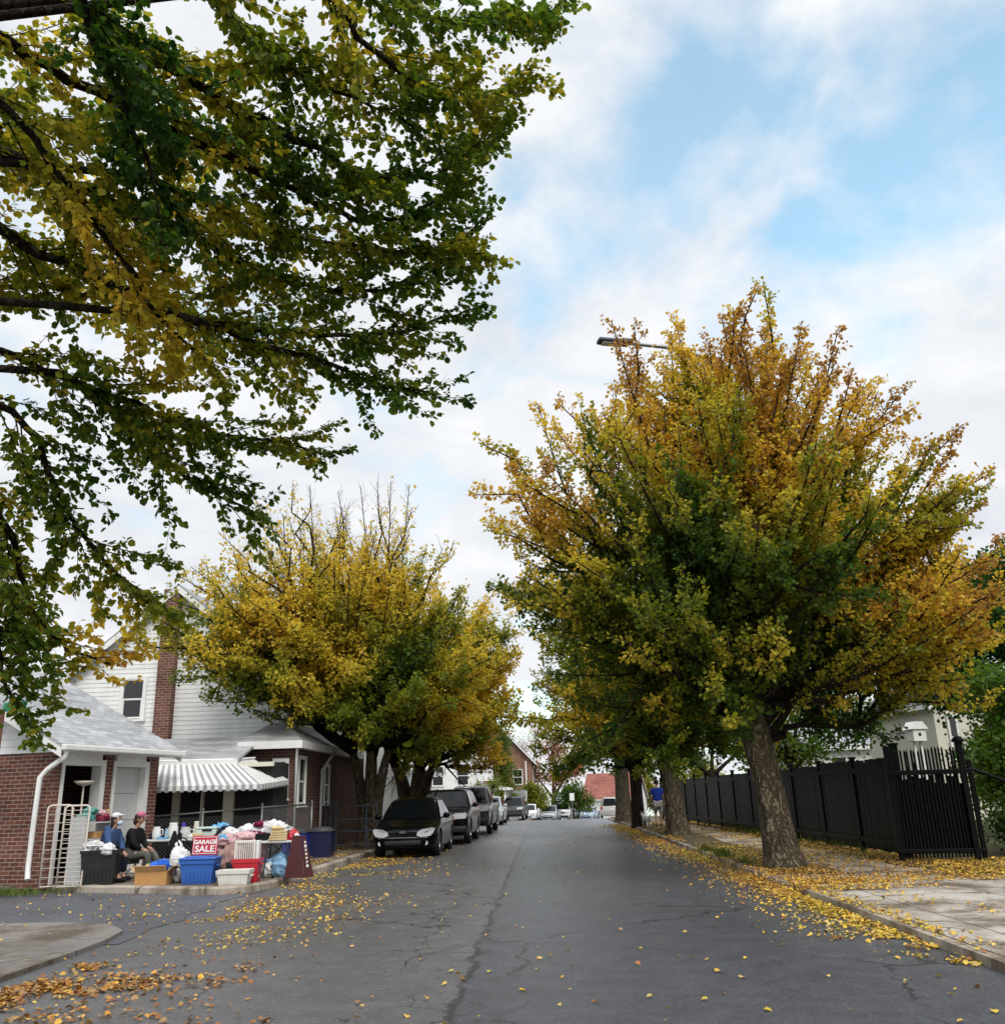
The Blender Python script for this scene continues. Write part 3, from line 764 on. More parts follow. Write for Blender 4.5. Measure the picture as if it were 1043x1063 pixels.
h2 = gable_house('white sided house with front door seen between the two left tree trunks', (-9.9,47,.1), 0, 6.4, 11, 5.6, 2.2, 'siding', 'shingle_dark', [('s',-2.0,.9,.8,1.3),('s',2.1,3.6,.8,1.3),('e',-2,.9,.8,1.3)], 'x', door=(.95,.25,.95,2.1))
porch(h2, 3.2, 4.6, -5.6, 0, 2.5, [(4.3,-5.4),(3.5,-5.4),(4.3,-3),(4.3,-.3)], post='white')
h3 = gable_house('far white clapboard house with a columned side porch beyond the parked cars', (-9.3,82.5,road_z(80)), 0, 7.6, 9, 5.3, 3.2, 'siding', 'shingle_dark', [('s',2.7,3.0,.9,1.5),('s',.6,3.0,.9,1.5),('s',2.4,.7,.9,1.4),('e',-2,3.0,.9,1.4),('s',0,6.2,.7,1.0)], 'y')
porch(h3, 3.8, 6.4, -4.6, 2.5, 2.7, [(6.2,-4.5),(5.2,-4.5),(6.2,-2.2),(6.2,0),(6.2,2.3)])
bay = MB(); clap(bay, (0,-3.6,0), X1, NS, 3.3, 5.4, lambda z: 3.8, lambda z: 5.0); clap(bay, (5.0,0,0), Y1, NE, 3.3, 5.4, lambda z: -3.6, lambda z: -.6); bay.box((4.45,-2.1,5.48), (1.5,3.4,.12)); bay.build('bay', M['siding'], h3)
bw = window(h3, (5.0,0,0), Y1, NE, -2.1, 3.8, 1.2, 1.2)
h4 = gable_house('brick house with a steep dark grey gable roof at the far left bend', (-5.0,107,road_z(102)), 0, 8.0, 11, 6.6, 4.2, 'brick_far', 'shingle_dark', [('s',2.4,4.0,.9,1.5),('s',2.4,1.0,.9,1.5),('s',.2,7.2,.9,1.3),('e',-3,4,.9,1.5)], 'y', ov=.4)
q = MB(); q.tube([(3.3,-5.6,6.4),(3.3,-5.56,.3)], .09, 8); q.build('downspout', M['white'], h4)
h4b = gable_house('low garage shed with dark flat eaves before the brick house', (-3.7,93,road_z(93)), 0, 3.6, 4, 2.2, .7, 'white_grey', 'shingle_dark', [('s',-.8,.9,.8,.9)], 'x', name='shed', cat='shed', door=(.8,.05,.9,1.95))
h5 = gable_house('white cottage with a faded red shingle roof where the street drops away', (10.6,138,road_z(138)-.2), R(-18), 7.6, 7.0, 4.4, 3.3, 'siding', 'shingle_red', [('s',-2,1.2,.9,1.4),('s',1.2,1.2,.9,1.4),('w',.3,1.4,.9,1.4),('w',.2,4.2,.8,1.1)], 'x')
q = MB(); q.box((2.0,.5,8.0), (.7,.7,1.4)); q.build('chimney', M['brick_far'], h5)
h6 = gable_house('white house half hidden behind the black fence and the nearest right tree', (15.2,50,.1), R(6), 5.4, 9, 3.2, 1.8, 'siding', 'shingle', [('s',-1.4,1.4,.7,1.2),('s',1.2,1.6,.7,1.0)], 'x')
q = MB(); q.box((1.1,-4.9,1.6), (1.5,.6,1.3)); q.build('bay', M['brick'], h6)
h7 = gable_house('cream stucco house wall with a narrow dark window beside the dark tree', (16.6,38.5,.1), R(4), 3.8, 6, 4.4, 1.6, 'cream', 'shingle_dark', [('s',-1.25,2.2,.24,1.5),('s',.6,2.4,.7,1.2)], 'y')

# ------------------------------------------------------------------ black board fence and broken gate
def board_fence():
    A, B = Vector((6.98,18.7,0)), Vector((6.15,49,0)); ax = (B-A).normalized(); L = (B-A).length; nr = Vector((-ax.y, ax.x, 0))
    F = empty('board_fence', A, 0, 'long black board fence with square posts along the right pavement', 'fence')
    rg = random.Random(3); n = 13; st = L/n; o = Vector((0,0,0))
    for i in range(n):
        m = MB(); s = i*st+.06; e = (i+1)*st-.06; lift = rg.uniform(-.03, .03)-.004*i; z0, z1 = .16, 1.93+lift
        while s < e-.02:
            wd = min(.095 if i < 2 else .14, e-s); gp = .006
            wbox(m, o, ax, nr, s, s+wd-gp, -.012, .012+rg.uniform(0,.006), z0+rg.uniform(-.02,.02), z1+rg.uniform(-.012,.012)+(.06 if i < 2 else 0)*(rg.random() > .1)); s += wd
        wbox(m, o, ax, nr, i*st+.05, (i+1)*st-.05, .02, .06, z1-.2, z1-.11); wbox(m, o, ax, nr, i*st+.05, (i+1)*st-.05, .02, .06, .3, .4)
        wbox(m, o, ax, nr, i*st+.05, (i+1)*st-.05, -.05, -.0125, z1-.2, z1-.11)
        m.build('panel', M['black'], F)
    for i in range(n+1):
        p = MB(); c = ax*(i*st); tall = 2.02 if i else 2.2; wd = .1 if i else .14
        p.rbox((c.x, c.y, tall/2), (wd, wd, tall), .008, ang(ax)); p.rbox((c.x, c.y, tall+.02), (wd+.04, wd+.04, .04), .01, ang(ax)); p.build('post', M['black'], F)
board_fence()
def picket_gate():
    G = empty('picket_gate', (6.55,18.0,.10), R(-6), 'tilted black picket gate leaf hanging open across the verge', 'gate')
    rg = random.Random(8); W = 1.36
    def bx(mb, x0, x1, y0, y1, z0, z1, sh=0.0): mb.box(((x0+x1)/2, (y0+y1)/2, (z0+z1)/2), (x1-x0, y1-y0, z1-z0), 0, 0, 0, sh)
    st = MB(); st.rbox((.03,0,1.0), (.09,.09,2.1), .008); st.build('stile', M['black'], G)
    st2 = MB(); st2.rbox((W-.02,-.05,1.03), (.10,.10,2.12), .01); st2.rbox((W+.13,.03,.9), (.08,.08,1.75), .01); st2.build('stile', M['black'], G)
    cp = MB(); cp.lathe([(.0,0),(.11,0),(.12,.03),(.10,.06),(.06,.10),(.0,.115)], (W-.02,-.05,2.09), 12, cap=False); cp.build('cap', M['black'], G, smooth=True, sharp=40)
    ra = MB(); ra.rbox((W/2+.05,-.05,1.56), (W+.16,.07,.09), .008); ra.rbox((W/2+.05,-.05,.17), (W+.2,.07,.07), .008); ra.build('rail', M['black'], G)
    x = .10; k = 0
    front = MB(); back = MB()
    while x < W-.09:
        h = 2.0+rg.uniform(-.03,.03); w = .034; t = rg.uniform(-.012,.012)
        b = [(x-w/2, .05), (x+w/2, .05), (x+w/2+t, h-.05), (x+t, h), (x-w/2+t, h-.05)]
        front.prism(b, 'y', -.012, .008); x += .064+rg.uniform(-.006,.006); k += 1
    x = .13
    while x < W-.07:
        h = 1.45+rg.uniform(-.12,.3); w = .062+rg.uniform(-.012,.006)
        back.prism([(x-w/2,.12),(x+w/2,.12),(x+w/2,h),(x-w/2,h)], 'y', .03, .045); x += .064+rg.uniform(-.004,.004)
    front.build('pickets', M['black'], G); back.build('backing_slats', M['black'], G)
picket_gate()
tag(MB().tube([(7.95,17.9,1.72),(8.05,17.85,1.70),(9.9,17.9,.95)], .035, 8).build('brace_bar', M['black'], smooth=True), 'slanting black metal bar running right from the gate into the bushes', 'rail')
def bird_box():
    b = empty('bird_box', (9.6,24,.1), R(12), 'white nest box on twin white posts poking above the picket gate', 'nest box')
    for x in (-.09,.09): q = MB(); q.rbox((x,0,1.2), (.06,.06,2.4), .006); q.build('post', M['white'], b)
    q = MB(); q.rbox((0,0,2.52), (.36,.32,.30), .012); q.box((0,-.161,2.54), (.08,.004,.08), mat=1); q.build('box', [M['white'], M['dark']], b)
    q = MB(); q.prism([(-.24,2.67),(.24,2.67),(.1,2.86),(-.1,2.86)], 'y', -.2, .2); q.build('roof', M['white'], b)
bird_box()

# ------------------------------------------------------------------ street furniture
def street_lamp():
    L = empty('street_lamp', (4.62,18.9,.08), 0, 'dark flat street lamp head reaching out of the top left of the nearest right tree', 'street lamp')
    p = MB(); p.lathe([(.17,0),(.17,.3),(.11,.34),(.1,4),(.07,10.6)], n=12); p.build('pole', M['iron'], L, smooth=True, sharp=40)
    a = MB(); a.tube([(0,0,10.45),(-.5,-.15,10.85),(-1.4,-.4,11.02),(-2.25,-.6,11.05)], [.05,.045,.04,.035], 8); a.build('arm', M['iron'], L, smooth=True)
    h = MB(); h.rbox((-2.62,-.7,11.06), (.74,.26,.10), .04, R(15)); h.rbox((-2.3,-.61,11.1), (.26,.2,.1), .03, R(15)); hd = h.build('lamp_head', M['blue_iron'], L, smooth=True, sharp=50)
    g = MB(); g.rbox((-2.66,-.71,11.0), (.46,.18,.03), .01, R(15)); g.build('lens', M['white_grey'], hd)
street_lamp()
def street_sign():
    s = empty('street_sign', (-10.2,17.0,0), 0, 'green street name plate on a rusty brown pole before the brick garage', 'street sign')
    p = MB(); p.tube([(0,0,-.05),(0,0,3.3)], .042, 8); p.build('pole', M['rust'], s, smooth=True)
    q = MB(); q.rbox((.22,.0,3.36), (.66,.03,.17), .008, R(-25)); q.build('plate', M['green_sign'], s)
street_sign()
def small_sign():
    s = empty('road_sign', (2.85,92,road_z(92)), 0, 'small white rectangular sign on a thin post beside the far pickup', 'road sign')
    p = MB(); p.tube([(0,0,0),(0,0,2.4)], .035, 6); p.build('post', M['iron'], s)
    q = MB(); q.rbox((0,-.05,2.15), (.46,.03,.7), .02); q.build('plate', M['white'], s)
small_sign()
def chain_fence():
    F = empty('chain_link_fence', (-6.5,22,.118), 0, 'grey chain link fence with round posts behind the sale tables', 'fence')
    P = [(-9.0,20.9,1.22),(-6.5,21.6,1.36),(-5.98,24.2,1.38)]; o = Vector((-6.5,22,.118)); pts = [Vector(p)-o for p in P]
    r = MB(); r.tube(pts, .021, 8); r.build('top_rail', M['iron'], F, smooth=True)
    for i, p in enumerate([pts[0], pts[0].lerp(pts[1], .5), pts[1], pts[2]]):
        q = MB(); q.tube([(p.x,p.y,0),(p.x,p.y,p.z+.03)], .03, 8); q.blob((p.x,p.y,p.z+.055), (.036,.036,.045), amp=0, n=8); q.build('post', M['iron'], F, smooth=True)
    w = MB()
    for a, b in zip(pts, pts[1:]):
        L = (b-a).length; n = int(L/.085); h = a.z
        for i in range(-12, n):
            for sg in (0, 1):
                s0, s1 = i/n, (i+13)/n; z0, z1 = (.03, h-.02) if sg else (h-.02, .03)
                if s0 < 0: k = -s0/(s1-s0); z0 = z0+(z1-z0)*k; s0 = 0
                if s1 > 1: k = (1-s0)/(s1-s0); z1 = z0+(z1-z0)*k; s1 = 1
                p, q = a.lerp(b, s0), a.lerp(b, s1); w.tube([(p.x,p.y,z0),(q.x,q.y,z1)], .0022, 3, cap=False)
    w.build('wire_mesh', M['iron'], F)
chain_fence()
def iron_fence():
    F = empty('iron_gate', (-5.75,26.6,.117), 0, 'dark slate iron gate left of the low forking yellow tree', 'gate')
    for x, h in ((-.42,1.25),(-.28,1.32),(-.12,1.32),(.75,1.25),(1.05,1.25)): q = MB(); q.rbox((x,0,h/2), (.05 if x != -.12 else .07,.05,h), .005); q.build('post', M['blue_iron'], F)
    r = MB()
    for z in (1.18,.82,.5,.15): r.box((.3,0,z), (1.5,.03,.035))
    r.build('rail', M['blue_iron'], F)
iron_fence()
tag(MB().rbox((-7.6,32.0,.45), (2.2,.3,.65), .03).build('low_wall', M['white']), 'low white wall glimpsed through the slate iron gate', 'wall')
# ------------------------------------------------------------------ vehicles
def paint(name, c, rough=.22, metal=.3):
    t = NT(name); v = t.obj()
    t.color(t.mix(t.ramp(t.noise(v, 3, 4), [(.4,0.0),(.75,.35)]), c, tuple(min(1, k*.8+.012) for k in c)))
    t.set(rough, metal, .3); t.b.inputs['Coat Weight'].default_value = .25; t.b.inputs['Coat Roughness'].default_value = .06
    return t.mat
M['car_black'] = paint('black_car_paint', (.004,.004,.005)); M['car_black'].node_tree.nodes['Principled BSDF'].inputs['Specular IOR Level'].default_value = .08; M['car_black'].node_tree.nodes['Principled BSDF'].inputs['Coat Weight'].default_value = .08
M['car_silver'] = paint('silver_car_paint', (.46,.47,.49), .28, .6)
M['car_white'] = paint('white_car_paint', (.74,.75,.76), .3, 0)
M['car_grey'] = paint('grey_car_paint', (.045,.048,.055), .28, .4)
M['car_gold'] = paint('beige_silver_car_paint', (.42,.40,.38), .3, .5)
M['car_blue'] = paint('pale_blue_car_paint', (.35,.45,.58), .3, .3)
M['car_glass'] = plain('car_glass', (.004,.005,.006), .03, spec=.14, var=.1)

SPEC = {
 # stations of the lower body: (y from the nose, top height, half width factor); cabin: base front, roof front, roof rear, base rear
 'sedan': dict(L=4.55, W=1.73, H=1.44, zb=.20, wheel=.315, ax=(.92,3.55), st=[(0,.60,.60),(.06,.68,.76),(.2,.735,.90),(.42,.78,.97),(.6,.81,.985),(1.05,.90,1),(1.35,.945,1),(2.4,.95,1),(3.5,.98,1),(3.75,1.02,.99),(4.35,1.0,.95),(4.5,.93,.9),(4.55,.8,.84)], cab=(1.12,1.98,3.05,3.98), belt=.93),
 'suv': dict(L=4.7, W=1.85, H=1.67, zb=.27, wheel=.37, ax=(.93,3.65), st=[(0,.78,.82),(.05,.92,.90),(.18,1.0,.95),(.6,1.05,.985),(1.1,1.10,1),(1.3,1.13,1),(2.4,1.14,1),(4.3,1.15,1),(4.62,1.12,.97),(4.7,.98,.93)], cab=(1.12,1.75,4.25,4.62), belt=1.12),
 'pickup': dict(L=5.4, W=1.92, H=1.82, zb=.33, wheel=.39, ax=(.98,4.25), st=[(0,.85,.86),(.05,1.02,.93),(.2,1.08,.96),(.7,1.12,.985),(1.25,1.16,1),(1.5,1.19,1),(3.5,1.2,1),(3.6,1.2,1),(5.2,1.2,1),(5.36,1.18,.98),(5.4,1.05,.96)], cab=(1.32,1.95,3.2,3.5), belt=1.18),
 'van': dict(L=4.8, W=1.95, H=1.76, zb=.24, wheel=.34, ax=(.95,3.85), st=[(0,.66,.78),(.06,.78,.88),(.25,.86,.95),(.6,.95,.985),(.95,1.03,1),(1.2,1.06,1),(2.5,1.08,1),(4.5,1.08,1),(4.72,1.06,.98),(4.8,.9,.95)], cab=(.75,1.75,4.45,4.74), belt=1.05),
}
def car_parts(kind, paint_mat, lower_mat=None):
    """list of (name, mesh, parent index); nose at y=0 pointing to -y"""
    S = SPEC[kind]; L, W, H, zb = S['L'], S['W'], S['H'], S['zb']; hw = W/2; out = []
    def add(name, mb, mats, parent=None, smooth=True, sharp=35):
        ms = [M[x] for x in (mats if isinstance(mats, (list, tuple)) else [mats])]
        me = mb if isinstance(mb, bpy.types.Mesh) else mb.mesh(name, ms, smooth, sharp); out.append((name, me, parent)); return len(out)-1
    # lower body loft with fine stations
    ys = sorted(set([s[0] for s in S['st']]+[L*i/40 for i in range(1, 40)]))
    vs = []; fs = []
    for y in ys:
        zt = float(np.interp(y, [s[0] for s in S['st']], [s[1] for s in S['st']])); k = float(np.interp(y, [s[0] for s in S['st']], [s[2] for s in S['st']]))
        w = hw*k; zz = zb+(.05 if y < .1 or y > L-.1 else 0)
        half = [(0,zt+.035),(.45*w,zt+.03),(.80*w,zt+.008),(.92*w,zt-.02),(.975*w,zt-.09),(w,zt-.22*(zt-zb)),(w*1.0,zb+.42*(zt-zb)),(w*.985,zb+.16),(.95*w,zz+.03),(.85*w,zz)]
        ring = [(x, y, z) for x, z in half]+[(-x, y, z) for x, z in half[:0:-1]]
        vs += ring
    n = 19
    for i in range(len(ys)-1):
        for q in range(n):
            q2 = (q+1) % n; fs.append((i*n+q, (i+1)*n+q, (i+1)*n+q2, i*n+q2))
    fs.append(tuple(range(n))); fs.append(tuple((len(ys)-1)*n+q for q in range(n-1,-1,-1)))
    mb = MB().add(vs, fs); bm = bmesh.new(); tmp = mb.mesh('tmp', [M[paint_mat]]); bm.from_mesh(tmp); bmesh.ops.recalc_face_normals(bm, faces=bm.faces); bm.to_mesh(tmp); bm.free()
    # wheel arches cut with a boolean
    cut = MB()
    for a in S['ax']: cut.lathe([(S['wheel']+.065, -hw-.2),(S['wheel']+.065, hw+.2)], (0, a, S['wheel']+.01), 28, axis='x')
    cm = cut.mesh('cut', [M['trim']]); bm = bmesh.new(); bm.from_mesh(cm); bmesh.ops.recalc_face_normals(bm, faces=bm.faces); bm.to_mesh(cm); bm.free()
    bo = link('tmp_body', tmp); cu = link('tmp_cut', cm)
    md = bo.modifiers.new('b', 'BOOLEAN'); md.operation = 'DIFFERENCE'; md.object = cu; md.solver = 'EXACT'
    dg = bpy.context.evaluated_depsgraph_get(); body = bpy.data.meshes.new_from_object(bo.evaluated_get(dg)); body.name = 'body'
    bpy.data.objects.remove(bo); bpy.data.objects.remove(cu)
    body.polygons.foreach_set('use_smooth', [True]*len(body.polygons)); body.set_sharp_from_angle(angle=R(35))
    b = add('body', body, paint_mat)
    core = MB(); core.box((0, L/2, zb+.2), (W*.72, L*.9, .3)); add('underbody', core, 'trim', None, False)
    # cabin
    y0, y1, y2, y3 = S['cab']; zb2 = S['belt']-.03; zr = H; wb, wt = hw*.93, hw*.70
    def pl(h): return y0+(y1-y0)*h**1.08, y3+(y2-y3)*h, wb+(wt-wb)*h**1.25, zb2+(zr-zb2)*h
    def ring(h, ins=0, dz=0):
        f, r, w, z = pl(h); f += ins; r -= ins; w -= ins*.7; pts = []; bow = .10
        for i in range(9): x = -w*.92+2*w*.92*i/8; pts.append((x, f-bow*(1-(x/w)**2), z+dz))
        for i in range(1, 8): y = f+.05+(r-f-.1)*i/8; pts.append((w, y, z+dz))
        for i in range(9): x = w*.92-2*w*.92*i/8; pts.append((x, r+.06*(1-(x/w)**2), z+dz))
        for i in range(1, 8): y = r-.05-(r-f-.1)*i/8; pts.append((-w, y, z+dz))
        return pts
    rings = [ring(0), ring(.35), ring(.7), ring(.93), ring(1.0, .05, -.005), ring(1.0, .22, .022), ring(1.0, .5, .03)]
    n = len(rings[0]); vs = [p for q in rings for p in q]; fs = []
    for i in range(len(rings)-1):
        for k in range(n): k2 = (k+1) % n; fs.append((i*n+k, i*n+k2, (i+1)*n+k2, (i+1)*n+k))
    fs.append(tuple((len(rings)-1)*n+k for k in range(n)))
    add('cabin', MB().add(vs, fs), paint_mat, None)
    def glass(name, front):
        vs = []; fs = []; m = 9
        for h in (.07,.3,.6,.9):
            f, r, w, z = pl(h)
            for i in range(m):
                x = -w*.86+2*w*.86*i/(m-1)
                vs.append((x, (f-.10*(1-(x/w)**2)-.012) if front else (r+.06*(1-(x/w)**2)+.012), z+.006))
        for j in range(3):
            for i in range(m-1):
                q = (j*m+i, j*m+i+1, (j+1)*m+i+1, (j+1)*m+i); fs.append(q if front else q[::-1])
        return MB().add(vs, fs)
    add('windscreen', glass('windscreen', True), 'car_glass'); add('rear_window', glass('rear_window', False), 'car_glass')
    for sg in (1, -1):
        for (u0, u1) in ((.07,.50),(.53,.93)):
            vs = []; fs = []
            for h in (.1,.5,.88):
                f, r, w, z = pl(h)
                for u in (u0, (u0+u1)/2, u1):
                    y = f+.06+(r-f-.12)*u; vs.append((sg*(w+.008), y, z))
            for j in range(2):
                for i in range(2):
                    q = (j*3+i, j*3+i+1, (j+1)*3+i+1, (j+1)*3+i); fs.append(q if sg > 0 else q[::-1])
            add('side_window', MB().add(vs, fs), 'car_glass')
        m = MB(); m.blob((sg*(hw+.08), y0+.42, S['belt']+.06), (.10,.07,.075), amp=.05, n=10); m.tube([(sg*(hw-.06), y0+.44, S['belt']+.0), (sg*(hw+.05), y0+.43, S['belt']+.03)], .025, 6)
        add('mirror', m, paint_mat)
        hd = MB(); zt = S['st'][1][1]; c = (sg*hw*.71, .15 if kind == 'sedan' else .10, zt-.055)
        hh = .10 if kind == 'sedan' else .11
        poly = [(0,.02),(.03,.12),(.16,.185),(.37,.215),(.44,.19),(.41,.08),(.34,.0),(.12,-.025)] if kind == 'sedan' else [(0,0),(0,.16),(.1,.2),(.42,.21),(.44,.1),(.4,.02)]
        hd.prism([(a, b*.9) for a, b in poly], 'y', -.03, .16); x0 = hw*.93-.44; z0 = zt-.15
        sx_ = [q[2]*hw for q in S['st'][:5]]; sy_ = [q[0] for q in S['st'][:5]]
        hd.v = [(sg*(x0+v[0]), float(np.interp(x0+v[0], sx_, sy_))*.8+v[1]-.035, z0+v[2]) for v in hd.v]
        if sg > 0: hd.f = [f[::-1] for f in hd.f]
        hl = add('headlight', hd, 'lens', None, True, 30)
        tl = MB(); tl.rbox((sg*hw*.86, L-.05, S['belt']-.12), (.16,.12,.26 if kind != 'sedan' else .16), .03); add('tail_light', tl, 'red_lens')
        dm = MB()
        for yy in (pl(0)[0]+.62+.35, pl(0)[0]+1.45+.35): dm.rbox((sg*(hw+.004), yy, S['belt']-.15), (.03,.16,.03), .01)
        add('door_handle', dm, paint_mat)
        fg = MB(); fg.lathe([(.0,-.02),(.055,-.02),(.06,0.01),(.0,.015)], (sg*hw*.68, .055, zb+.16), 12, axis='y', cap=False); add('fog_lamp', fg, 'lens')
    # nose: bumper bar, grille, intake
    zt = S['st'][1][1]
    if kind == 'sedan':
        g = MB(); g.rbox((0, .035, zt-.06), (hw*.95, .06, .07), .02); add('grille', g, 'trim')
        g = MB(); g.rbox((0, .035, zt-.185), (hw*1.5, .08, .016), .007); add('bumper_trim', g, 'rim' if paint_mat == 'car_black' else paint_mat)
        g = MB(); g.rbox((0, .02, zb+.17), (hw*1.1, .08, .12), .03); add('air_intake', g, 'trim')
    else:
        g = MB(); g.rbox((0, .03, zt-.12), (hw*.98, .09, .24), .03); gi = add('grille', g, 'trim')
        g = MB()
        for k in range(3): g.rbox((0, -.018, zt-.05-.07*k), (hw*.94, .03, .022), .008)
        add('grille_bar', g, 'chrome', gi)
        g = MB(); g.rbox((0, .0, zb+.2), (hw*1.84, .16, .2), .05); add('bumper', g, lower_mat or 'trim')
    # rear plate
    g = MB(); g.rbox((0, L+.006, S['belt']-.25), (.32,.02,.16), .005); add('number_plate', g, 'white_grey')
    if kind == 'pickup':
        g = MB(); g.box((0, 4.4, 1.205), (W*.86, 1.7, .02)); add('bed_cover', g, 'trim', None, False)
    for a in S['ax']:
        for sg in (1, -1):
            r = S['wheel']; x = sg*(hw-.12)
            w = MB(); w.lathe([(r*.62,-.10),(r*.93,-.105),(r,-.07),(r,.07),(r*.93,.105),(r*.62,.10)], (x, a, r), 28, axis='x', cap=False); wi = add('wheel', w, 'tyre')
            q = MB(); q.lathe([(r*.66,-.07),(r*.66,.085),(r*.60,.075),(r*.58,.02),(.0,.02)] if sg > 0 else [(r*.66,.07),(r*.66,-.085),(r*.60,-.075),(r*.58,-.02),(.0,-.02)], (x, a, r), 24, axis='x', cap=False)
            for k in range(5):
                t = 2*PI*k/5+.3; c = (x+sg*.06, a+math.cos(t)*r*.31, r+math.sin(t)*r*.31); q.box(c, (.03, r*.62, r*.15), 0, 0, t)
            q.lathe([(.0,sg*.085),(r*.14,sg*.08),(r*.15,sg*.03)], (x, a, r), 12, axis='x', cap=False); add('rim', q, 'rim', wi)
    return out
def car(kind, label, loc, rz, paint_mat, name='parked_car', cat='car', lower=None, group='cars parked along the left kerb', extra=None):
    root = empty(name, loc, rz, label, cat, group); objs = []
    for (nm, me, par) in car_parts(kind, paint_mat, lower):
        objs.append(link(nm, me, root if par is None else objs[par]))
    if extra: extra(root)
    return root
def badge(root):
    # little silver bow-tie shaped emblem on the grille
    p = [(-.085,-.022),(-.03,-.022),(-.03,-.034),(.045,-.034),(.045,-.022),(.095,-.022),(.085,.022),(.03,.022),(.03,.034),(-.045,.034),(-.045,.022),(-.095,.022)]
    m = MB(); m.prism([(x, z+.632) for x, z in p], 'y', -.012, .004); m.build('emblem', M['chrome'], root)
c1 = car('sedan', 'black compact sedan parked first in the left row, facing the viewer', (-3.62,24.25,0), R(-1), 'car_black', extra=badge)
def rack(root):
    m = MB()
    for s in (.58,-.58): m.tube([(s,1.9,1.70),(s,2.0,1.74),(s,4.0,1.74),(s,4.1,1.70)], .02, 6)
    m.build('roof_rail', M['chrome'], root)
def chrome_end(root):
    m = MB(); m.rbox((0,-.03,.92), (.34,.03,.12), .02); m.build('emblem', M['chrome'], root)
c2 = car('suv', 'black SUV with chrome grille bars parked behind the black compact', (-3.30,30.0,0), R(-1), 'car_black', cat='SUV', extra=rack)
c3 = car('pickup', 'dark grey pickup parked third in the row, right behind the black SUV', (-3.02,36.8,road_z(37)), R(-1), 'car_grey', cat='pickup', name='parked_pickup')
c4 = car('sedan', 'silver sedan half hidden behind the nearer dark pickup', (-3.05,50.0,road_z(51)), R(-2), 'car_silver')
c5 = car('pickup', 'dark grey pickup farther up the row, before the white porch house', (-2.55,76,road_z(77)), R(-4), 'car_grey', cat='pickup', name='parked_pickup')
c6 = car('sedan', 'small white sedan at the far end of the parked row', (-1.55,87,road_z(87.5)), R(-6), 'car_white')
c7 = car('sedan', 'silver sedan between the small white sedan and the far white pickup', (.42,93,road_z(94)), R(-8), 'car_silver')
c8 = car('pickup', 'white pickup at the far bend under the reddish tree', (1.75,98,road_z(99)), R(-9), 'car_white', cat='pickup', name='parked_pickup')
c9 = car('suv', 'black boxy SUV standing close behind the far white pickup', (2.55,104,road_z(104)+.25), R(-9), 'car_black', cat='SUV')
c10 = car('sedan', 'pale blue car sinking behind the road crest', (5.0,111,road_z(111)+.25), R(-12), 'car_blue')
c11 = car('van', 'beige silver minivan seen from the rear, on the right before the red roofed cottage', (6.15,86.5,road_z(84)), R(180-3), 'car_gold', cat='minivan', name='minivan', group=None)
# ------------------------------------------------------------------ people and the dog
def skin_mesh(name, joints, edges, mat, sub=2, extra=None):
    """joints: list of (x,y,z,r) ; one continuous surface grown over the joints"""
    me = bpy.data.meshes.new(name); me.from_pydata([j[:3] for j in joints], edges, [])
    o = link(name, me); sk = o.modifiers.new('s', 'SKIN'); sk.use_smooth_shade = True
    for v, j in zip(me.skin_vertices[0].data, joints):
        r = j[3]; v.radius = r if hasattr(r, '__len__') else (r, r)
    me.skin_vertices[0].data[0].use_root = True
    ss = o.modifiers.new('u', 'SUBSURF'); ss.levels = sub; ss.render_levels = sub
    dg = bpy.context.evaluated_depsgraph_get(); m2 = bpy.data.meshes.new_from_object(o.evaluated_get(dg)); bpy.data.objects.remove(o)
    if extra: 
        bm = bmesh.new(); bm.from_mesh(m2); t = extra.mesh('x', mat, True); bm.from_mesh(t); bm.to_mesh(m2); bm.free()
    m2.materials.clear(); m2.materials.append(mat); m2.name = name
    m2.polygons.foreach_set('use_smooth', [True]*len(m2.polygons)); return m2
def head_shape(mb, c, d, up, s=1.0):
    """head at c, facing d; skull, jaw, nose, ears, lips"""
    d = Vector(d).normalized(); up = Vector(up); up = (up-d*up.dot(d)).normalized(); r = d.cross(up); c = Vector(c)
    P = lambda a, b, e: c+r*a*s+d*b*s+up*e*s
    vs = []; fs = []; n = 16; m = 12
    for i in range(m+1):
        th = PI*i/m
        for k in range(n):
            w = 2*PI*k/n; x, y, z = math.sin(th)*math.cos(w)*.076, math.sin(th)*math.sin(w)*.095, math.cos(th)*.118
            if z < 0: x *= 1-.32*(z/-.118); y = y*(1-.12*(z/-.118))+.012*(z/-.118)
            vs.append(P(x, y, z))
    for i in range(m):
        for k in range(n): k2 = (k+1) % n; fs.append((i*n+k, i*n+k2, (i+1)*n+k2, (i+1)*n+k))
    mb.add(vs, fs)
    for a, b, e, rr in ((0,.100,-.018,(.014,.022,.026)),(.076,0,-.012,(.012,.022,.032)),(-.076,0,-.012,(.012,.022,.032)),(0,.09,-.062,(.026,.012,.009))):
        q = MB().blob((0,0,0), rr, amp=0, n=8); mb.add([P(a+v[0], b+v[1], e+v[2]) for v in q.v], q.f)
    return P
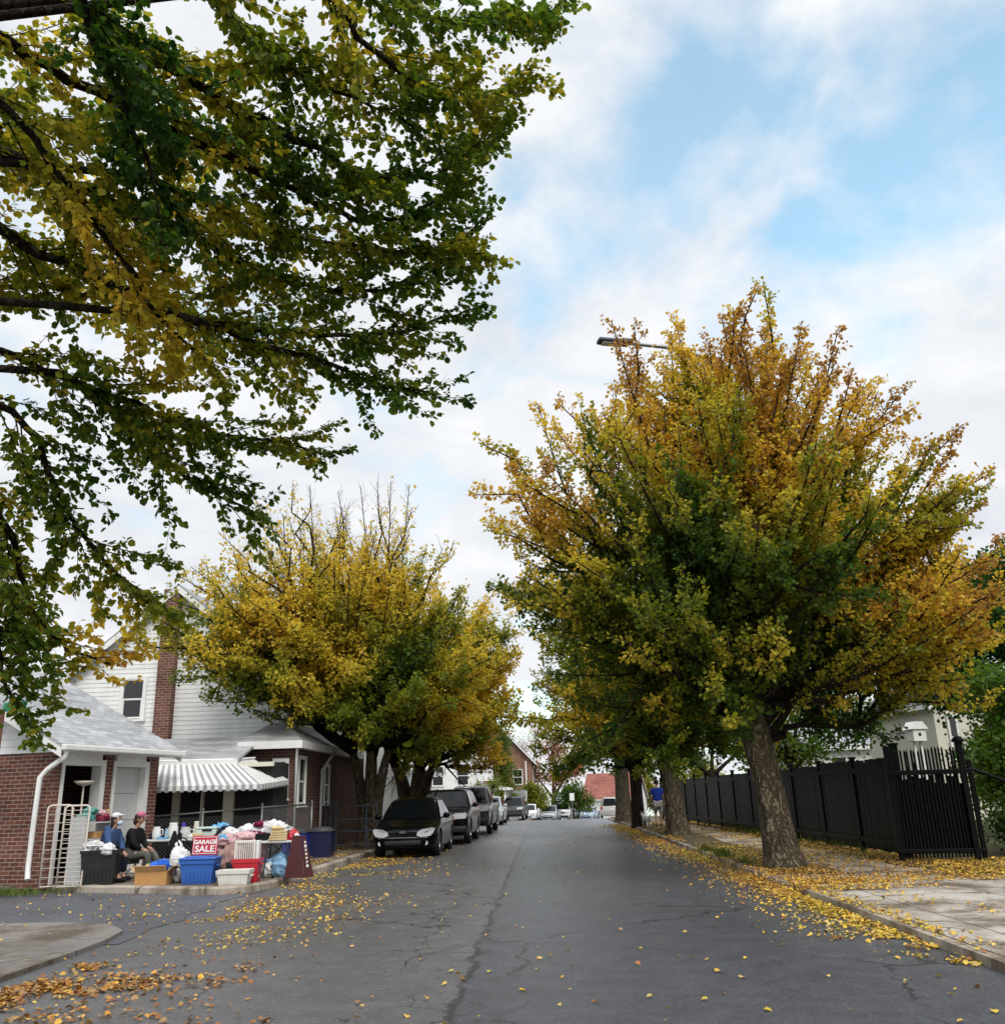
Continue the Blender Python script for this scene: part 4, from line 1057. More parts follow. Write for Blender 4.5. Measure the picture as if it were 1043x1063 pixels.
def fingers(mb, wrist, d, up, s=1.0, curl=.4, side=1):
    """palm and five bent fingers from the wrist along d"""
    d = Vector(d).normalized(); up = Vector(up); up = (up-d*up.dot(d)).normalized(); r = d.cross(up)*side; w = Vector(wrist)
    P = lambda a, b, e: w+r*a*s+d*b*s+up*e*s
    mb.tube([P(0,-.02,0), P(0,.04,0), P(0,.085,0)], [.026*s,.036*s,.034*s], 8)
    for a, ln in ((-.028,.062),(-.010,.074),(.009,.070),(.027,.056)):
        mb.tube([P(a*.8,.06,0), P(a,.09,0), P(a*1.1,.09+ln*.5,-curl*.02), P(a*1.1,.09+ln*.85,-curl*.06)], [.009*s,.009*s,.008*s,.006*s], 6)
    mb.tube([P(-.026,.015,0), P(-.05,.045,-.01), P(-.055,.075,-.02)], [.011*s,.010*s,.007*s], 6)
def eyes(parent, P, s):
    m = MB()
    for a in (.032,-.032): c = P(a, .083, .008); m.blob(c, (.011*s,)*3, amp=0, n=8)
    m.build('eye', M['dark'], parent, smooth=True)
def cloth_mat(name, c, rough=.9): return plain(name, c, rough, spec=.2, var=.28, sc=7, bump=.35, bsc=22)
M['denim'] = cloth_mat('blue_jacket_cloth', (.045,.085,.19)); M['navy'] = cloth_mat('dark_navy_cloth', (.012,.014,.028)); M['black_cloth'] = cloth_mat('black_cloth', (.01,.01,.012))
M['grey_cloth'] = cloth_mat('grey_trouser_cloth', (.085,.088,.078)); M['royal'] = cloth_mat('royal_blue_cloth', (.018,.05,.34)); M['khaki'] = cloth_mat('pale_patterned_cloth', (.36,.34,.33))
M['white_cloth'] = cloth_mat('white_cloth', (.58,.58,.585)); M['hair_dark'] = plain('dark_reddish_hair', (.035,.012,.012), .6, var=.3, sc=30); M['hair_black'] = plain('black_hair', (.008,.007,.007), .55, var=.3, sc=30)
M['pink'] = cloth_mat('pink_cloth', (.40,.12,.20)); M['mask'] = cloth_mat('pale_blue_cloth', (.42,.58,.68)); M['pile_white'] = M['white_cloth']

def seated(name, label, loc, rz, jacket, trousers, hairm, lean=.16, head_dir=(0,-1,.1), knee=.42, reach=(.05,-.34,.58), legs_out=.0, hood=False, cap=None, mask=False):
    """seated figure facing local -y, seat height .42"""
    T = empty(name, loc, rz, label, 'person', 'people at the sale')
    def hips(): return (0,.0,.50)
    nk = (0,-lean,1.02); hd = Vector((0,-lean-.05,1.20))
    sh = [(.17,-lean*.9,.95),(-.17,-lean*.9,.95)]; el = [(.23,-lean-.06,.70),(-.22,-lean-.08,.70)]; wr = [Vector((reach[0]+.06,reach[1],reach[2])), Vector((-reach[0]-.04,reach[1]+.03,reach[2]-.02))]
    kn = [(.13,-.40-legs_out*.35,.50),(-.12,-.42-legs_out*.2,.50)]; an = [(.14,-.36-legs_out,.11+legs_out*.22),(-.12,-.44-legs_out*.3,.10)]
    J = [(0,0,.50,.13),(0,-lean*.45,.74,(.135,.105)),(0,-lean*.85,.92,(.14,.10)),(*nk,.052),(hd.x,hd.y,hd.z-.06,.055)]
    E = [(0,1),(1,2),(2,3),(3,4)]
    for s in (0, 1):
        b = len(J); J += [(*sh[s],.062),(*el[s],.045),(*wr[s],.03)]; E += [(2,b),(b,b+1),(b+1,b+2)]
        b = len(J); sx = .09 if s == 0 else -.09; J += [(sx,-.05,.47,.095),(*kn[s],.062),(*an[s],.042),(an[s][0],an[s][1]-.15,an[s][2]-.06,.036)]; E += [(0,b),(b,b+1),(b+1,b+2),(b+2,b+3)]
    x = MB(); P = head_shape(x, hd, head_dir, (0,0,1), 1.02)
    for s in (0, 1): fingers(x, wr[s], Vector((-.35*(1 if s == 0 else -1),-.85,-.25)), (0,0,1), 1.0, .9, 1 if s == 0 else -1)
    body = link('body', skin_mesh('body', J, E, M['skin'], 1, x), T); eyes(body, P, 1.0)
    JJ = [(0,.0,.47,(.17,.15)),(0,-lean*.45,.74,(.18,.145)),(0,-lean*.85,.93,(.175,.13)),(0,-lean*.98,1.0,.085)]; EE = [(0,1),(1,2),(2,3)]
    for s in (0, 1):
        b = len(JJ); d = Vector(wr[s])-Vector(el[s]); w2 = Vector(el[s])+d*.86
        JJ += [(*sh[s],.085),(*el[s],.068),(*w2,.05)]; EE += [(2,b),(b,b+1),(b+1,b+2)]
    link('jacket', skin_mesh('jacket', JJ, EE, M[jacket], 2), T)
    JJ = [(0,.02,.47,.165)]; EE = []
    for s in (0, 1):
        b = len(JJ); sx = .09 if s == 0 else -.09; a = Vector(kn[s]).lerp(Vector(an[s]), .86); JJ += [(sx,-.08,.47,.115),(*kn[s],.082),(*a,.062)]; EE += [(0,b),(b,b+1),(b+1,b+2)]
    link('trousers', skin_mesh('trousers', JJ, EE, M[trousers], 2), T)
    for s in (0, 1):
        q = MB(); a = an[s]; q.blob((a[0], a[1]-.08, a[2]-.055), (.05,.135,.055), amp=.03, n=12, flat=.7); q.build('shoe', M['black_cloth'], T, smooth=True)
    d = Vector(head_dir).normalized(); hb = MB(); hb.blob(P(0,-.022,.03), (.092,.098,.108), seed=3, amp=.05, n=14); hb.blob(P(0,-.06,-.05), (.08,.06,.10), seed=4, amp=.08, n=12); hb.build('hair', M[hairm], T, smooth=True)
    if hood: q = MB(); q.blob((0,-lean*.75+.07,1.02), (.13,.09,.075), seed=5, amp=.08); q.build('hood', M[jacket], T, smooth=True)
    if cap:
        q = MB(); q.blob(P(0,0,.075), (.094,.104,.07), amp=.03, n=14); c = P(0,.13,.06); q.blob(c, (.075,.075,.014), amp=0, n=12); q.build('cap', M[cap], T, smooth=True)
    if mask: q = MB(); q.blob(P(0,.062,-.075), (.062,.06,.05), amp=.03, n=12); q.build('scarf', M['mask'], T, smooth=True)
    T.scale = (.93,.93,.93)
    return T
def folding_chair(name, label, loc, rz, mat):
    C = empty(name, loc, rz, label, 'chair', 'chairs of the two sellers'); C.scale = (.93,.93,.93)
    q = MB(); q.rbox((0,.02,.41), (.44,.42,.035), .012); q.build('seat', M[mat], C)
    q = MB(); q.rbox((0,.25,.68), (.44,.03,.30), .012, 0, 0, -.2); q.build('backrest', M[mat], C)
    for s in (.2,-.2):
        for a, b in (((s,.24,.86),(s,-.18,.0)),((s,-.17,.41),(s,.26,.0))): q = MB(); q.tube([a, b], .012, 6); q.build('leg', M['iron'], C)
PZ = .12
p1 = seated('person', 'seated person in a blue hooded jacket with white visor cap, facing the sale tables', (-8.40,17.95,PZ), R(78), 'denim', 'navy', 'hair_dark', lean=.16, head_dir=(.1,-1,.22), hood=True, cap='white_cloth', mask=True, reach=(.06,-.34,.56))
p2 = seated('person', 'seated person in black jacket and grey trousers with one leg stretched forward', (-8.10,18.4,PZ), R(84), 'black_cloth', 'grey_cloth', 'hair_dark', lean=.10, head_dir=(.05,-1,-.12), cap='pink', legs_out=.22, reach=(.05,-.36,.60))
folding_chair('folding_chair', 'folding chair under the person in the blue jacket', (-8.42,17.96,PZ), R(78), 'navy'); folding_chair('folding_chair', 'folding chair under the person in black', (-8.12,18.41,PZ), R(84), 'black_cloth')

def walker():
    T = empty('person', (4.55,37.6,.085), R(178), 'person in a blue top and pale knee length shorts walking away with a dog', 'person')
    J = [(0,0,.93,.125),(0,-.01,1.18,(.13,.095)),(0,-.01,1.38,(.15,.10)),(0,-.02,1.50,.055),(0,-.04,1.58,.055)]; E = [(0,1),(1,2),(2,3),(3,4)]
    A = [((.19,0,1.39),(.25,.05,1.12),(.27,-.05,.88)),((-.19,0,1.39),(-.25,.06,1.12),(-.24,.0,.86))]
    Lg = [((.09,0,.86),(.10,-.10,.50),(.10,.10,.10),(.10,-.04,.035)),((-.09,0,.86),(-.09,.0,.48),(-.09,.02,.09),(-.09,-.12,.04))]
    x = MB(); P = head_shape(x, (0,-.05,1.66), (0,-1,-.1), (0,0,1), 1.05)
    for s in (0, 1): fingers(x, A[s][2], (0,-.2,-1), (1,0,0), 1.0, .9, 1)
    for s in (0, 1):
        b = len(J); J += [(*A[s][0],.058),(*A[s][1],.044),(*A[s][2],.03)]; E += [(2,b),(b,b+1),(b+1,b+2)]
        b = len(J); J += [(*Lg[s][0],.10),(*Lg[s][1],.062),(*Lg[s][2],.04),(*Lg[s][3],.036)]; E += [(0,b),(b,b+1),(b+1,b+2),(b+2,b+3)]
    body = link('body', skin_mesh('body', J, E, M['skin'], 1, x), T); eyes(body, P, 1.0)
    JJ = [(0,0,.88,(.19,.15)),(0,-.01,1.15,(.185,.14)),(0,-.01,1.38,(.19,.13)),(0,-.02,1.47,.08)]; EE = [(0,1),(1,2),(2,3)]
    for s in (0, 1): b = len(JJ); JJ += [(*A[s][0],.08),(A[s][1][0],A[s][1][1]-.01,1.2,.07)]; EE += [(2,b),(b,b+1)]
    link('shirt', skin_mesh('shirt', JJ, EE, M['royal'], 2), T)
    JJ = [(0,0,.88,.16)]; EE = []
    for s in (0, 1): b = len(JJ); k = Vector(Lg[s][0]).lerp(Vector(Lg[s][1]), .95); JJ += [(*Lg[s][0],.12),(*k,.095)]; EE += [(0,b),(b,b+1)]
    link('shorts', skin_mesh('shorts', JJ, EE, M['khaki'], 2), T)
    for s in (0, 1): q = MB(); a = Lg[s][3]; q.blob((a[0], a[1]-.03, a[2]+.012), (.05,.14,.05), amp=.03, n=12, flat=.8); q.build('shoe', M['black_cloth'], T, smooth=True)
    hb = MB(); hb.blob(P(0,-.02,.035), (.09,.10,.105), seed=3, amp=.05); hb.build('hair', M['hair_black'], T, smooth=True)
walker()
def dog():
    D = empty('dog', (4.02,37.2,.085), R(200), 'small white dog on the pavement at the left of the walker', 'dog')
    J = [(0,.18,.34,.085),(0,0,.335,(.09,.095)),(0,-.17,.345,(.10,.115)),(0,-.29,.43,.065),(0,-.34,.50,.07),(0,-.43,.48,.04),(0,-.48,.47,.03),(0,.27,.40,.03),(0,.34,.50,.02)]
    E = [(0,1),(1,2),(2,3),(3,4),(4,5),(5,6),(0,7),(7,8)]
    for s in (.065,-.065):
        b = len(J); J += [(s,-.17,.24,.045),(s,-.16,.12,.028),(s,-.17,.035,.024),(s,-.20,.022,.024)]; E += [(2,b),(b,b+1),(b+1,b+2),(b+2,b+3)]
        b = len(J); J += [(s,.14,.26,.06),(s,.11,.19,.04),(s,.20,.11,.024),(s,.18,.03,.022),(s,.15,.022,.024)]; E += [(0,b),(b,b+1),(b+1,b+2),(b+2,b+3),(b+3,b+4)]
    link('body', skin_mesh('body', J, E, M['white_cloth'], 2), D)
    for s in (.05,-.05): q = MB(); q.blob((s,-.33,.565), (.022,.014,.045), amp=0, n=8); q.build('ear', M['khaki'], D, smooth=True)
    q = MB(); q.blob((0,-.512,.478), (.014,.012,.012), amp=0, n=8); q.build('nose', M['black'], D, smooth=True)
    tag(MB().tube([(4.05,37.5,.55),(4.15,37.55,.62),(4.28,37.6,.95)], .006, 5).build('dog_leash', M['black_cloth']), 'thin dark leash between the walker and the white dog', 'leash')
dog()

# ------------------------------------------------------------------ the yard sale
M['tote_blue'] = plain('blue_plastic', (.03,.115,.42), .4, var=.08); M['bin_red'] = plain('red_plastic', (.5,.018,.035), .35, var=.08); M['bin_white'] = plain('milky_plastic', (.66,.64,.6), .45, var=.06)
M['bin_blue'] = plain('recycling_blue_plastic', (.012,.035,.30), .45, var=.12); M['bin_navy'] = plain('navy_plastic', (.008,.012,.05), .45, var=.12); M['lid_grey'] = plain('grey_lid', (.05,.055,.06), .5, var=.1)
M['tub_black'] = plain('black_tub', (.011,.011,.012), .45, var=.15); M['carton'] = plain('brown_carton', (.46,.245,.09), .85, var=.08, sc=3); M['carton_in'] = plain('carton_inside', (.55,.33,.15), .85, var=.08)
M['maroon'] = plain('maroon_board', (.065,.01,.012), .5, var=.15); M['sign_red'] = plain('sign_red', (.45,.012,.04), .4, var=.06); M['cream_metal'] = plain('cream_enamel', (.6,.53,.46), .4, var=.1)
M['blush'] = cloth_mat('blush_cloth', (.52,.33,.34)); M['rose'] = cloth_mat('rose_print_cloth', (.30,.19,.17)); M['teal'] = cloth_mat('teal_cloth', (.10,.30,.27)); M['crimson'] = cloth_mat('crimson_cloth', (.36,.05,.09))
M['violet'] = cloth_mat('violet_cloth', (.09,.05,.36)); M['sky_blue'] = cloth_mat('sky_blue_cloth', (.12,.33,.55)); M['cobalt'] = cloth_mat('cobalt_cloth', (.03,.14,.62)); M['wine'] = cloth_mat('wine_cloth', (.16,.012,.05))
M['mint'] = plain('pale_mint_plastic', (.48,.58,.54), .5, var=.06); M['bag_plastic'] = plain('white_bag_plastic', (.68,.68,.68), .35, var=.12, sc=9, bump=.5, bsc=9); M['ice_blue'] = plain('pale_blue_bag', (.20,.36,.55), .35, var=.3, sc=8)
M['green_bag'] = cloth_mat('lime_green_cloth', (.15,.26,.035)); M['table_top'] = plain('table_top_plastic', (.55,.55,.54), .5, var=.06); M['yellow_wood'] = plain('pale_wood', (.55,.45,.22), .6, var=.1); M['tan'] = plain('tan_card', (.55,.42,.22), .7, var=.15)
def thing1(name, mb, mats, label, cat, group=None, smooth=False, sharp=None):
    return tag(mb.build(name, [M[x] for x in mats] if isinstance(mats, (list, tuple)) else M[mats], smooth=smooth, sharp=sharp), label, cat, group)
def tub(name, label, loc, rz, w, d, h, mat, cat, k=.86, lid=None, contents=None, group=None):
    T = empty(name, loc, rz, label, cat, group); m = MB()
    # outer shell, rolled rim, inner shell
    def ring(s, z, e=0): return [(-w/2*s-e,-d/2*s-e,z),(w/2*s+e,-d/2*s-e,z),(w/2*s+e,d/2*s+e,z),(-w/2*s-e,d/2*s+e,z)]
    rs = [ring(k,0), ring(.985,h-.06), ring(.985,h-.06,.018), ring(1,h,.018), ring(1,h,-.012), ring(k,.03,-.01)]
    vs = [p for r in rs for p in r]; fs = [(3,2,1,0)]
    for i in range(5):
        for j in range(4): j2 = (j+1) % 4; fs.append((i*4+j, i*4+j2, (i+1)*4+j2, (i+1)*4+j))
    fs.append((20,21,22,23)); m.add(vs, fs)
    for i in range(-3, 4): m.box((i*w*.11, -d/2*(.93)-.002, h*.42), (.014,.02,h*.6), 0, 0, -.08)
    m.build('body', M[mat], T)
    if lid: q = MB(); q.rbox((0,0,h+.025), (w+.06,d+.06,.045), .018); q.rbox((0,0,h+.055), (w*.8,d*.8,.02), .008); q.build('lid', M[lid], T)
    for s in (1,-1): q = MB(); q.rbox((s*(w/2+.02),0,h-.1), (.05,.16,.03), .01); q.build('handle', M[mat], T)
    return T
def heap(name, label, cat, loc, parts, group=None):
    """soft things piled up: each part (x,y,z,rx,ry,rz,mat)"""
    T = empty(name, loc, 0, label, cat, group)
    for i, (x, y, z, rx, ry, rz, mt) in enumerate(parts):
        q = MB(); q.rag((x, y, z), (rx*1.12, ry*1.12, rz*1.15), seed=i*7+len(label), flat=.75, fold=.21); q.build('garment', M[mt], T, smooth=True)
    return T
def table(name, label, loc, rz, w, d, h, group='sale tables'):
    T = empty(name, loc, rz, label, 'table', group); q = MB(); q.rbox((0,0,h-.02), (w,d,.04), .012); q.build('tabletop', M['table_top'], T)
    for sx in (-1,1):
        for sy in (-1,1): q = MB(); q.tube([(sx*(w/2-.16),sy*(d/2-.08),h-.04),(sx*(w/2-.09),sy*(d/2-.08),0)], .014, 6); q.build('leg', M['iron' if 'long' in label else 'blue_iron'], T)
        q = MB(); q.tube([(sx*(w/2-.12),-d/2+.08,h*.45),(sx*(w/2-.12),d/2-.08,h*.45)], .01, 6); q.tube([(sx*(w/2-.12),0,h*.45),(sx*(w/2-.45),0,h-.05)], .01, 6); q.build('brace', M['blue_iron'], T)
    return T
# wire panels leaning by the open garage door
def wire_panel(name, label, loc, rz, lean, w, h, nb):
    T = empty(name, loc, rz, label, 'wire rack', 'cream wire panels by the garage'); T.rotation_euler = (lean, 0, rz)
    f = MB(); r = .06; f.tube([(0,0,0),(0,0,h-r),(r*.3,0,h-r*.3),(r,0,h),(w-r,0,h),(w-r*.3,0,h-r*.3),(w,0,h-r),(w,0,0),(0,0,0)], .017, 8); f.build('frame', M['cream_metal'], T, smooth=True)
    g = MB()
    for i in range(1, nb): g.tube([(0,0,h*i/nb),(w,0,h*i/nb)], .006, 5)
    for i in (1, 2): g.tube([(w*i/3,.012,0),(w*i/3,.012,h)], .006, 5)
    g.build('wire', M['cream_metal'], T)
wire_panel('wire_panel', 'cream wire rack panel leaning in the open garage doorway, mostly empty frame', (-9.20,17.2,PZ), R(30), R(-6), .42, 1.42, 9)
wire_panel('wire_panel', 'cream wire rack panel standing in front of the other one, closely barred', (-8.85,17.12,PZ), R(16), R(-4), .42, 1.40, 17)
def shelf_unit():
    T = empty('shelf_unit', (-8.62,17.75,PZ), R(78), 'white shelf unit crammed with boxes inside the open garage door', 'shelf')
    for s in (-.36,.36): q = MB(); q.box((s,0,.6), (.03,.34,1.2)); q.build('side_panel', M['white_grey'], T)
    for z in (.12,.45,.78,1.08): q = MB(); q.box((0,0,z), (.69,.34,.025)); q.build('shelf', M['white_grey'], T)
shelf_unit()
for i, (x, y, z, w, h, mt, lab) in enumerate([(-8.63,17.60,.585,.24,.16,'carton_in','tan box on the middle shelf inside the garage door'),(-8.6,17.9,.585,.22,.2,'white_grey','grey white box beside the tan one on the middle shelf'),(-8.62,17.62,.26,.26,.2,'black_cloth','dark box on the low shelf inside the garage door'),(-8.6,17.88,.915,.28,.12,'carton','brown box on the high shelf inside the garage door')]):
    thing1('storage_box', MB().rbox((x, y, z+h/2), (.26, w, h), .01, R(-12)), mt, lab, 'box', 'boxes on the shelf unit')
heap('folded_cloth', 'teal blanket heaped on top of the shelf unit', 'blanket', (-8.68,17.62,1.215), [(0,0,.09,.17,.15,.10,'teal'),(.05,.05,.19,.13,.12,.08,'teal')])
heap('folded_cloth', 'crimson patterned cloth on top of the shelf unit', 'cloth', (-8.53,17.98,1.215), [(0,0,.08,.15,.16,.10,'crimson'),(.02,-.05,.15,.11,.12,.06,'blush')])
def torchiere():
    T = empty('floor_lamp', (-9.05,18.15,.12), 0, 'unlit cream floor lamp with a shallow bowl inside the open garage', 'floor lamp')
    q = MB(); q.lathe([(.14,0),(.13,.02),(.03,.03)], n=16); q.build('base', M['cream_metal'], T); q = MB(); q.tube([(0,0,.02),(0,0,1.78)], .018, 8); q.build('pole', M['cream_metal'], T)
    q = MB(); q.lathe([(.03,1.76),(.14,1.80),(.2,1.86),(.19,1.86),(.12,1.81),(.0,1.79)], n=20, cap=False); q.build('lamp_shade', M['cream_metal'], T, smooth=True)
torchiere()
thing1('board', MB().prism([(0,0),(.13,0),(.07,1.32),(-.02,1.32)], 'y', 0, .03), 'yellow_wood', 'pale yellow board leaning upright against the brick pillar', 'board').location = (-8.73,18.9,PZ)
bpy.context.scene.objects['board'].rotation_euler = (0, R(-8), R(70))
tub('storage_tub', 'large black tub with white cloths spilling over its rim', (-8.24,17.5,PZ), R(12), .62, .46, .60, 'tub_black', 'tub')
heap('white_cloth', 'white cloths spilling over the rim of the large black tub', 'cloth', (-8.24,17.48,PZ+.55), [(-.12,-.05,.12,.22,.18,.09,'white_cloth'),(.17,-.12,.05,.16,.14,.10,'white_cloth'),(-.2,-.16,.03,.09,.08,.06,'white_cloth'),(.05,.05,.08,.25,.16,.08,'black_cloth')])
def carton():
    T = empty('cardboard_box', (-7.08,17.18,PZ), R(3), 'open brown cardboard box at the kerb with a blue cloth inside', 'box'); w, d, h = .56, .38, .22
    m = MB(); m.box((0,-d/2,h/2), (w,.012,h)); m.box((0,d/2,h/2), (w,.012,h)); m.box((-w/2,0,h/2), (.012,d-.014,h)); m.box((w/2,0,h/2), (.012,d-.014,h)); m.box((0,0,.008), (w-.014,d-.014,.012)); m.build('body', M['carton'], T)
    for (c, s, a) in (((0,-d/2-.045,h+.055), (w,.008,.15), -.75),((0,d/2+.06,h+.05), (w,.008,.15), .9)): q = MB(); q.box((c[0],c[1],c[2]), s, 0, 0, -a); q.build('flap', M['carton_in'], T)
    for s in (1,-1): q = MB(); q.box((s*(w/2+.05),0,h+.04), (.008,d,.14), 0, 0, 0, s*.8); q.build('flap', M['carton_in'], T)
carton()
heap('blue_cloth', 'bright blue cloth poking out of the open cardboard box', 'cloth', (-7.05,17.28,PZ+.10), [(0,0,.16,.2,.15,.12,'cobalt'),(.1,.03,.22,.14,.12,.09,'cobalt')])
heap('green_bag', 'lime green bag on the ground by the seated people', 'bag', (-7.35,17.85,PZ), [(0,0,.15,.24,.16,.18,'green_bag'),(.2,.05,.12,.12,.12,.12,'green_bag')])
def white_bag():
    T = empty('plastic_bag', (-6.74,17.45,PZ), 0, 'full white plastic bag left of the blue tote', 'bag'); q = MB(); q.rag((0,0,.29), (.24,.2,.36), seed=8, flat=.8, fold=.2); q.build('sack', M['bag_plastic'], T, smooth=True)
    q = MB(); q.tube([(-.07,0,.55),(-.09,0,.68),(-.04,0,.72),(0,0,.66),(.03,0,.56)], [.035,.025,.02,.025,.035], 8); q.build('handle', M['bag_plastic'], T, smooth=True)
white_bag()
def push_cart():
    T = empty('push_trolley', (-6.88,17.18,PZ), R(14), 'small trolley with thin spoked wheels before the white plastic bag', 'trolley')
    for x in (-.1,.16):
        w = MB(); vs = [(.14*math.cos(2*PI*k/24)+x, 0, .145+.14*math.sin(2*PI*k/24)) for k in range(25)]; w.tube(vs, .011, 6, cap=False)
        for k in range(8): t = PI*k/4; w.tube([(x,0,.145),(x+.135*math.cos(t),0,.145+.135*math.sin(t))], .003, 4)
        w.build('wheel', M['tyre'], T, smooth=True)
    f = MB(); f.tube([(-.1,.02,.145),(.16,.02,.145),(.2,.05,.4),(-.15,.06,.42),(-.1,.02,.145)], .009, 6); f.tube([(-.15,.06,.42),(-.3,.1,.62)], .009, 6); f.build('frame', M['iron'], T)
push_cart()
def coat():
    T = empty('black_bag', (-7.18,18.35,PZ), 0, 'tall black duffel bag drooping by the long table', 'bag'); q = MB(); q.rag((0,0,.38), (.2,.17,.46), seed=5, flat=.8, fold=.2); q.build('sack', M['black_cloth'], T, smooth=True)
    q = MB(); q.tube([(.05,0,.75),(.2,-.05,.72),(.36,-.1,.55),(.42,-.1,.5)], .014, 6); q.build('strap', M['black_cloth'], T, smooth=True)
coat()
t1 = table('folding_table', 'long grey table crowded with crockery before the porch', (-7.25,19.1,PZ), R(4), 1.75, .62, .70)
def jug(label, x, y, z, r, h, mt, cat='jug', name='jug', handle=True):
    T = empty(name, (x,y,z), 0, label, cat, 'crockery on the long table'); q = MB(); q.lathe([(0,0),(r*.8,0),(r,h*.3),(r*.92,h*.7),(r*.75,h*.92),(r*.82,h),(r*.74,h),(r*.68,h*.9),(0,h*.3)], n=18, cap=False); q.build('vessel', M[mt], T, smooth=True)
    if handle: q = MB(); q.tube([(r*.85,0,h*.8),(r*1.5,0,h*.75),(r*1.55,0,h*.4),(r*.95,0,h*.25)], r*.12, 6); q.build('handle', M[mt], T, smooth=True)
TZ = PZ+.70
jug('white jug with a handle at the left end of the long table', -7.85,18.98,TZ,.085,.24,'white'); jug('taller white domed jar left of the middle of the long table', -7.52,19.0,TZ,.10,.31,'white','jar','jar',False)
jug('small bluish jar between the white ones', -7.68,19.15,TZ,.07,.2,'mask','jar','jar',False); jug('cream pot in the middle of the long table', -7.25,18.96,TZ,.11,.22,'white_grey','pot','pot')
jug('small dark pot at the far left table corner', -7.98,19.1,TZ,.07,.12,'navy','pot','pot',False)
jug('short white bowl between the jars and the mint case', -7.08,18.95,TZ,.12,.10,'white','bowl','bowl',False)
def case():
    T = empty('storage_case', (-6.80,19.0,TZ), R(4), 'pale mint storage case on the long table', 'case', 'crockery on the long table'); q = MB(); q.rbox((0,0,.085), (.42,.3,.17), .03); q.build('body', M['mint'], T)
    q = MB(); q.rbox((0,0,.19), (.43,.31,.045), .02); q.build('lid', M['mint'], T); q = MB(); q.rbox((.02,-.16,.15), (.2,.02,.03), .008); q.build('handle', M['black_cloth'], T)
case()
heap('folded_cloth', 'sky blue folded cloth behind the mint case', 'cloth', (-6.62,19.2,TZ), [(0,0,.15,.24,.16,.13,'sky_blue')])
heap('clothes_pile', 'dark pile of folded clothes at the right end of the long table', 'clothes', (-6.42,18.95,TZ-.06), [(0,0,.10,.24,.18,.13,'black_cloth'),(.03,.03,.2,.2,.15,.09,'navy'),(.28,-.02,.05,.16,.15,.10,'violet')])
t3 = table('folding_table', 'middle table buried under white and pink clothes', (-5.85,18.55,PZ), R(-3), 1.1, .6, .66)
heap('clothes_pile', 'white clothes heaped along the back of the middle table', 'clothes', (-5.8,18.72,PZ+.64), [(-.42,0,.12,.26,.2,.13,'white_cloth'),(-.05,.04,.16,.32,.2,.15,'white_cloth'),(.35,.02,.20,.36,.2,.17,'white_cloth'),(.6,.0,.17,.2,.18,.13,'white_cloth'),(.12,-.2,.06,.2,.14,.12,'wine')])
heap('clothes_pile', 'blush pink clothes tumbling over the front of the middle table', 'clothes', (-5.85,18.2,PZ+.0), [(-.35,.05,.66,.34,.22,.12,'blush'),(.05,.0,.68,.30,.22,.15,'blush'),(.32,.0,.62,.24,.2,.17,'blush'),(-.05,-.02,.50,.20,.16,.22,'blush'),(.42,-.03,.42,.12,.12,.26,'blush'),(-.4,.02,.5,.2,.15,.16,'blush')])
heap('floral_bag', 'brownish floral cloth bag under the pink clothes', 'bag', (-5.95,17.9,PZ), [(0,0,.32,.28,.2,.30,'rose'),(.05,.05,.12,.32,.22,.14,'grey_cloth')])
heap('dark_bag', 'dark bag on the ground right of the blue tote', 'bag', (-5.78,17.42,PZ), [(0,0,.12,.18,.14,.15,'navy')])
tub('storage_tote', 'blue plastic tote with a lid, under the red sale sign', (-6.22,17.1,PZ), R(3), .60, .42, .40, 'tote_blue', 'tote', .84, 'tote_blue')
def sale_sign():
    T = empty('sale_sign', (-6.18,17.14,PZ+.47), R(2), 'red GARAGE SALE sign standing on the blue tote', 'sign'); q = MB(); q.rbox((0,0,.17), (.46,.012,.33), .006); q.build('board', M['sign_red'], T); T.rotation_euler = (R(-8),0,R(2))
    b = MB()
    for z in (.03,.31): b.box((0,-.0085,z), (.42,.004,.009))
    for x in (-.2055,.2055): b.box((x,-.0085,.17), (.009,.004,.271))
    b.build('border', M['white'], T)
    for txt, z, s in (('GARAGE', .195, .098), ('SALE', .06, .15)):
        cu = bpy.data.curves.new('t', 'FONT'); cu.body = txt; cu.size = s; cu.align_x = 'CENTER'; cu.extrude = .002; cu.offset = .0035
        o = bpy.data.objects.new('t', cu); COL.objects.link(o); dg = bpy.context.evaluated_depsgraph_get(); me = bpy.data.meshes.new_from_object(o.evaluated_get(dg)); bpy.data.objects.remove(o)
        me.materials.clear(); me.materials.append(M['white']); w = link('lettering', me, T); w.location = (0,-.0095,z); w.rotation_euler = (R(90),0,0); w.scale = (1.12,1,1)
sale_sign()
tub('storage_bin', 'open red plastic bin behind the white tub', (-5.36,17.12,PZ), R(4), .46, .38, .40, 'bin_red', 'bin', .82)
tub('storage_bin', 'low milky white tub at the kerb edge', (-5.42,16.62,PZ), R(4), .54, .36, .25, 'bin_white', 'tub', .86)
def crate():
    T = empty('slatted_panel', (-5.42,17.12,PZ+.06), R(3), 'cream slatted plastic panel standing in the red bin', 'panel'); f = MB()
    for x in (-.17,.17): f.rbox((x,0,.33), (.045,.05,.62), .01)
    f.rbox((0,0,.62), (.38,.05,.05), .01); f.rbox((0,0,.3), (.34,.05,.03), .01); f.build('frame', M['bin_white'], T)
    s = MB()
    for i in range(8): s.box((-.13+.037*i,0,.46), (.016,.03,.28))
    s.build('slats', M['bin_white'], T)
    q = MB(); q.rbox((.235,.01,.33), (.05,.16,.62), .01); q.build('side_board', M['white'], T)
crate()
t2 = table('folding_table', 'small table with dark folding legs at the right end of the sale', (-5.05,17.95,PZ), R(6), .66, .5, .66)
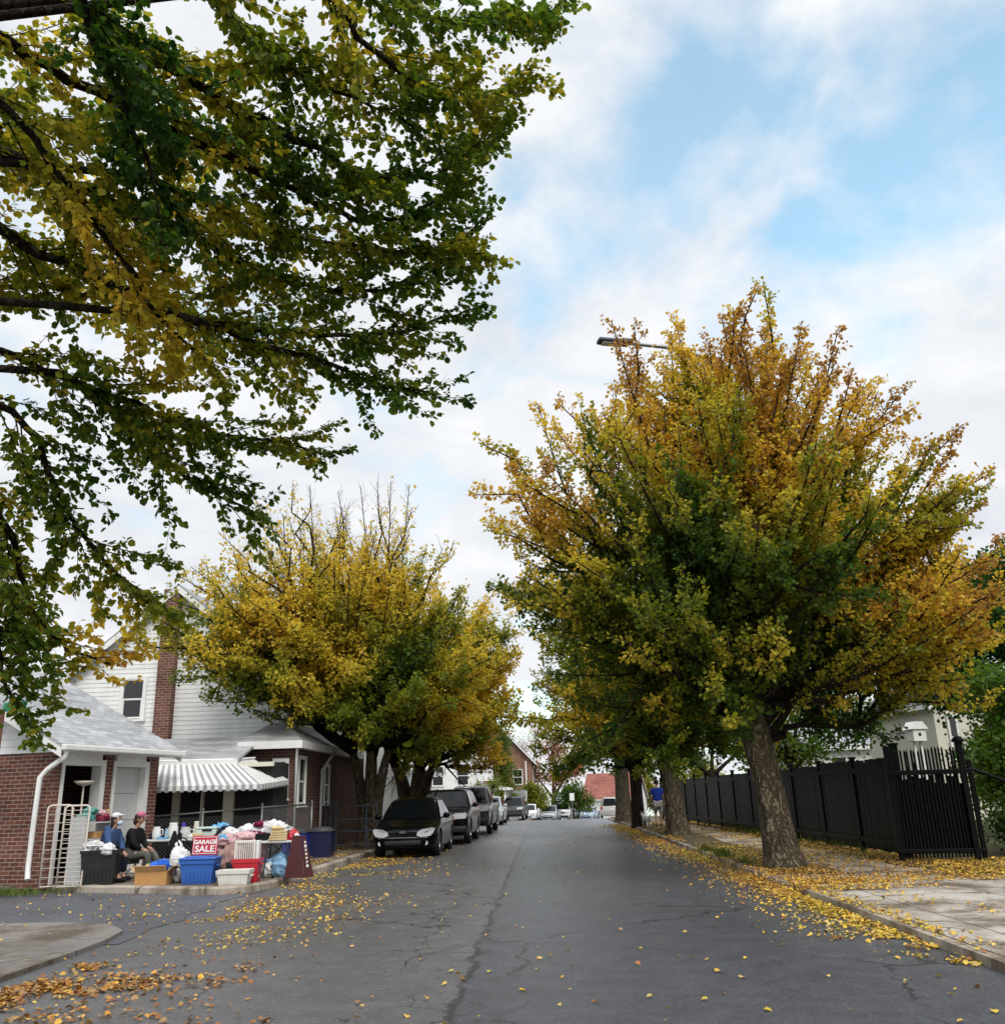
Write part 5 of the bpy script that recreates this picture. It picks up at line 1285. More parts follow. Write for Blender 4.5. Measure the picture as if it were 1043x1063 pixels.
def stack():
    T = empty('card_stack', (-5.02,17.82,PZ+.66), R(8), 'stack of tan boxes on the small right table', 'boxes')
    for i in range(4): q = MB(); q.rbox((.004*i,-.003*i,.025+.045*i), (.34-.02*i,.26,.04), .006, .05*i); q.build('box', M['tan'], T)
    q = MB(); q.blob((-.02,0,.22), (.14,.1,.05), seed=2, amp=.2); q.build('basket', M['yellow_wood'], T, smooth=True)
stack()
heap('red_bag', 'red and white crumpled bag hanging over the small table edge', 'bag', (-4.76,17.85,PZ+.62), [(0,0,.10,.11,.1,.13,'bin_red'),(.08,-.03,.05,.07,.08,.11,'white_cloth')])
thing1('dark_box', MB().rbox((-5.36,17.95,PZ+.73), (.24,.2,.12), .01), 'black_cloth', 'black flat box on the left of the small right table', 'box')
heap('ice_bag', 'pale blue plastic bag under the small right table', 'bag', (-5.0,17.95,PZ), [(0,0,.2,.24,.17,.23,'ice_blue'),(-.18,.02,.14,.16,.14,.16,'bag_plastic')])
def boards():
    T = empty('game_boards', (-4.66,17.78,PZ), R(8), 'pair of maroon tapered boards propped as a tall wedge at the sale corner', 'boards')
    a = MB(); a.prism([(-.20,0),(.16,0),(.08,.74),(-.07,.74)], 'y', -.05, -.025); a.build('front_board', M['maroon'], T); b = MB(); b.prism([(.165,0),(.34,0),(.16,.74),(.085,.74)], 'y', -.02, .005); sb = b.build('side_board', M['maroon'], T)
    rg = random.Random(2); m = MB()
    for i in range(7): z = .20+.07*i; x = .245-(z)*.14; m.rbox((x, -.024, z), (.03+rg.uniform(-.008,.012),.006,.04+rg.uniform(-.01,.01)), .002, 0, 0, 0, rg.uniform(-.4,.4))
    m.build('white_marks', M['white'], sb)
boards()
def wheelie(label, loc, mat):
    T = empty('recycling_bin', loc, 0, label, 'bin', 'recycling bins behind the sale'); m = MB(); m.box((0,0,.30), (.52,.50,.60), 0, 0, 0, 0, 1.12); m.build('body', M[mat], T)
    q = MB(); q.rbox((0,0,.615), (.62,.60,.03), .012); q.blob((0,0,.63), (.29,.28,.09), amp=.05, n=14, flat=.1); q.build('lid', M['lid_grey'], T, smooth=True, sharp=40)
wheelie('bright blue recycling bin with a grey lid behind the wedge of maroon boards', (-6.15,23.4,PZ), 'bin_blue'); wheelie('dark navy bin with a grey lid beside the slate iron gate', (-5.62,23.9,PZ), 'bin_navy')
# small things among the crockery and on the ground
jug('thin lilac bottle behind the cream pot', -7.38,19.18,TZ,.045,.30,'violet','bottle','bottle',False)
jug('little teal cup at the front edge of the long table', -7.42,18.85,TZ,.045,.10,'teal','cup','cup')
jug('stubby crimson canister near the mint case', -7.0,19.14,TZ,.06,.18,'crimson','canister','canister',False)
jug('tall cream vase between the pot and the mint case', -7.12,19.2,TZ,.06,.32,'cream','vase','vase',False)
thing1('shoe_box', MB().rbox((-6.95,18.85,TZ+.05), (.2,.12,.09), .006, .2), 'tan', 'small tan box lying before the crimson canister', 'box')
thing1('book', MB().rbox((-7.68,18.86,TZ+.02), (.2,.15,.035), .004, .3), 'sky_blue', 'flat sky blue book at the front of the long table', 'book')
heap('garment_pile', 'violet and white garment on the ground between red bin and floral bag', 'clothes', (-5.68,17.55,PZ), [(0,0,.08,.16,.12,.09,'violet'),(.1,.05,.1,.12,.1,.08,'white_cloth')])
heap('garment_pile', 'sky blue garment draped over the edge of the pink clothes', 'clothes', (-6.2,18.12,PZ+.62), [(0,0,.08,.12,.1,.08,'sky_blue')])
heap('garment_pile', 'wine red garment lying on top of the white clothes', 'clothes', (-5.62,18.66,PZ+.86), [(0,0,.08,.14,.1,.06,'wine')])
# ------------------------------------------------------------------ leaves and trees
PAL = np.array([(0.030,0.078,0.013),(0.062,0.130,0.015),(0.140,0.185,0.017),(0.33,0.305,0.028),(0.62,0.485,0.055),(0.66,0.445,0.058),(0.50,0.285,0.05),(0.29,0.14,0.04)])
PALX = np.array([0.0,0.18,0.36,0.52,0.68,0.82,0.93,1.0])
def palette(v, rng, jit=0.16):
    v = np.clip(v, 0, 1)
    c = np.stack([np.interp(v, PALX, PAL[:, k]) for k in range(3)], 1)
    return c*(1+rng.uniform(-jit, jit, (len(v), 1)))*(1+rng.uniform(-0.06, 0.06, (len(v), 3)))
def field(P, seed, fr):
    r = np.random.default_rng(seed); s = np.zeros(len(P))
    for k in range(8):
        w = r.normal(size=3)*fr; s += np.sin(P@w+r.uniform(0, 6.28))
    return s/8**0.5/0.75          # about -1..1

def unit(a): return a/np.maximum(np.linalg.norm(a, axis=1, keepdims=True), 1e-9)
ROUND = (np.array([(0,0,0),(0.26,0.40,0.13),(0.70,0.41,0.08),(1.0,0,-0.11),(0.70,-0.41,0.08),(0.26,-0.40,0.13)]), [(0,4+1,4,3),(0,3,2,1)])
KITE = (np.array([(0,0,0),(0.55,0.42,0.05),(1.0,0,0),(0.55,-0.42,0.05)]), [(0,3,2,1)])
def leaves_mesh(name, pos, u, nrm, size, col, shape, mat):
    T, F = shape
    u = unit(u); n = unit(nrm - u*np.sum(u*nrm, 1, keepdims=True)); v = np.cross(n, u)
    s = size[:, None]
    V = np.stack([pos + s*(t[0]*u + t[1]*v + t[2]*n) for t in T], 1).reshape(-1, 3)
    k = len(T); N = len(pos)
    Fc = (np.arange(N)[:, None, None]*k + np.array(F)[None]).reshape(-1, len(F[0]))
    return arrays_mesh(name, V, Fc, mat, np.repeat(col, k, 0))

def twig_mesh(name, segs, mat, n=3):
    A = np.array([(*s[0], *s[1], s[2], s[3]) for s in segs]); P0, P1 = A[:, :3], A[:, 3:6]
    t = unit(P1-P0); ref = np.where(np.abs(t[:, 2:3]) < 0.9, [[0, 0, 1.0]], [[1.0, 0, 0]])
    a = unit(np.cross(t, ref)); b = np.cross(t, a); V = []
    for P, r in ((P0, A[:, 6:7]), (P1, A[:, 7:8])):
        for k in range(n):
            w = 2*PI*k/n; V.append(P + (a*math.cos(w)+b*math.sin(w))*r)
    V = np.stack(V, 1).reshape(-1, 3)
    f = np.array([(k, (k+1) % n, n+(k+1) % n, n+k) for k in range(n)])
    Fc = (np.arange(len(P0))[:, None, None]*2*n + f[None]).reshape(-1, 4)
    return arrays_mesh(name, V, Fc, mat, None, True)

def rperp(t, rg):
    while True:
        q = Vector((rg.gauss(0,1), rg.gauss(0,1), rg.gauss(0,1))); q -= t*q.dot(t)
        if q.length > 0.2: return q.normalized()

def bez(p0, p1, p2, n):
    return [p0*(1-s)**2 + p1*2*s*(1-s) + p2*s*s for s in (i/n for i in range(n+1))]

def grow(rg, limbs, lat_sp, lat_len, sub_sp, sub_len, start=0.25, up=0.18, r_lat=0.012, bare=None, flat=None, th0=28, th1=58, block=None):
    """limbs: list of (points, r0, r1). Returns twig segments and leafy shoots (P0,P1,limb,tfrac,weight)"""
    segs = []; shoots = []
    for li, (pts, r0, r1) in enumerate(limbs):
        L = [0.0]
        for a, b in zip(pts, pts[1:]): L.append(L[-1]+(b-a).length)
        tot = L[-1]; s = tot*start
        for i in range(len(pts)-1):
            if L[i] > tot*0.45: shoots.append((pts[i], pts[i+1], li, L[i]/tot, 0.7))
        k = rg.random()*6
        while s < tot*0.985:
            i = max(j for j in range(len(L)-1) if L[j] <= s); f = (s-L[i])/max(1e-6, L[i+1]-L[i])
            p = pts[i].lerp(pts[i+1], f); t = (pts[i+1]-pts[i]).normalized(); tf = s/tot
            th = R(rg.uniform(th0, th1)); q = rperp(t, rg)
            if flat: q = (q*Vector((1, 1, flat))).normalized()
            d = (t*math.cos(th)+q*math.sin(th)+Vector((0,0,up))).normalized()
            ll = lat_len*(1.0-0.62*tf)*rg.uniform(0.45, 1.1)
            if block and block(p+d*ll*.6): s += lat_sp; continue
            ps = [p + d*ll*g + Vector((0,0,up*0.5*ll*g*g)) + rperp(d, rg)*0.03*ll*(1 if g > 0 else 0) for g in (0, .36, .7, 1.0)]
            rr = r_lat*(0.5+0.6*ll/lat_len)
            for g in range(3):
                segs.append((ps[g], ps[g+1], rr*(1-g*0.28), rr*(1-(g+1)*0.28)))
                if g > 0 or rg.random() < .6: shoots.append((ps[g], ps[g+1], li, tf, 1.0))
            z = sub_sp*rg.uniform(.3, 1.2)
            while z < ll:
                g = min(2, int(z/ll*3)); b0, b1 = ps[g], ps[g+1]; bp = b0.lerp(b1, min(1, max(0, z/ll*3-g))); bt = (b1-b0).normalized()
                w = R(rg.uniform(30, 60)); q2 = rperp(bt, rg)
                if flat: q2 = (q2*Vector((1, 1, flat))).normalized()
                e = (bt*math.cos(w)+q2*math.sin(w)+Vector((0,0,up*0.7))).normalized()
                sl = sub_len*rg.uniform(.4, 1.15)*(1-0.4*z/ll)
                tip = bp+e*sl
                segs.append((bp, tip, rr*0.45, rr*0.2)); shoots.append((bp, tip, li, tf, 1.0))
                z += sub_sp*rg.uniform(.6, 1.5)
            s += lat_sp*rg.uniform(.55, 1.5)
    return segs, shoots

def place_leaves(rng, shoots, per_m, spread, keep=None):
    P0 = np.array([tuple(s[0]) for s in shoots]); P1 = np.array([tuple(s[1]) for s in shoots])
    ln = np.linalg.norm(P1-P0, axis=1); w = np.array([s[4] for s in shoots])
    if keep is not None: w = w*keep((P0+P1)/2, np.array([s[3] for s in shoots]))
    cnt = rng.poisson(ln*per_m*w); idx = np.repeat(np.arange(len(shoots)), cnt)
    f = rng.random(len(idx))[:, None]; P = P0[idx]*(1-f)+P1[idx]*f; D = unit(P1[idx]-P0[idx])
    rd = rng.normal(size=P.shape); rd -= D*np.sum(rd*D, 1, keepdims=True); rd = unit(rd)
    P = P+rd*(spread*rng.random((len(P), 1)))
    lim = np.array([s[2] for s in shoots])[idx]; tf = np.array([s[3] for s in shoots])[idx]
    return P, D, rd, lim, tf

def trunk_mesh(rg, mb, pts, rad, n=20, flute=0.12, flare=0.35):
    ph = [rg.uniform(0, 6.3) for _ in range(4)]
    vs = []; fs = []; pts = [Vector(p) for p in pts]
    # finer rings
    P = []; Rr = []
    for i in range(len(pts)-1):
        for g in range(6):
            f = g/6; P.append(pts[i].lerp(pts[i+1], f)); Rr.append(rad[i]*(1-f)+rad[i+1]*f)
    P.append(pts[-1]); Rr.append(rad[-1]); m = len(P)
    for i, (p, r) in enumerate(zip(P, Rr)):
        h = (p.z-pts[0].z)
        for k in range(n):
            w = 2*PI*k/n
            q = 1+flute*(0.6*math.sin(3*w+ph[0]+h*.5)+0.5*math.sin(5*w+ph[1]-h*.3)+0.25*math.sin(9*w+ph[2]+h*1.3))
            q += flare*math.exp(-max(h, 0)/0.22)*(0.7+0.5*math.sin(4*w+ph[3]))
            vs.append((p.x+r*q*math.cos(w), p.y+r*q*math.sin(w), p.z))
    for i in range(m-1):
        for k in range(n):
            k2 = (k+1) % n; fs.append((i*n+k, i*n+k2, (i+1)*n+k2, (i+1)*n+k))
    fs.append(tuple((m-1)*n+k for k in range(n)))
    mb.add(vs, fs)

def envelope(tab):
    """tab: list of (elevation deg, reach to -x, reach to +x, reach in depth)"""
    def f(el, az):
        e = math.degrees(el); c = math.cos(az)
        cols = [np.interp(e, [t[0] for t in tab], [t[k] for t in tab]) for k in (1, 2, 3)]
        side = cols[1] if c > 0 else cols[0]
        return (abs(c)**1.5)*side + (1-abs(c)**1.5)*cols[2]
    return f

def make_tree(name, label, cat, base, fork_z, r0, env, seed, n_limbs, colf, leaf=0.07, lat_sp=0.2, lat_len=1.5, sub_sp=0.2, sub_len=0.34,
              per_m=26, spread=0.09, lean=(0,0), bark='bark', keep=None, group=None, shape=KITE, up=0.18, extra=(), stems=0, lim_r=0.058, straight=0.5, start=0.22, elmin=4, forks=2, block=None, th=(28,58)):
    rg = random.Random(seed); rng = np.random.default_rng(seed)
    root = empty(name, base, 0, label, cat, group)
    B = Vector((0, 0, -0.08)); fork = Vector((lean[0], lean[1], fork_z))
    mb = MB(); lb = MB(); limbs = []
    heads = [fork]
    if stems:
        heads = []
        trunk_mesh(rg, mb, [B, Vector((lean[0]*.4, lean[1]*.4, fork_z*.45)), fork*0.62+Vector((0,0,0))], [r0, r0*.92, r0*1.0], flute=.1)
        for k in range(stems):
            az = 2*PI*(k+rg.uniform(-.15,.15))/stems; h = fork+Vector((math.cos(az)*r0*1.5, math.sin(az)*r0*1.5, rg.uniform(.25, .9)))
            b0 = Vector((math.cos(az)*r0*.35+lean[0]*.4, math.sin(az)*r0*.35+lean[1]*.4, fork_z*.42))
            mb.tube(bez(b0, b0.lerp(h, .5)+Vector((0,0,.25)), h, 5), [r0*.58, r0*.5, r0*.44, r0*.38, r0*.33, r0*.28], 12)
            heads.append(h)
    else:
        trunk_mesh(rg, mb, [B, Vector((lean[0]*.35, lean[1]*.35, fork_z*.5)), fork, fork+Vector((lean[0]*.2, 0, .7))], [r0, r0*.82, r0*.86, r0*.6])
    c = Vector((lean[0], lean[1], fork_z))
    tips = []
    gold = PI*(3-5**.5)
    for i in range(n_limbs):
        el = R(elmin)+(R(88)-R(elmin))*((i+0.5)/n_limbs)**0.8 + R(rg.uniform(-5, 5)); az = i*gold+rg.uniform(-.25, .25)
        r = env(el, az)*rg.uniform(.78, 1.0)
        tips.append(c+Vector((math.cos(el)*math.cos(az), math.cos(el)*math.sin(az), math.sin(el)))*r)
    tips += [Vector(e)-Vector(base) for e in extra]
    if block: tips = [q for q in tips if not (block(q) or block(c.lerp(q, .6)))]
    hue = []
    for tip in tips:
        dv = tip-c
        h = max(heads, key=lambda q: (q-c).dot(dv)-1.2*(q-c).length*0 + rg.uniform(0,.2)) if stems else c+Vector((0,0,rg.uniform(-.5, .5)))
        d = tip-h; flat = Vector((d.x, d.y, 0))
        ctl = h + d*straight*.9 + Vector((0,0,0.10*d.length)) - flat*0.10 + Vector((rg.uniform(-1,1), rg.uniform(-1,1), rg.uniform(-.9,.4)))*0.12*d.length
        pts = bez(h, ctl, tip, 10)
        pts = [p+Vector((rg.gauss(0,1), rg.gauss(0,1), rg.gauss(0,1)))*0.022*d.length*(0 if i in (0, 10) else 1) for i, p in enumerate(pts)]
        q0 = lim_r*(0.55+0.09*d.length)
        rad = [(q0*(1-.1*i)**.8+.008)*(1+1.0*math.exp(-i*.9)) for i in range(11)]
        lb.tube(pts, rad, 7)
        limbs.append((pts, q0, .012)); hue.append(rg.gauss(0, 1))
        # a couple of forks off each limb
        for _ in range(forks):
            k = rg.randint(2, 7); dd = (pts[k+1]-pts[k]).normalized(); q = rperp(dd, rg)
            fa = rg.uniform(.4, 1.25); e = (dd+q*fa+Vector((0,0,.05))).normalized(); ln = d.length*(1-k/10)*rg.uniform(.6, 1.0)
            if block and block(pts[k]+e*ln): continue
            fv = pts[k]+e*ln-c; lim_ = env(math.asin(max(-1, min(1, fv.z/max(fv.length, .01)))), math.atan2(fv.y, fv.x))
            if fv.length > lim_*1.0: ln *= max(.35, lim_/fv.length-.12)
            p2 = bez(pts[k], pts[k]+e*ln*.5-Vector((0,0,.06*ln)), pts[k]+e*ln+Vector((0,0,rg.uniform(.0,.22)*ln)), 6)
            lb.tube(p2, [rad[k]*.6*(1-i/6.5)+.006 for i in range(7)], 5)
            limbs.append((p2, rad[k]*.6, .008)); hue.append(hue[-1]*.7+rg.gauss(0,.5))
    mb.build('trunk', M[bark], root, smooth=True); lb.build('limbs', M['bark_dark'], root, smooth=True)
    segs, shoots = grow(rg, limbs, lat_sp, lat_len, sub_sp, sub_len, start=start, up=up, block=block, th0=th[0], th1=th[1])
    link('branch', twig_mesh('branch', segs, M['twig']), root)
    P, D, rd, lim, tf = place_leaves(rng, shoots, per_m, spread, keep)
    N = len(P); hu = np.array(hue)[lim]
    col = palette(colf(P, tf, hu, rng), rng)
    u = rd*.8+D*.5+rng.normal(size=P.shape)*.35+np.array([0,0,-.25]); nm = rng.normal(size=P.shape)*.7+np.array([0,0,.8])
    link('crown', leaves_mesh('crown', P, u, nm, leaf*rng.uniform(.7, 1.25, N), col, shape, M['leaf']), root)
    print(name, 'leaves', N, 'segs', len(segs))
    return root

# --- near street tree on the right: gold above and at the rim, deep green within and lower left
def col_r1(P, tf, hu, rng):
    z = P[:, 2]/11.5; x = P[:, 0]
    rad = np.linalg.norm(P-np.array([0,0,4.5]), axis=1)/7.0
    v = .28+.50*np.clip(z, 0, 1)**1.2+.12*np.clip((z-.72)/.2, 0, 1)+.20*rad+.12*field(P, 3, .55)+.14*field(P, 5, 1.3)+.13*hu+.05*rng.normal(size=len(P))
    v -= .26*np.exp(-((x+1.5)**2/4+(P[:, 2]-4.8)**2/4))       # green heart left of the trunk
    v += .22*np.exp(-((x-3.6)**2/2.6+(P[:, 2]-2.6)**2/2.2))    # golden lower right boughs
    v -= .14*np.exp(-((x+.2)**2/6+(P[:, 2]-1.5)**2/2.5))
    return np.clip(v, .02, .97)
ENV1 = envelope([(0,3.6,4.6,3.4),(15,4.6,5.2,4.2),(30,6.1,6.9,4.7),(41,7.3,7.2,5.0),(47,7.6,7.1,5.2),(60,7.0,7.0,5.6),(72,7.5,7.9,6.3),(82,8.5,8.9,7.5),(90,9.6,9.6,9.2)])
make_tree('street_tree', 'large golden and green street tree before the black picket gate, nearest on the right', 'tree',
    (4.3,17.55,.12), 2.6, .32, ENV1, 4, 34, col_r1, leaf=.082, lat_sp=.12, lat_len=.86, sub_sp=.14, sub_len=.22, per_m=33, spread=.055, forks=7, th=(24,58), lean=(-.28,.1),
    group='street trees', extra=[(-1.0,16.6,8.2),(-1.15,17.2,7.3),(-.9,17,6.5),(-.3,16.5,5.4),(.6,17.2,9.3),(2.3,16.8,10.8),(5.9,17.2,10.9),(7.2,17.2,9.5),(8.4,17,7.8),(8.9,17.2,6.7),(8.4,16.2,5.4),(7.6,15.9,4.3),(7.3,16.9,3.8),(7.9,16.4,4.9),(4.75,17.4,11.5),(5.0,16.9,11.6),(4.2,17.1,11.0),(8.0,17.5,5.6),(3.2,18.2,11.1),(3.4,17.8,10.6),(9.4,17.3,6.0),(9.2,17.0,5.0),(9.0,16.8,7.2),(8.7,16.7,4.7),(1.0,17,3.9),(1.6,16.6,3.2),(5.2,17.2,11.9),(4.6,17.6,11.5)])

def col_r2(P, tf, hu, rng):
    rad = np.linalg.norm(P-np.array([0,0,4]), axis=1)/6
    v = .36+.16*np.clip(P[:, 2]/9, 0, 1)+.16*rad+.17*field(P, 13, .5)+.1*field(P, 15, 1.2)+.07*hu+.05*rng.normal(size=len(P))
    v -= .16*np.exp(-((P[:, 2]-1.5)**2/4))
    return np.clip(v, .02, .74)
ENV2 = envelope([(0,4.4,3.2,3.4),(15,5.3,3.8,4.2),(30,5.9,4.6,5.0),(45,6.4,5.4,5.4),(60,6.8,6.2,6.0),(75,7.2,7,6.8),(90,7.4,7.4,7.3)])
make_tree('street_tree', 'yellow green street tree standing second along the black board fence', 'tree', (4.32,30.9,.12), 2.5, .35, ENV2, 21, 36, col_r2,
    leaf=.12, lat_sp=.16, lat_len=.95, sub_sp=.17, sub_len=.3, per_m=34, spread=.08, forks=4, lean=(-.25,0), group='street trees', elmin=0)
make_tree('street_tree', 'slim dark trunked street tree just left of the dog walker', 'tree', (3.82,38.4,.11), 2.4, .27, ENV2, 22, 30, lambda P,tf,hu,rng: col_r2(P,tf,hu,rng)*.72,
    leaf=.14, lat_sp=.25, lat_len=1.35, sub_sp=.25, sub_len=.4, per_m=20, spread=.11, bark='bark_dark', group='street trees', elmin=0)
make_tree('street_tree', 'farthest street tree of the right pavement, with a pale brown trunk', 'tree', (3.95,46.5,.09), 3.0, .40, ENV2, 23, 26, lambda P,tf,hu,rng: col_r2(P,tf,hu,rng)*.85,
    leaf=.16, lat_sp=.3, lat_len=1.35, sub_sp=.28, sub_len=.4, per_m=17, spread=.12, group='street trees', elmin=0)

# --- the pair on the left: yellow with bare twigs at the top
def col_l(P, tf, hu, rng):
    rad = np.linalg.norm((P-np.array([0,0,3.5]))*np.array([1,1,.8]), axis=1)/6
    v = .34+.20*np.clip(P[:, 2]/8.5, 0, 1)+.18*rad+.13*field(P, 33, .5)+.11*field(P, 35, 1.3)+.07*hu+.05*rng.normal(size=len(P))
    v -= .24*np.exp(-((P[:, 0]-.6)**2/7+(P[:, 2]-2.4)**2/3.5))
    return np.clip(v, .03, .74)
def keep_top(z0, z1):
    def f(P, tf): return np.clip(1-(P[:, 2]+.5*field(P, 8, .8)-z0)/(z1-z0), .0, 1)**1.2*np.clip((P[:, 2]+.35*field(P, 9, 1.0)-2.35)/.6, 0, 1)
    return f
def in_house(x, y, z):
    return (x < -6.0 and y > 23.2 and z < 3.45) or (x < -7.0 and y > 26.0 and z < 8.2)
def block_a(p): return in_house(p.x-5.05, p.y+27.4, p.z)
def block_b(p): return in_house(p.x-4.95, p.y+35.8, p.z)
ENVA = envelope([(0,4.6,2.6,3.0),(14,6.2,3.4,3.8),(25,7.3,4.4,4.6),(40,7.6,5.4,5.2),(60,8.6,7.2,6.2),(76,9.4,8.8,7.8),(90,9.7,9.7,9.5)])
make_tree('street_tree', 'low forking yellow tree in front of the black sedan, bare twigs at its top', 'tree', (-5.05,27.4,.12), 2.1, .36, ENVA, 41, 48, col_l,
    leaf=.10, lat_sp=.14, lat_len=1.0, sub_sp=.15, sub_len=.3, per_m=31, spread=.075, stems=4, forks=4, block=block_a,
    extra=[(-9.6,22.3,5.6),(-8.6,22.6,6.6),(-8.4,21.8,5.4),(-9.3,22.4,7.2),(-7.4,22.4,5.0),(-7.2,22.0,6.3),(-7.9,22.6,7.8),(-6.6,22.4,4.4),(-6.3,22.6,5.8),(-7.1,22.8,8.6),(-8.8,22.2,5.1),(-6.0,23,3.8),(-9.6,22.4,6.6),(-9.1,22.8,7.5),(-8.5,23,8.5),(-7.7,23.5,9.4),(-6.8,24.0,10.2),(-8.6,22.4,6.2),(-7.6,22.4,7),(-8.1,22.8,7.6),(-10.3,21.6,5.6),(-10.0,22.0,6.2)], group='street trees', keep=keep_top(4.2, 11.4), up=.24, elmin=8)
ENVB = envelope([(0,3.8,3.4,3.4),(15,4.4,4.4,4.2),(30,4.8,5.2,4.8),(50,6.2,6.6,6.2),(65,7.8,7.6,7.4),(78,9.4,9.2,9),(90,10.2,10.2,10.2)])
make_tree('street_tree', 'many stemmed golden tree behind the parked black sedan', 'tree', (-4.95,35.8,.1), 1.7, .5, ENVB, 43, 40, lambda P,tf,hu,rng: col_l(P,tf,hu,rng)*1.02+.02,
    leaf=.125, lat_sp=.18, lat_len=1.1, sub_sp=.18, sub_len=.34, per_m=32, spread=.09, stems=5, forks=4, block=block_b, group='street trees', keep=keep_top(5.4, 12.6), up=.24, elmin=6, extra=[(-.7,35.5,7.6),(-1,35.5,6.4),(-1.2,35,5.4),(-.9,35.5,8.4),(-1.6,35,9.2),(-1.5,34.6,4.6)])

# --- the overhanging tree at the left: limbs reach over the street
def near_tree():
    rg = random.Random(77); rng = np.random.default_rng(77)
    base = Vector((-6.9,3.3,0))
    root = empty('overhanging_tree', base, 0, 'tree at the left edge whose leafy boughs hang over the street', 'tree')
    LIM = [
    [(-3.34,5.00,7.19),(-2.67,5.30,6.85),(-2.23,5.60,6.68),(-1.77,5.90,6.58),(-1.32,6.20,6.52),(-0.80,6.60,6.67),(-0.04,7.00,7.65)],
    [(-1.69,5.20,7.81),(-1.02,5.70,7.78),(-0.51,6.20,7.99),(0.08,6.60,8.44),(0.57,6.90,8.90)],
    [(-1.51,5.40,7.63),(-1.04,5.80,7.23),(-0.53,6.30,7.27),(0.10,6.70,7.65)],
    [(-3.78,5.00,6.91),(-3.40,5.40,6.83),(-2.73,5.80,6.62),(-2.01,6.20,6.43),(-1.40,6.60,6.31),(-0.87,7.00,6.68),(-0.29,7.30,7.58)],
    [(-3.79,5.20,6.10),(-3.41,5.60,6.05),(-3.23,6.00,6.16),(-2.88,6.40,6.16),(-2.19,6.90,5.97),(-1.26,7.20,5.96),(-0.37,7.50,6.87)],
    [(-2.93,5.80,6.23),(-2.24,6.30,6.10),(-1.45,6.80,6.16),(-0.41,7.30,6.37)],
    [(-3.98,5.60,5.75),(-3.79,6.00,5.67),(-3.13,6.30,5.45),(-2.66,6.60,5.34),(-2.07,7.00,5.26),(-1.28,7.40,5.10),(-0.83,7.70,5.10)],
    [(-2.70,6.40,5.28),(-2.05,6.90,5.39),(-1.25,7.20,5.51),(-0.49,7.60,5.97)],
    [(-4.09,6.00,4.86),(-3.61,6.30,4.73),(-3.05,6.70,4.58),(-2.52,7.20,4.57),(-1.80,7.60,4.47)],
    [(-3.65,6.20,4.75),(-3.36,6.60,4.55),(-3.01,7.10,4.21),(-2.45,7.60,3.94)],
    [(-4.03,6.00,4.47),(-3.83,6.40,4.25),(-3.75,6.80,3.75),(-3.49,7.20,3.32),(-3.08,7.60,3.06)],
    [(-4.16,6.20,4.01),(-4.09,6.60,3.51),(-4.10,7.00,3.06),(-3.90,7.30,2.74),(-3.67,7.60,2.67)],
    [(-4.14,6.20,3.40),(-4.12,6.60,2.90),(-4.23,7.00,2.52),(-4.14,7.20,2.20)],
    [(-3.48,4.60,6.00),(-3.29,5.00,5.87),(-3.01,5.50,5.42),(-2.71,5.90,5.00),(-2.31,6.30,4.61)],
    [(-2.96,4.40,6.79),(-2.78,4.80,6.38),(-2.64,5.20,5.91),(-2.49,5.60,5.54)],
    [(-2.38,4.80,7.21),(-1.97,5.30,6.99),(-1.50,5.80,6.98),(-0.87,6.30,6.99)],
    ]
    # boughs that carry on over the viewer's side and the garden, out of the picture
    LIM += [[(-5.5,4.2,5.6),(-4.6,5.2,6.4),(-4.4,6.6,7.0),(-4.3,7.6,7.3)],[(-6.2,5.2,5.2),(-5.8,6.4,5.6),(-5.4,7.8,5.8)],
            [(-4.5,3.2,6.4),(-3.0,3.2,7.6),(-1.6,3.4,8.4)],[(-5.6,5.0,3.4),(-5.2,6.0,3.3),(-5.0,7.2,3.0)],
            [(-4.6,5.2,5.9),(-3.9,5.9,6.9),(-3.2,7.0,7.5),(-2.4,8.0,7.9)],[(-4.7,5.8,5.2),(-4.2,6.8,5.9),(-3.4,7.9,6.2),(-2.6,8.8,6.4)]]
    mb = MB(); trunk_mesh(rg, mb, [Vector((0,0,-.1)), Vector((.1,.05,1.6)), Vector((.2,.1,3.0)), Vector((.3,.1,5.2))], [.4,.34,.33,.2])
    limbs = []; hue = []
    for i, L in enumerate(LIM):
        pts = [Vector(p)-base for p in L]
        z0 = min(max(1.9, pts[0].z-1.2), 4.8); st = Vector((.25, .1, z0))
        lead = bez(st, st.lerp(pts[0], .55)+Vector((0,0,.15)), pts[0], 5)[:-1]
        # smooth the drawn polyline
        sm = []
        for k in range(len(pts)-1):
            a = pts[max(0, k-1)]; b = pts[k]; c = pts[k+1]; d = pts[min(len(pts)-1, k+2)]
            for g in range(4):
                t = g/4; sm.append(.5*((2*b)+(c-a)*t+(2*a-5*b+4*c-d)*t*t+(3*b-a-3*c+d)*t**3))
        sm.append(pts[-1])
        sm = [p+Vector((rg.gauss(0,1), rg.gauss(0,1), rg.gauss(0,1)))*.018 for p in sm]
        allp = lead+sm; n = len(allp)
        r0 = .046 if len(pts) > 5 else .03
        mb.tube(allp, [r0*(1-k/n)**.85+.006 for k in range(n)], 8)
        limbs.append((sm, r0, .006)); hue.append(rg.gauss(0, 1))
    mb.build('trunk', M['bark_dark'], root, smooth=True)
    segs, shoots = grow(rg, limbs, .085, 1.22, .10, .25, start=.0, up=.03, r_lat=.008, flat=.65, th0=18, th1=46)
    # long whips with leaves in two rows
    link('branch', twig_mesh('branch', segs, M['bark_dark']), root)
    P, D, rd, lim, tf = place_leaves(rng, shoots, 55, .014)
    N = len(P); hu = np.array(hue)[lim]
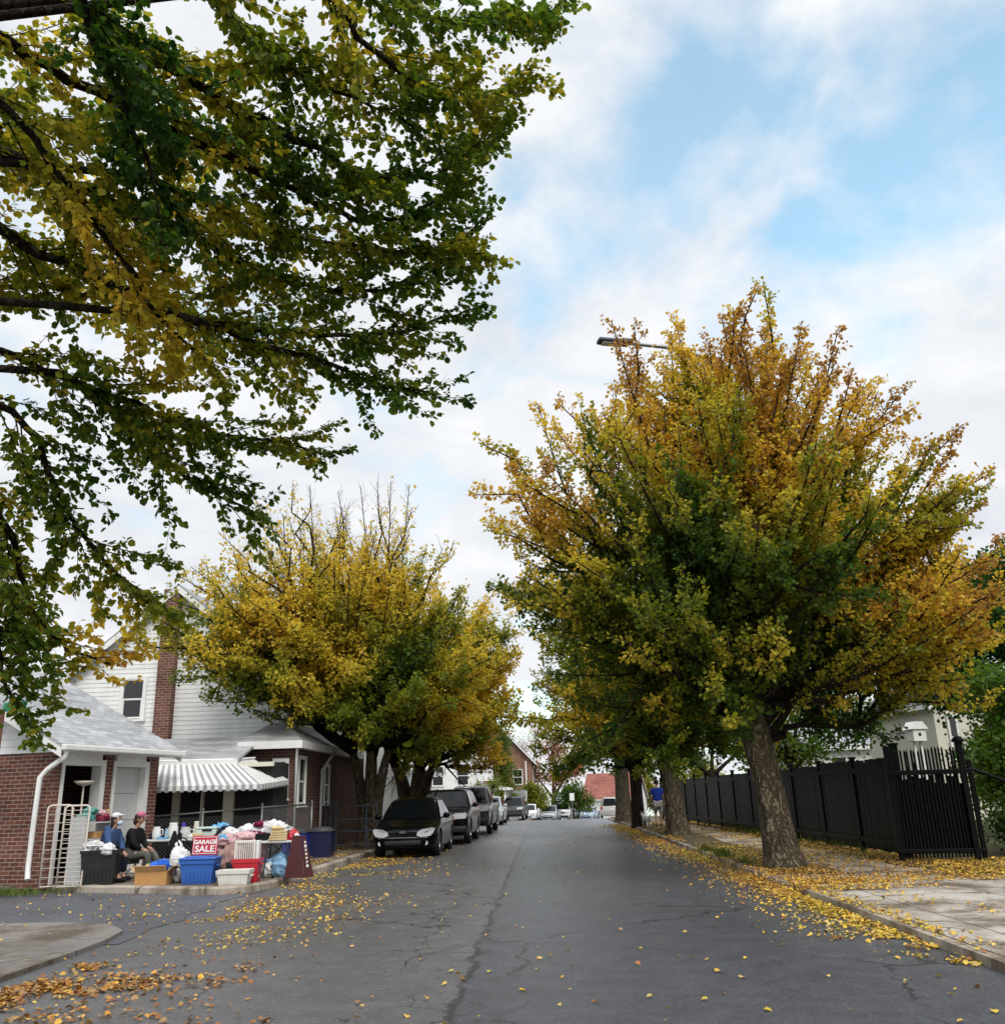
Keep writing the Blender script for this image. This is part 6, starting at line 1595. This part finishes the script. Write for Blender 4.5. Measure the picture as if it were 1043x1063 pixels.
    side = unit(np.cross(D, np.array([[0,0,1.0]])+rng.normal(size=P.shape)*.25))*np.sign(rng.uniform(-1, 1, (N, 1)))
    u = side*.75+D*.5+np.array([0,0,-.35])+rng.normal(size=P.shape)*.28
    nm = np.array([0,0,1.0])+rng.normal(size=P.shape)*.45
    P = P+unit(u)*.018
    v = .185+.14*field(P, 91, .9)+.12*field(P, 92, 2.0)+.15*hu+.06*rng.normal(size=N)+.17*np.clip((P[:, 2]-5.0)/2.5, -0.2, 1)
    W = P+np.array(base)
    v += .34*np.exp(-(((W[:, 0]+2.9)/.7)**2+((W[:, 2]-5.2)/.55)**2)*1.2)     # a yellow bough in the middle
    v += .22*np.exp(-(((W[:, 0]+4.0)/.8)**2+((W[:, 2]-3.3)/1.0)**2))
    v += .22*(rng.random(N) < .06)+.14*np.clip((-2.6-W[:, 0])/1.5, 0, 1)
    col = palette(np.clip(v, .0, .90), rng, .22)
    link('crown', leaves_mesh('crown', P, u, nm, .056*rng.uniform(.5, 1.3, N), col, ROUND, M['leaf']), root)
    print('near leaves', N)
near_tree()

# --- denser trees and shrubs further off
def leafy(name, label, cat, base, trunk_h, r0, lobes, seed, vlo, vhi, leaf, dens, group=None, tint=(1,1,1), bark='bark_dark'):
    """trunk, limbs to each lobe, leaves crowded on many short shoots around each lobe's shell"""
    rg = random.Random(seed); rng = np.random.default_rng(seed)
    root = empty(name, base, 0, label, cat, group); mb = MB(); segs = []
    top = Vector((0,0,trunk_h)); trunk_mesh(rg, mb, [(0,0,-.1), top*.5, top], [r0, r0*.85, r0*.7], n=12)
    Ps = []; Us = []; Vs = []
    for (x, y, z, rx, ry, rz) in lobes:
        c = Vector((x, y, z)); mb.tube(bez(top*.85, (top+c)*.5, c, 5), [r0*.5, r0*.42, r0*.33, r0*.25, r0*.18, .02], 6)
        k = int(26*(rx*ry*rz)**(1/3)*2)
        for _ in range(k):
            d = Vector((rg.gauss(0,1), rg.gauss(0,1), rg.gauss(0,1))).normalized(); q = rg.uniform(.55, 1.12)
            e = c+Vector((d.x*rx, d.y*ry, d.z*rz))*q; m = c.lerp(e, .45)+Vector((0,0,.1))
            segs.append((c.lerp(e, .15), m, .025, .016)); segs.append((m, e, .016, .006))
            n = max(4, int(dens*rg.uniform(.5, 1.4)))
            f = rng.random((n, 1))**.7; cl = np.array(m)*(1-f)+np.array(e)*f+rng.normal(size=(n, 3))*(.13+.1*(rx+rz)/2*.5)
            Ps.append(cl); Us.append(np.tile(np.array(d), (n, 1)))
            Vs.append(np.full(n, rg.uniform(-.16, .16))+q*.12)
    mb.build('trunk', M[bark], root, smooth=True); link('branch', twig_mesh('branch', segs, M[bark]), root)
    P = np.concatenate(Ps); U = np.concatenate(Us); v = np.concatenate(Vs)
    v = vlo+(vhi-vlo)*np.clip(.45+v+.25*field(P, seed, .7)+.08*rng.normal(size=len(P)), 0, 1)
    col = palette(v, rng)*np.array(tint)
    u = U*.6+rng.normal(size=P.shape)*.6+np.array([0,0,-.3]); nm = rng.normal(size=P.shape)*.6+np.array([0,0,.9])
    link('crown', leaves_mesh('crown', P, u, nm, leaf*rng.uniform(.7, 1.3, len(P)), col, KITE, M['leaf']), root)
    print(name, len(P)); return root

leafy('broadleaf_tree', 'tall dark green tree at the right edge behind the broken gate', 'tree', (14.6,27.5,.1), 4.0, .3,
    [(-1.5,0,6.6,1.5,1.5,1.5),(.3,.5,7.2,1.6,1.6,1.3),(-.6,-.5,5.2,1.9,1.7,1.3),(1.6,0,5.4,2,2,1.8),(-2.2,.2,4.2,1.2,1.4,1.1),(0,-.6,3.4,1.8,1.4,1.1)], 51, .02, .2, .14, 60, tint=(.62,.85,1.25))
leafy('spreading_shrub', 'broad leaved green shrub beside the tilted picket gate', 'shrub', (10.15,19.8,.1), .8, .09,
    [(-.3,0,1.9,.85,.9,.8),(.5,.3,2.7,.9,.9,.8),(-.2,.4,3.2,.7,.8,.6),(.7,-.2,1.5,1,.8,.7),(1.3,.2,2.3,.9,1,.9),(-.55,.1,1.3,.6,.6,.6)], 52, .06, .36, .1, 60, tint=(.75,.95,1.2))
leafy('dark_bush', 'dark brownish bush low behind the metal brace bar', 'shrub', (9.35,18.7,.1), .4, .06,
    [(-.1,0,.5,.7,.6,.5),(.6,.1,.7,.8,.7,.6),(1.4,.2,.6,.8,.7,.5),(2.3,.3,.7,.9,.7,.6),(3.4,.5,.8,1,.8,.7)], 53, .0, .16, .08, 60, tint=(1.1,.8,.8))
leafy('broadleaf_tree', 'mid green tree rising behind the middle of the black fence', 'tree', (9.6,36,.1), 2.4, .25,
    [(-1.5,0,3.6,1.6,1.5,1.2),(.6,.5,4.4,1.8,1.6,1.4),(2.2,0,3.6,1.5,1.5,1.2),(-.2,0,2.6,2.2,1.4,.9)], 54, .02, .32, .14, 26)
leafy('broadleaf_tree', 'dark tree behind the far end of the black fence', 'tree', (9.0,50,.0), 2.4, .25,
    [(-1.8,0,3.4,1.6,1.5,1.2),(.4,.5,4.6,1.9,1.6,1.5),(2.4,0,3.8,1.7,1.5,1.4)], 55, .02, .26, .17, 24)
leafy('red_leaved_tree', 'reddish brown tree at the far bend of the street', 'tree', (1.2,106,road_z(106)), 3.0, .34,
    [(-2.2,0,5.4,1.8,1.8,1.9),(.2,.4,8.0,1.6,1.8,2.2),(2.3,0,6.0,1.9,1.8,1.5),(.6,-.3,5.0,1.8,1.6,1.3)], 56, .86, 1.0, .22, 14, tint=(.72,.55,1.6), bark='bark')
leafy('red_leaved_tree', 'thin pinkish bare crowned tree left of the reddish brown one', 'tree', (-1.6,112,road_z(112)), 4.5, .3,
    [(-.8,0,8,1.6,1.5,2.6),(1.2,0,10,1.5,1.5,2.6)], 57, .8, 1.0, .2, 3, tint=(.75,.7,1.6), bark='bark')
leafy('round_bush', 'rounded green bush above the small white sedan', 'shrub', (-.9,95,road_z(95)), 1.0, .15,
    [(-.6,0,2.2,1.2,1.1,1.6),(.6,.2,1.9,1.2,1.1,1.3),(0,0,3.1,1,1,.9)], 58, .1, .42, .2, 18)
leafy('round_bush', 'rounded green bush beside the red roofed house', 'shrub', (3.2,100,road_z(100)), 1.0, .15,
    [(-.9,0,2.0,1.4,1.2,1.4),(.9,.2,1.9,1.5,1.2,1.2),(0,0,3.0,1.5,1.1,1.0)], 59, .06, .40, .2, 18)
leafy('conical_evergreen', 'drooping bright green evergreen beside the white porch house', 'tree', (-3.9,90,road_z(90)), 2.0, .22,
    [(0,0,2.6,1.9,1.6,1.8),(.1,0,5,1.6,1.5,1.9),(0,0,7.2,1.1,1.1,1.5)], 60, .12, .36, .2, 20)
leafy('leafy_shrub', 'pale green open shrub before the far white house', 'shrub', (-4.3,70,road_z(70)), .8, .1,
    [(-.6,0,1.9,1,.9,1),(.5,0,2.2,1,.9,.9)], 61, .2, .44, .15, 9, tint=(1.1,1.1,2.0))
leafy('spreading_shrub', 'dark tall shrub behind the picket gate, left of the broad leaved one', 'shrub', (11.9,24.5,.08), .9, .1,
    [(-.3,0,1.6,1.0,.9,1.0),(.6,.2,2.2,1.1,.9,1.0),(.2,0,3.3,1.0,.9,.8),(1.5,.3,1.6,1,.9,1),(1.6,.2,3.0,1,.9,.9)], 73, .0, .22, .1, 60, tint=(.7,.9,1.2))
for i, (x, y, h, s) in enumerate([(-34,150,9,62),(-22,160,11,63),(-12,165,9,64),(17,160,10,65),(25,150,12,66),(-3,178,8,67),(34,140,11,68),(8,180,8,69)]):
    lab = ['far green tree at the left end of the distant tree line','far tall green tree on the distant left','far tree peeping above the brick house roof','far tree above the red roofed house',
           'far tall tree behind the right hand street trees','far low tree closing the street vista','far tree on the distant right','far tree past the end of the street'][i]
    leafy('distant_tree', lab, 'tree', (x, y, road_z(y)), 3, .3, [(-2,0,h*.5,3,2.4,h*.26),(2,0,h*.52,3,2.4,h*.28),(0,0,h*.78,2.6,2.2,h*.25)], s, .1, .6, .34, 13, group='trees in the far distance')

# --- fallen leaves and weeds
def ground_leaves():
    rng = np.random.default_rng(5); Ps = []
    def scat(n, xf, yf, zf, cl=0.0):
        y = yf(rng.random(n)); x = xf(rng.random(n), y)
        if cl:
            Q = np.stack([x, y, x*0], 1); k = field(Q, int(cl*10), 1.6)+.5*field(Q, 17, 4.0)+rng.normal(size=n)*.3 > cl-1
            x, y = x[k], y[k]
        z = np.array([road_z(b) for b in y])+zf(x, y)
        Ps.append(np.stack([x, y, z], 1))
    near = lambda a, b, p: (lambda u: a+(b-a)*u**p)
    kr = lambda y: 3.66+np.where(y > 45, .0019*(y-45)**2, 0)
    kl = lambda y: -4.72+np.where(y > 45, .0012*(y-45)**2, 0)
    # right gutter and kerb edge
    scat(12000, lambda u, y: kr(y)-.02-np.abs(rng.normal(size=len(y)))*.20*(.5+y/24), near(6.5, 42, 1.3), lambda x, y: .012, .75)
    scat(5000, lambda u, y: kr(y)-.05-np.abs(rng.normal(size=len(y)))*.5, near(10, 45, 1.2), lambda x, y: .01)
    scat(5200, lambda u, y: kr(y)+.02+rng.normal(size=len(y))*.16, near(6.8, 30, 1.1), lambda x, y: np.where(x > 3.68+np.where(y > 45, .0019*(y-45)**2, 0), .1, .014), .7)
    # verge, pavement and under the fence
    scat(15000, lambda u, y: 3.85+u*3.6, near(14.5, 46, 1.5), lambda x, y: .100, .95)
    scat(9000, lambda u, y: 7.3-np.abs(rng.normal(size=len(y)))*.9, near(15.4, 44, 1.3), lambda x, y: .102)
    scat(3200, lambda u, y: 3.95+u*5.0, near(7, 15.5, .8), lambda x, y: .100, 1.2)
    scat(4500, lambda u, y: 7.0+u*3.2, near(15.2, 18.3, 1), lambda x, y: .102)
    scat(5000, lambda u, y: 4.4+rng.normal(size=len(y))*.55, near(13.6, 24, 1.2), lambda x, y: .102)
    # left gutter beside the cars
    scat(7500, lambda u, y: kl(y)+.1+np.abs(rng.normal(size=len(y)))*.85, near(20.5, 44, 1.1), lambda x, y: .012, .9)
    scat(4500, lambda u, y: -4.2+rng.normal(size=len(y))*.9, near(12.5, 23, 1), lambda x, y: .012, 1.3)
    # pavement on the left beyond the sale
    scat(4500, lambda u, y: -5.0-u*1.9, near(18.2, 34, 1.1), lambda x, y: .135, 1.0)
    # lower left corner drift, thinning towards the middle of the road
    scat(6500, lambda u, y: -4.7+np.abs(rng.normal(size=len(y)))*.8, near(6.3, 9.6, 1.0), lambda x, y: .012, .95)
    scat(2200, lambda u, y: -4.4+np.abs(rng.normal(size=len(y)))*1.15, near(6.4, 16, 1.1), lambda x, y: .012, 1.2)
    scat(600, lambda u, y: -4.6+8.0*u**1.7, near(6.4, 40, 1.4), lambda x, y: .01)
    scat(420, lambda u, y: -9+u*4.3, near(9, 16.8, 1.0), lambda x, y: .03)
    scat(500, lambda u, y: -8.6+u*3.4, lambda q: 16.55+rng.normal(size=len(q))*.2, lambda x, y: .02, 1.4)
    P = np.concatenate(Ps); N = len(P)
    P[:, 2] += rng.random(N)*.012
    a = rng.uniform(0, 6.28, N); u = np.stack([np.cos(a), np.sin(a), rng.normal(size=N)*.22], 1); nm = np.array([0,0,1.0])+rng.normal(size=(N, 3))*.28
    v = .77+.08*field(P, 71, 1.2)+.09*rng.normal(size=N); v = np.where(rng.random(N) < .2, .98, v)
    far = P[:, 1] > 9.5; corner = (P[:, 0] < -1.5) & (P[:, 1] < 10)
    v = np.where(corner, v+.12, v)
    col = palette(np.clip(v+.03, .45, 1), rng, .3)*np.array([1.0,.88,.95])
    pale = rng.random(N) < .3; col[pale] = col[pale]*.6+np.array([.34,.29,.16])*.5
    o = link('fallen_leaves', leaves_mesh('fallen_leaves', P, u, nm, np.where(P[:,1]>9.5,.044,.050)*rng.uniform(.45, 1.3, N), col, ROUND, M['fallen']))
    tag(o, 'yellow and brown leaves fallen along both gutters and over the pavements', 'fallen leaves', kind='stuff')
    # grass tufts
    Gs = []
    for (cx, cy, cz, rx, ry, n, h) in [(-9.9,16.9,.03,.7,.32,900,.13),(-10.9,16.6,.03,.8,.5,900,.15),(4.0,8.2,.085,.2,.4,160,.06),(3.78,20.5,.08,.1,.5,160,.2),(3.75,22.5,.1,.1,.4,120,.16),(3.85,18.6,.1,.1,.4,100,.16),(6.9,24,.13,.12,3.5,500,.18),(-8.9,17.35,.03,.3,.1,120,.08),(6.6,31,.13,.2,5,500,.2)]:
        p = np.stack([cx+rng.normal(size=n)*rx*.6, cy+rng.normal(size=n)*ry*.6, np.full(n, cz)], 1); Gs.append((p, np.full(n, h)))
    P = np.concatenate([g[0] for g in Gs]); H = np.concatenate([g[1] for g in Gs])*rng.uniform(.5, 1.2, len(P)); N = len(P)
    u = np.array([0,0,1.0])+rng.normal(size=(N, 3))*.45; nm = rng.normal(size=(N, 3)); nm[:, 2] = 0
    col = np.array([.075,.12,.025])*(1+rng.uniform(-.4, .5, (N, 1)))+rng.random((N, 1))**3*np.array([.12,.09,.02])
    blade = (np.array([(0,.06,0),(0.6,.045,0),(1,0,.1),(0.6,-.045,0),(0,-.06,0)]), [(0,1,2,3,4)])
    o = link('grass', leaves_mesh('grass', P, u, nm, H, col, blade, M['grass']))
    tag(o, 'short grass and weed tufts by the kerbs and the garage wall', 'grass', kind='stuff')
ground_leaves()
# ------------------------------------------------------------------ camera, sky and sun
cam = bpy.data.cameras.new('camera'); co = bpy.data.objects.new('camera', cam); COL.objects.link(co)
def set_camera():
    W, H, F = 1043.0, 1063.0, 930.0; vx, vy, roll = 563.0, 823.0, 0.03
    c, s = math.cos(roll), math.sin(roll); px, py = vx-W/2, -(vy-H/2)
    ux, uy = c*px+s*py, -s*px+c*py
    p = math.atan(-uy/F); a = math.atan(ux/F*math.cos(p))
    fh = Vector((-math.sin(a), math.cos(a), 0)); r = Vector((math.cos(a), math.sin(a), 0))
    f = fh*math.cos(p)+Vector((0,0,math.sin(p))); u = -fh*math.sin(p)+Vector((0,0,math.cos(p)))
    r2 = c*r-s*u; u2 = s*r+c*u
    m = Matrix((r2, u2, -f)).transposed().to_4x4(); m.translation = (0, 0, 1.5)
    co.matrix_world = m
    cam.sensor_fit = 'HORIZONTAL'; cam.sensor_width = 36; cam.lens = F/W*36; cam.clip_start = .05; cam.clip_end = 4000
set_camera(); SC.camera = co

w = bpy.data.worlds.new('World'); SC.world = w; w.use_nodes = True
def sky():
    t = w.node_tree; N = t.nodes; bg = N['Background']; out = N['World Output']
    def n(typ, **k):
        q = N.new(typ)
        for a, b in k.items(): setattr(q, a, b)
        return q
    L = t.links.new
    sk = n('ShaderNodeTexSky', sky_type='NISHITA'); sk.sun_disc = False
    sk.sun_elevation = R(48); sk.sun_rotation = R(200); sk.air_density = 1.0; sk.dust_density = .6; sk.ozone_density = 1.5
    tn = n('ShaderNodeMix', data_type='RGBA', blend_type='MULTIPLY'); tn.inputs[0].default_value = 1.0; L(sk.outputs[0], tn.inputs[6]); tn.inputs[7].default_value = (1.35, 1.75, 1.45, 1)
    L(tn.outputs[2], bg.inputs[0]); bg.inputs[1].default_value = SKY
    tc = n('ShaderNodeTexCoord'); sp = n('ShaderNodeSeparateXYZ'); L(tc.outputs['Generated'], sp.inputs[0])
    def m(op, a, b=0.0, clamp=False):
        q = n('ShaderNodeMath', operation=op); q.use_clamp = clamp
        for i, v in enumerate((a, b)):
            if hasattr(v, 'links'): L(v, q.inputs[i])
            else: q.inputs[i].default_value = v
        return q.outputs[0]
    zz = m('ADD', m('MAXIMUM', sp.outputs[2], 0.0), .22)
    cb = n('ShaderNodeCombineXYZ'); L(m('DIVIDE', sp.outputs[0], zz), cb.inputs[0]); L(m('DIVIDE', sp.outputs[1], zz), cb.inputs[1])
    def noise(vec, sc, det, rough, dist=0.0):
        q = n('ShaderNodeTexNoise'); L(vec, q.inputs['Vector']); q.inputs['Scale'].default_value = sc; q.inputs['Detail'].default_value = det
        q.inputs['Roughness'].default_value = rough; q.inputs['Distortion'].default_value = dist; return q.outputs['Fac']
    big = noise(cb.outputs[0], 1.7, 8, .58, .5); det = noise(cb.outputs[0], 4.5, 7, .6, .3); soft = noise(cb.outputs[0], .9, 3, .5)
    # openings in the cloud deck, high on the right
    wn = n('ShaderNodeTexNoise'); L(tc.outputs['Generated'], wn.inputs['Vector']); wn.inputs['Scale'].default_value = 5.0; wn.inputs['Detail'].default_value = 6
    wv = n('ShaderNodeVectorMath', operation='MULTIPLY_ADD'); L(wn.outputs['Color'], wv.inputs[0]); wv.inputs[1].default_value = (.42,)*3; wv.inputs[2].default_value = (-.21,)*3
    wa = n('ShaderNodeVectorMath', operation='ADD'); L(tc.outputs['Generated'], wa.inputs[0]); L(wv.outputs[0], wa.inputs[1])
    gap = None
    for (dx, dy, dz), rad, k in GAPS:
        q = n('ShaderNodeVectorMath', operation='DISTANCE'); L(wa.outputs[0], q.inputs[0]); q.inputs[1].default_value = Vector((dx, dy, dz)).normalized()
        g = m('MULTIPLY', m('SUBTRACT', 1.0, m('DIVIDE', q.outputs['Value'], rad), True), k)
        gap = g if gap is None else m('MAXIMUM', gap, g)
    dens = m('SUBTRACT', m('ADD', m('MULTIPLY', big, .75), m('MULTIPLY', det, .45)), m('MULTIPLY', gap, .48))
    rp = n('ShaderNodeValToRGB'); L(dens, rp.inputs[0]); rp.color_ramp.elements[0].position = .22; rp.color_ramp.elements[1].position = .58
    # cloud light: white edges, faint grey bellies, brighter deck overhead
    body = n('ShaderNodeValToRGB'); L(m('ADD', m('MULTIPLY', det, .55), m('MULTIPLY', soft, .5)), body.inputs[0])
    body.color_ramp.elements[0].position = .36; body.color_ramp.elements[0].color = (.48, .50, .54, 1)
    body.color_ramp.elements[1].position = .62; body.color_ramp.elements[1].color = (.63, .64, .655, 1)
    zr = n('ShaderNodeMapRange'); L(sp.outputs[2], zr.inputs[0]); zr.inputs[1].default_value = .72; zr.inputs[2].default_value = 1.0; zr.inputs[3].default_value = 1.0; zr.inputs[4].default_value = ZEN
    cl = n('ShaderNodeBackground'); L(body.outputs[0], cl.inputs[0]); L(zr.outputs[0], cl.inputs[1])
    mx = n('ShaderNodeMixShader'); L(m('MAXIMUM', rp.outputs[0], .24), mx.inputs[0]); L(bg.outputs[0], mx.inputs[1]); L(cl.outputs[0], mx.inputs[2])
    L(mx.outputs[0], out.inputs[0])
SKY = .15; ZEN = 3.0
GAPS = [((.14,.74,.62),.17,.85),((.30,.74,.56),.15,.75),((.05,.80,.52),.10,.45),((.42,.70,.58),.16,.5),((.0,.8,.62),.1,.5),((.36,.80,.42),.10,.4)]
sky()
sl = bpy.data.lights.new('sun', 'SUN'); so = bpy.data.objects.new('sun', sl); COL.objects.link(so)
sl.energy = 1.5; sl.angle = R(25); sl.color = (1.0, .95, .88)
so.rotation_euler = (Vector((-.28, .62, -.74))).to_track_quat('-Z', 'Y').to_euler()
SC.view_settings.view_transform = 'Standard'; SC.view_settings.look = 'None'; SC.view_settings.gamma = 1.0; SC.view_settings.exposure = 0.62
SC.render.engine = 'CYCLES'; SC.cycles.use_denoising = True
SC.cycles.max_bounces = 6; SC.cycles.diffuse_bounces = 4; SC.cycles.glossy_bounces = 3; SC.cycles.transparent_max_bounces = 6
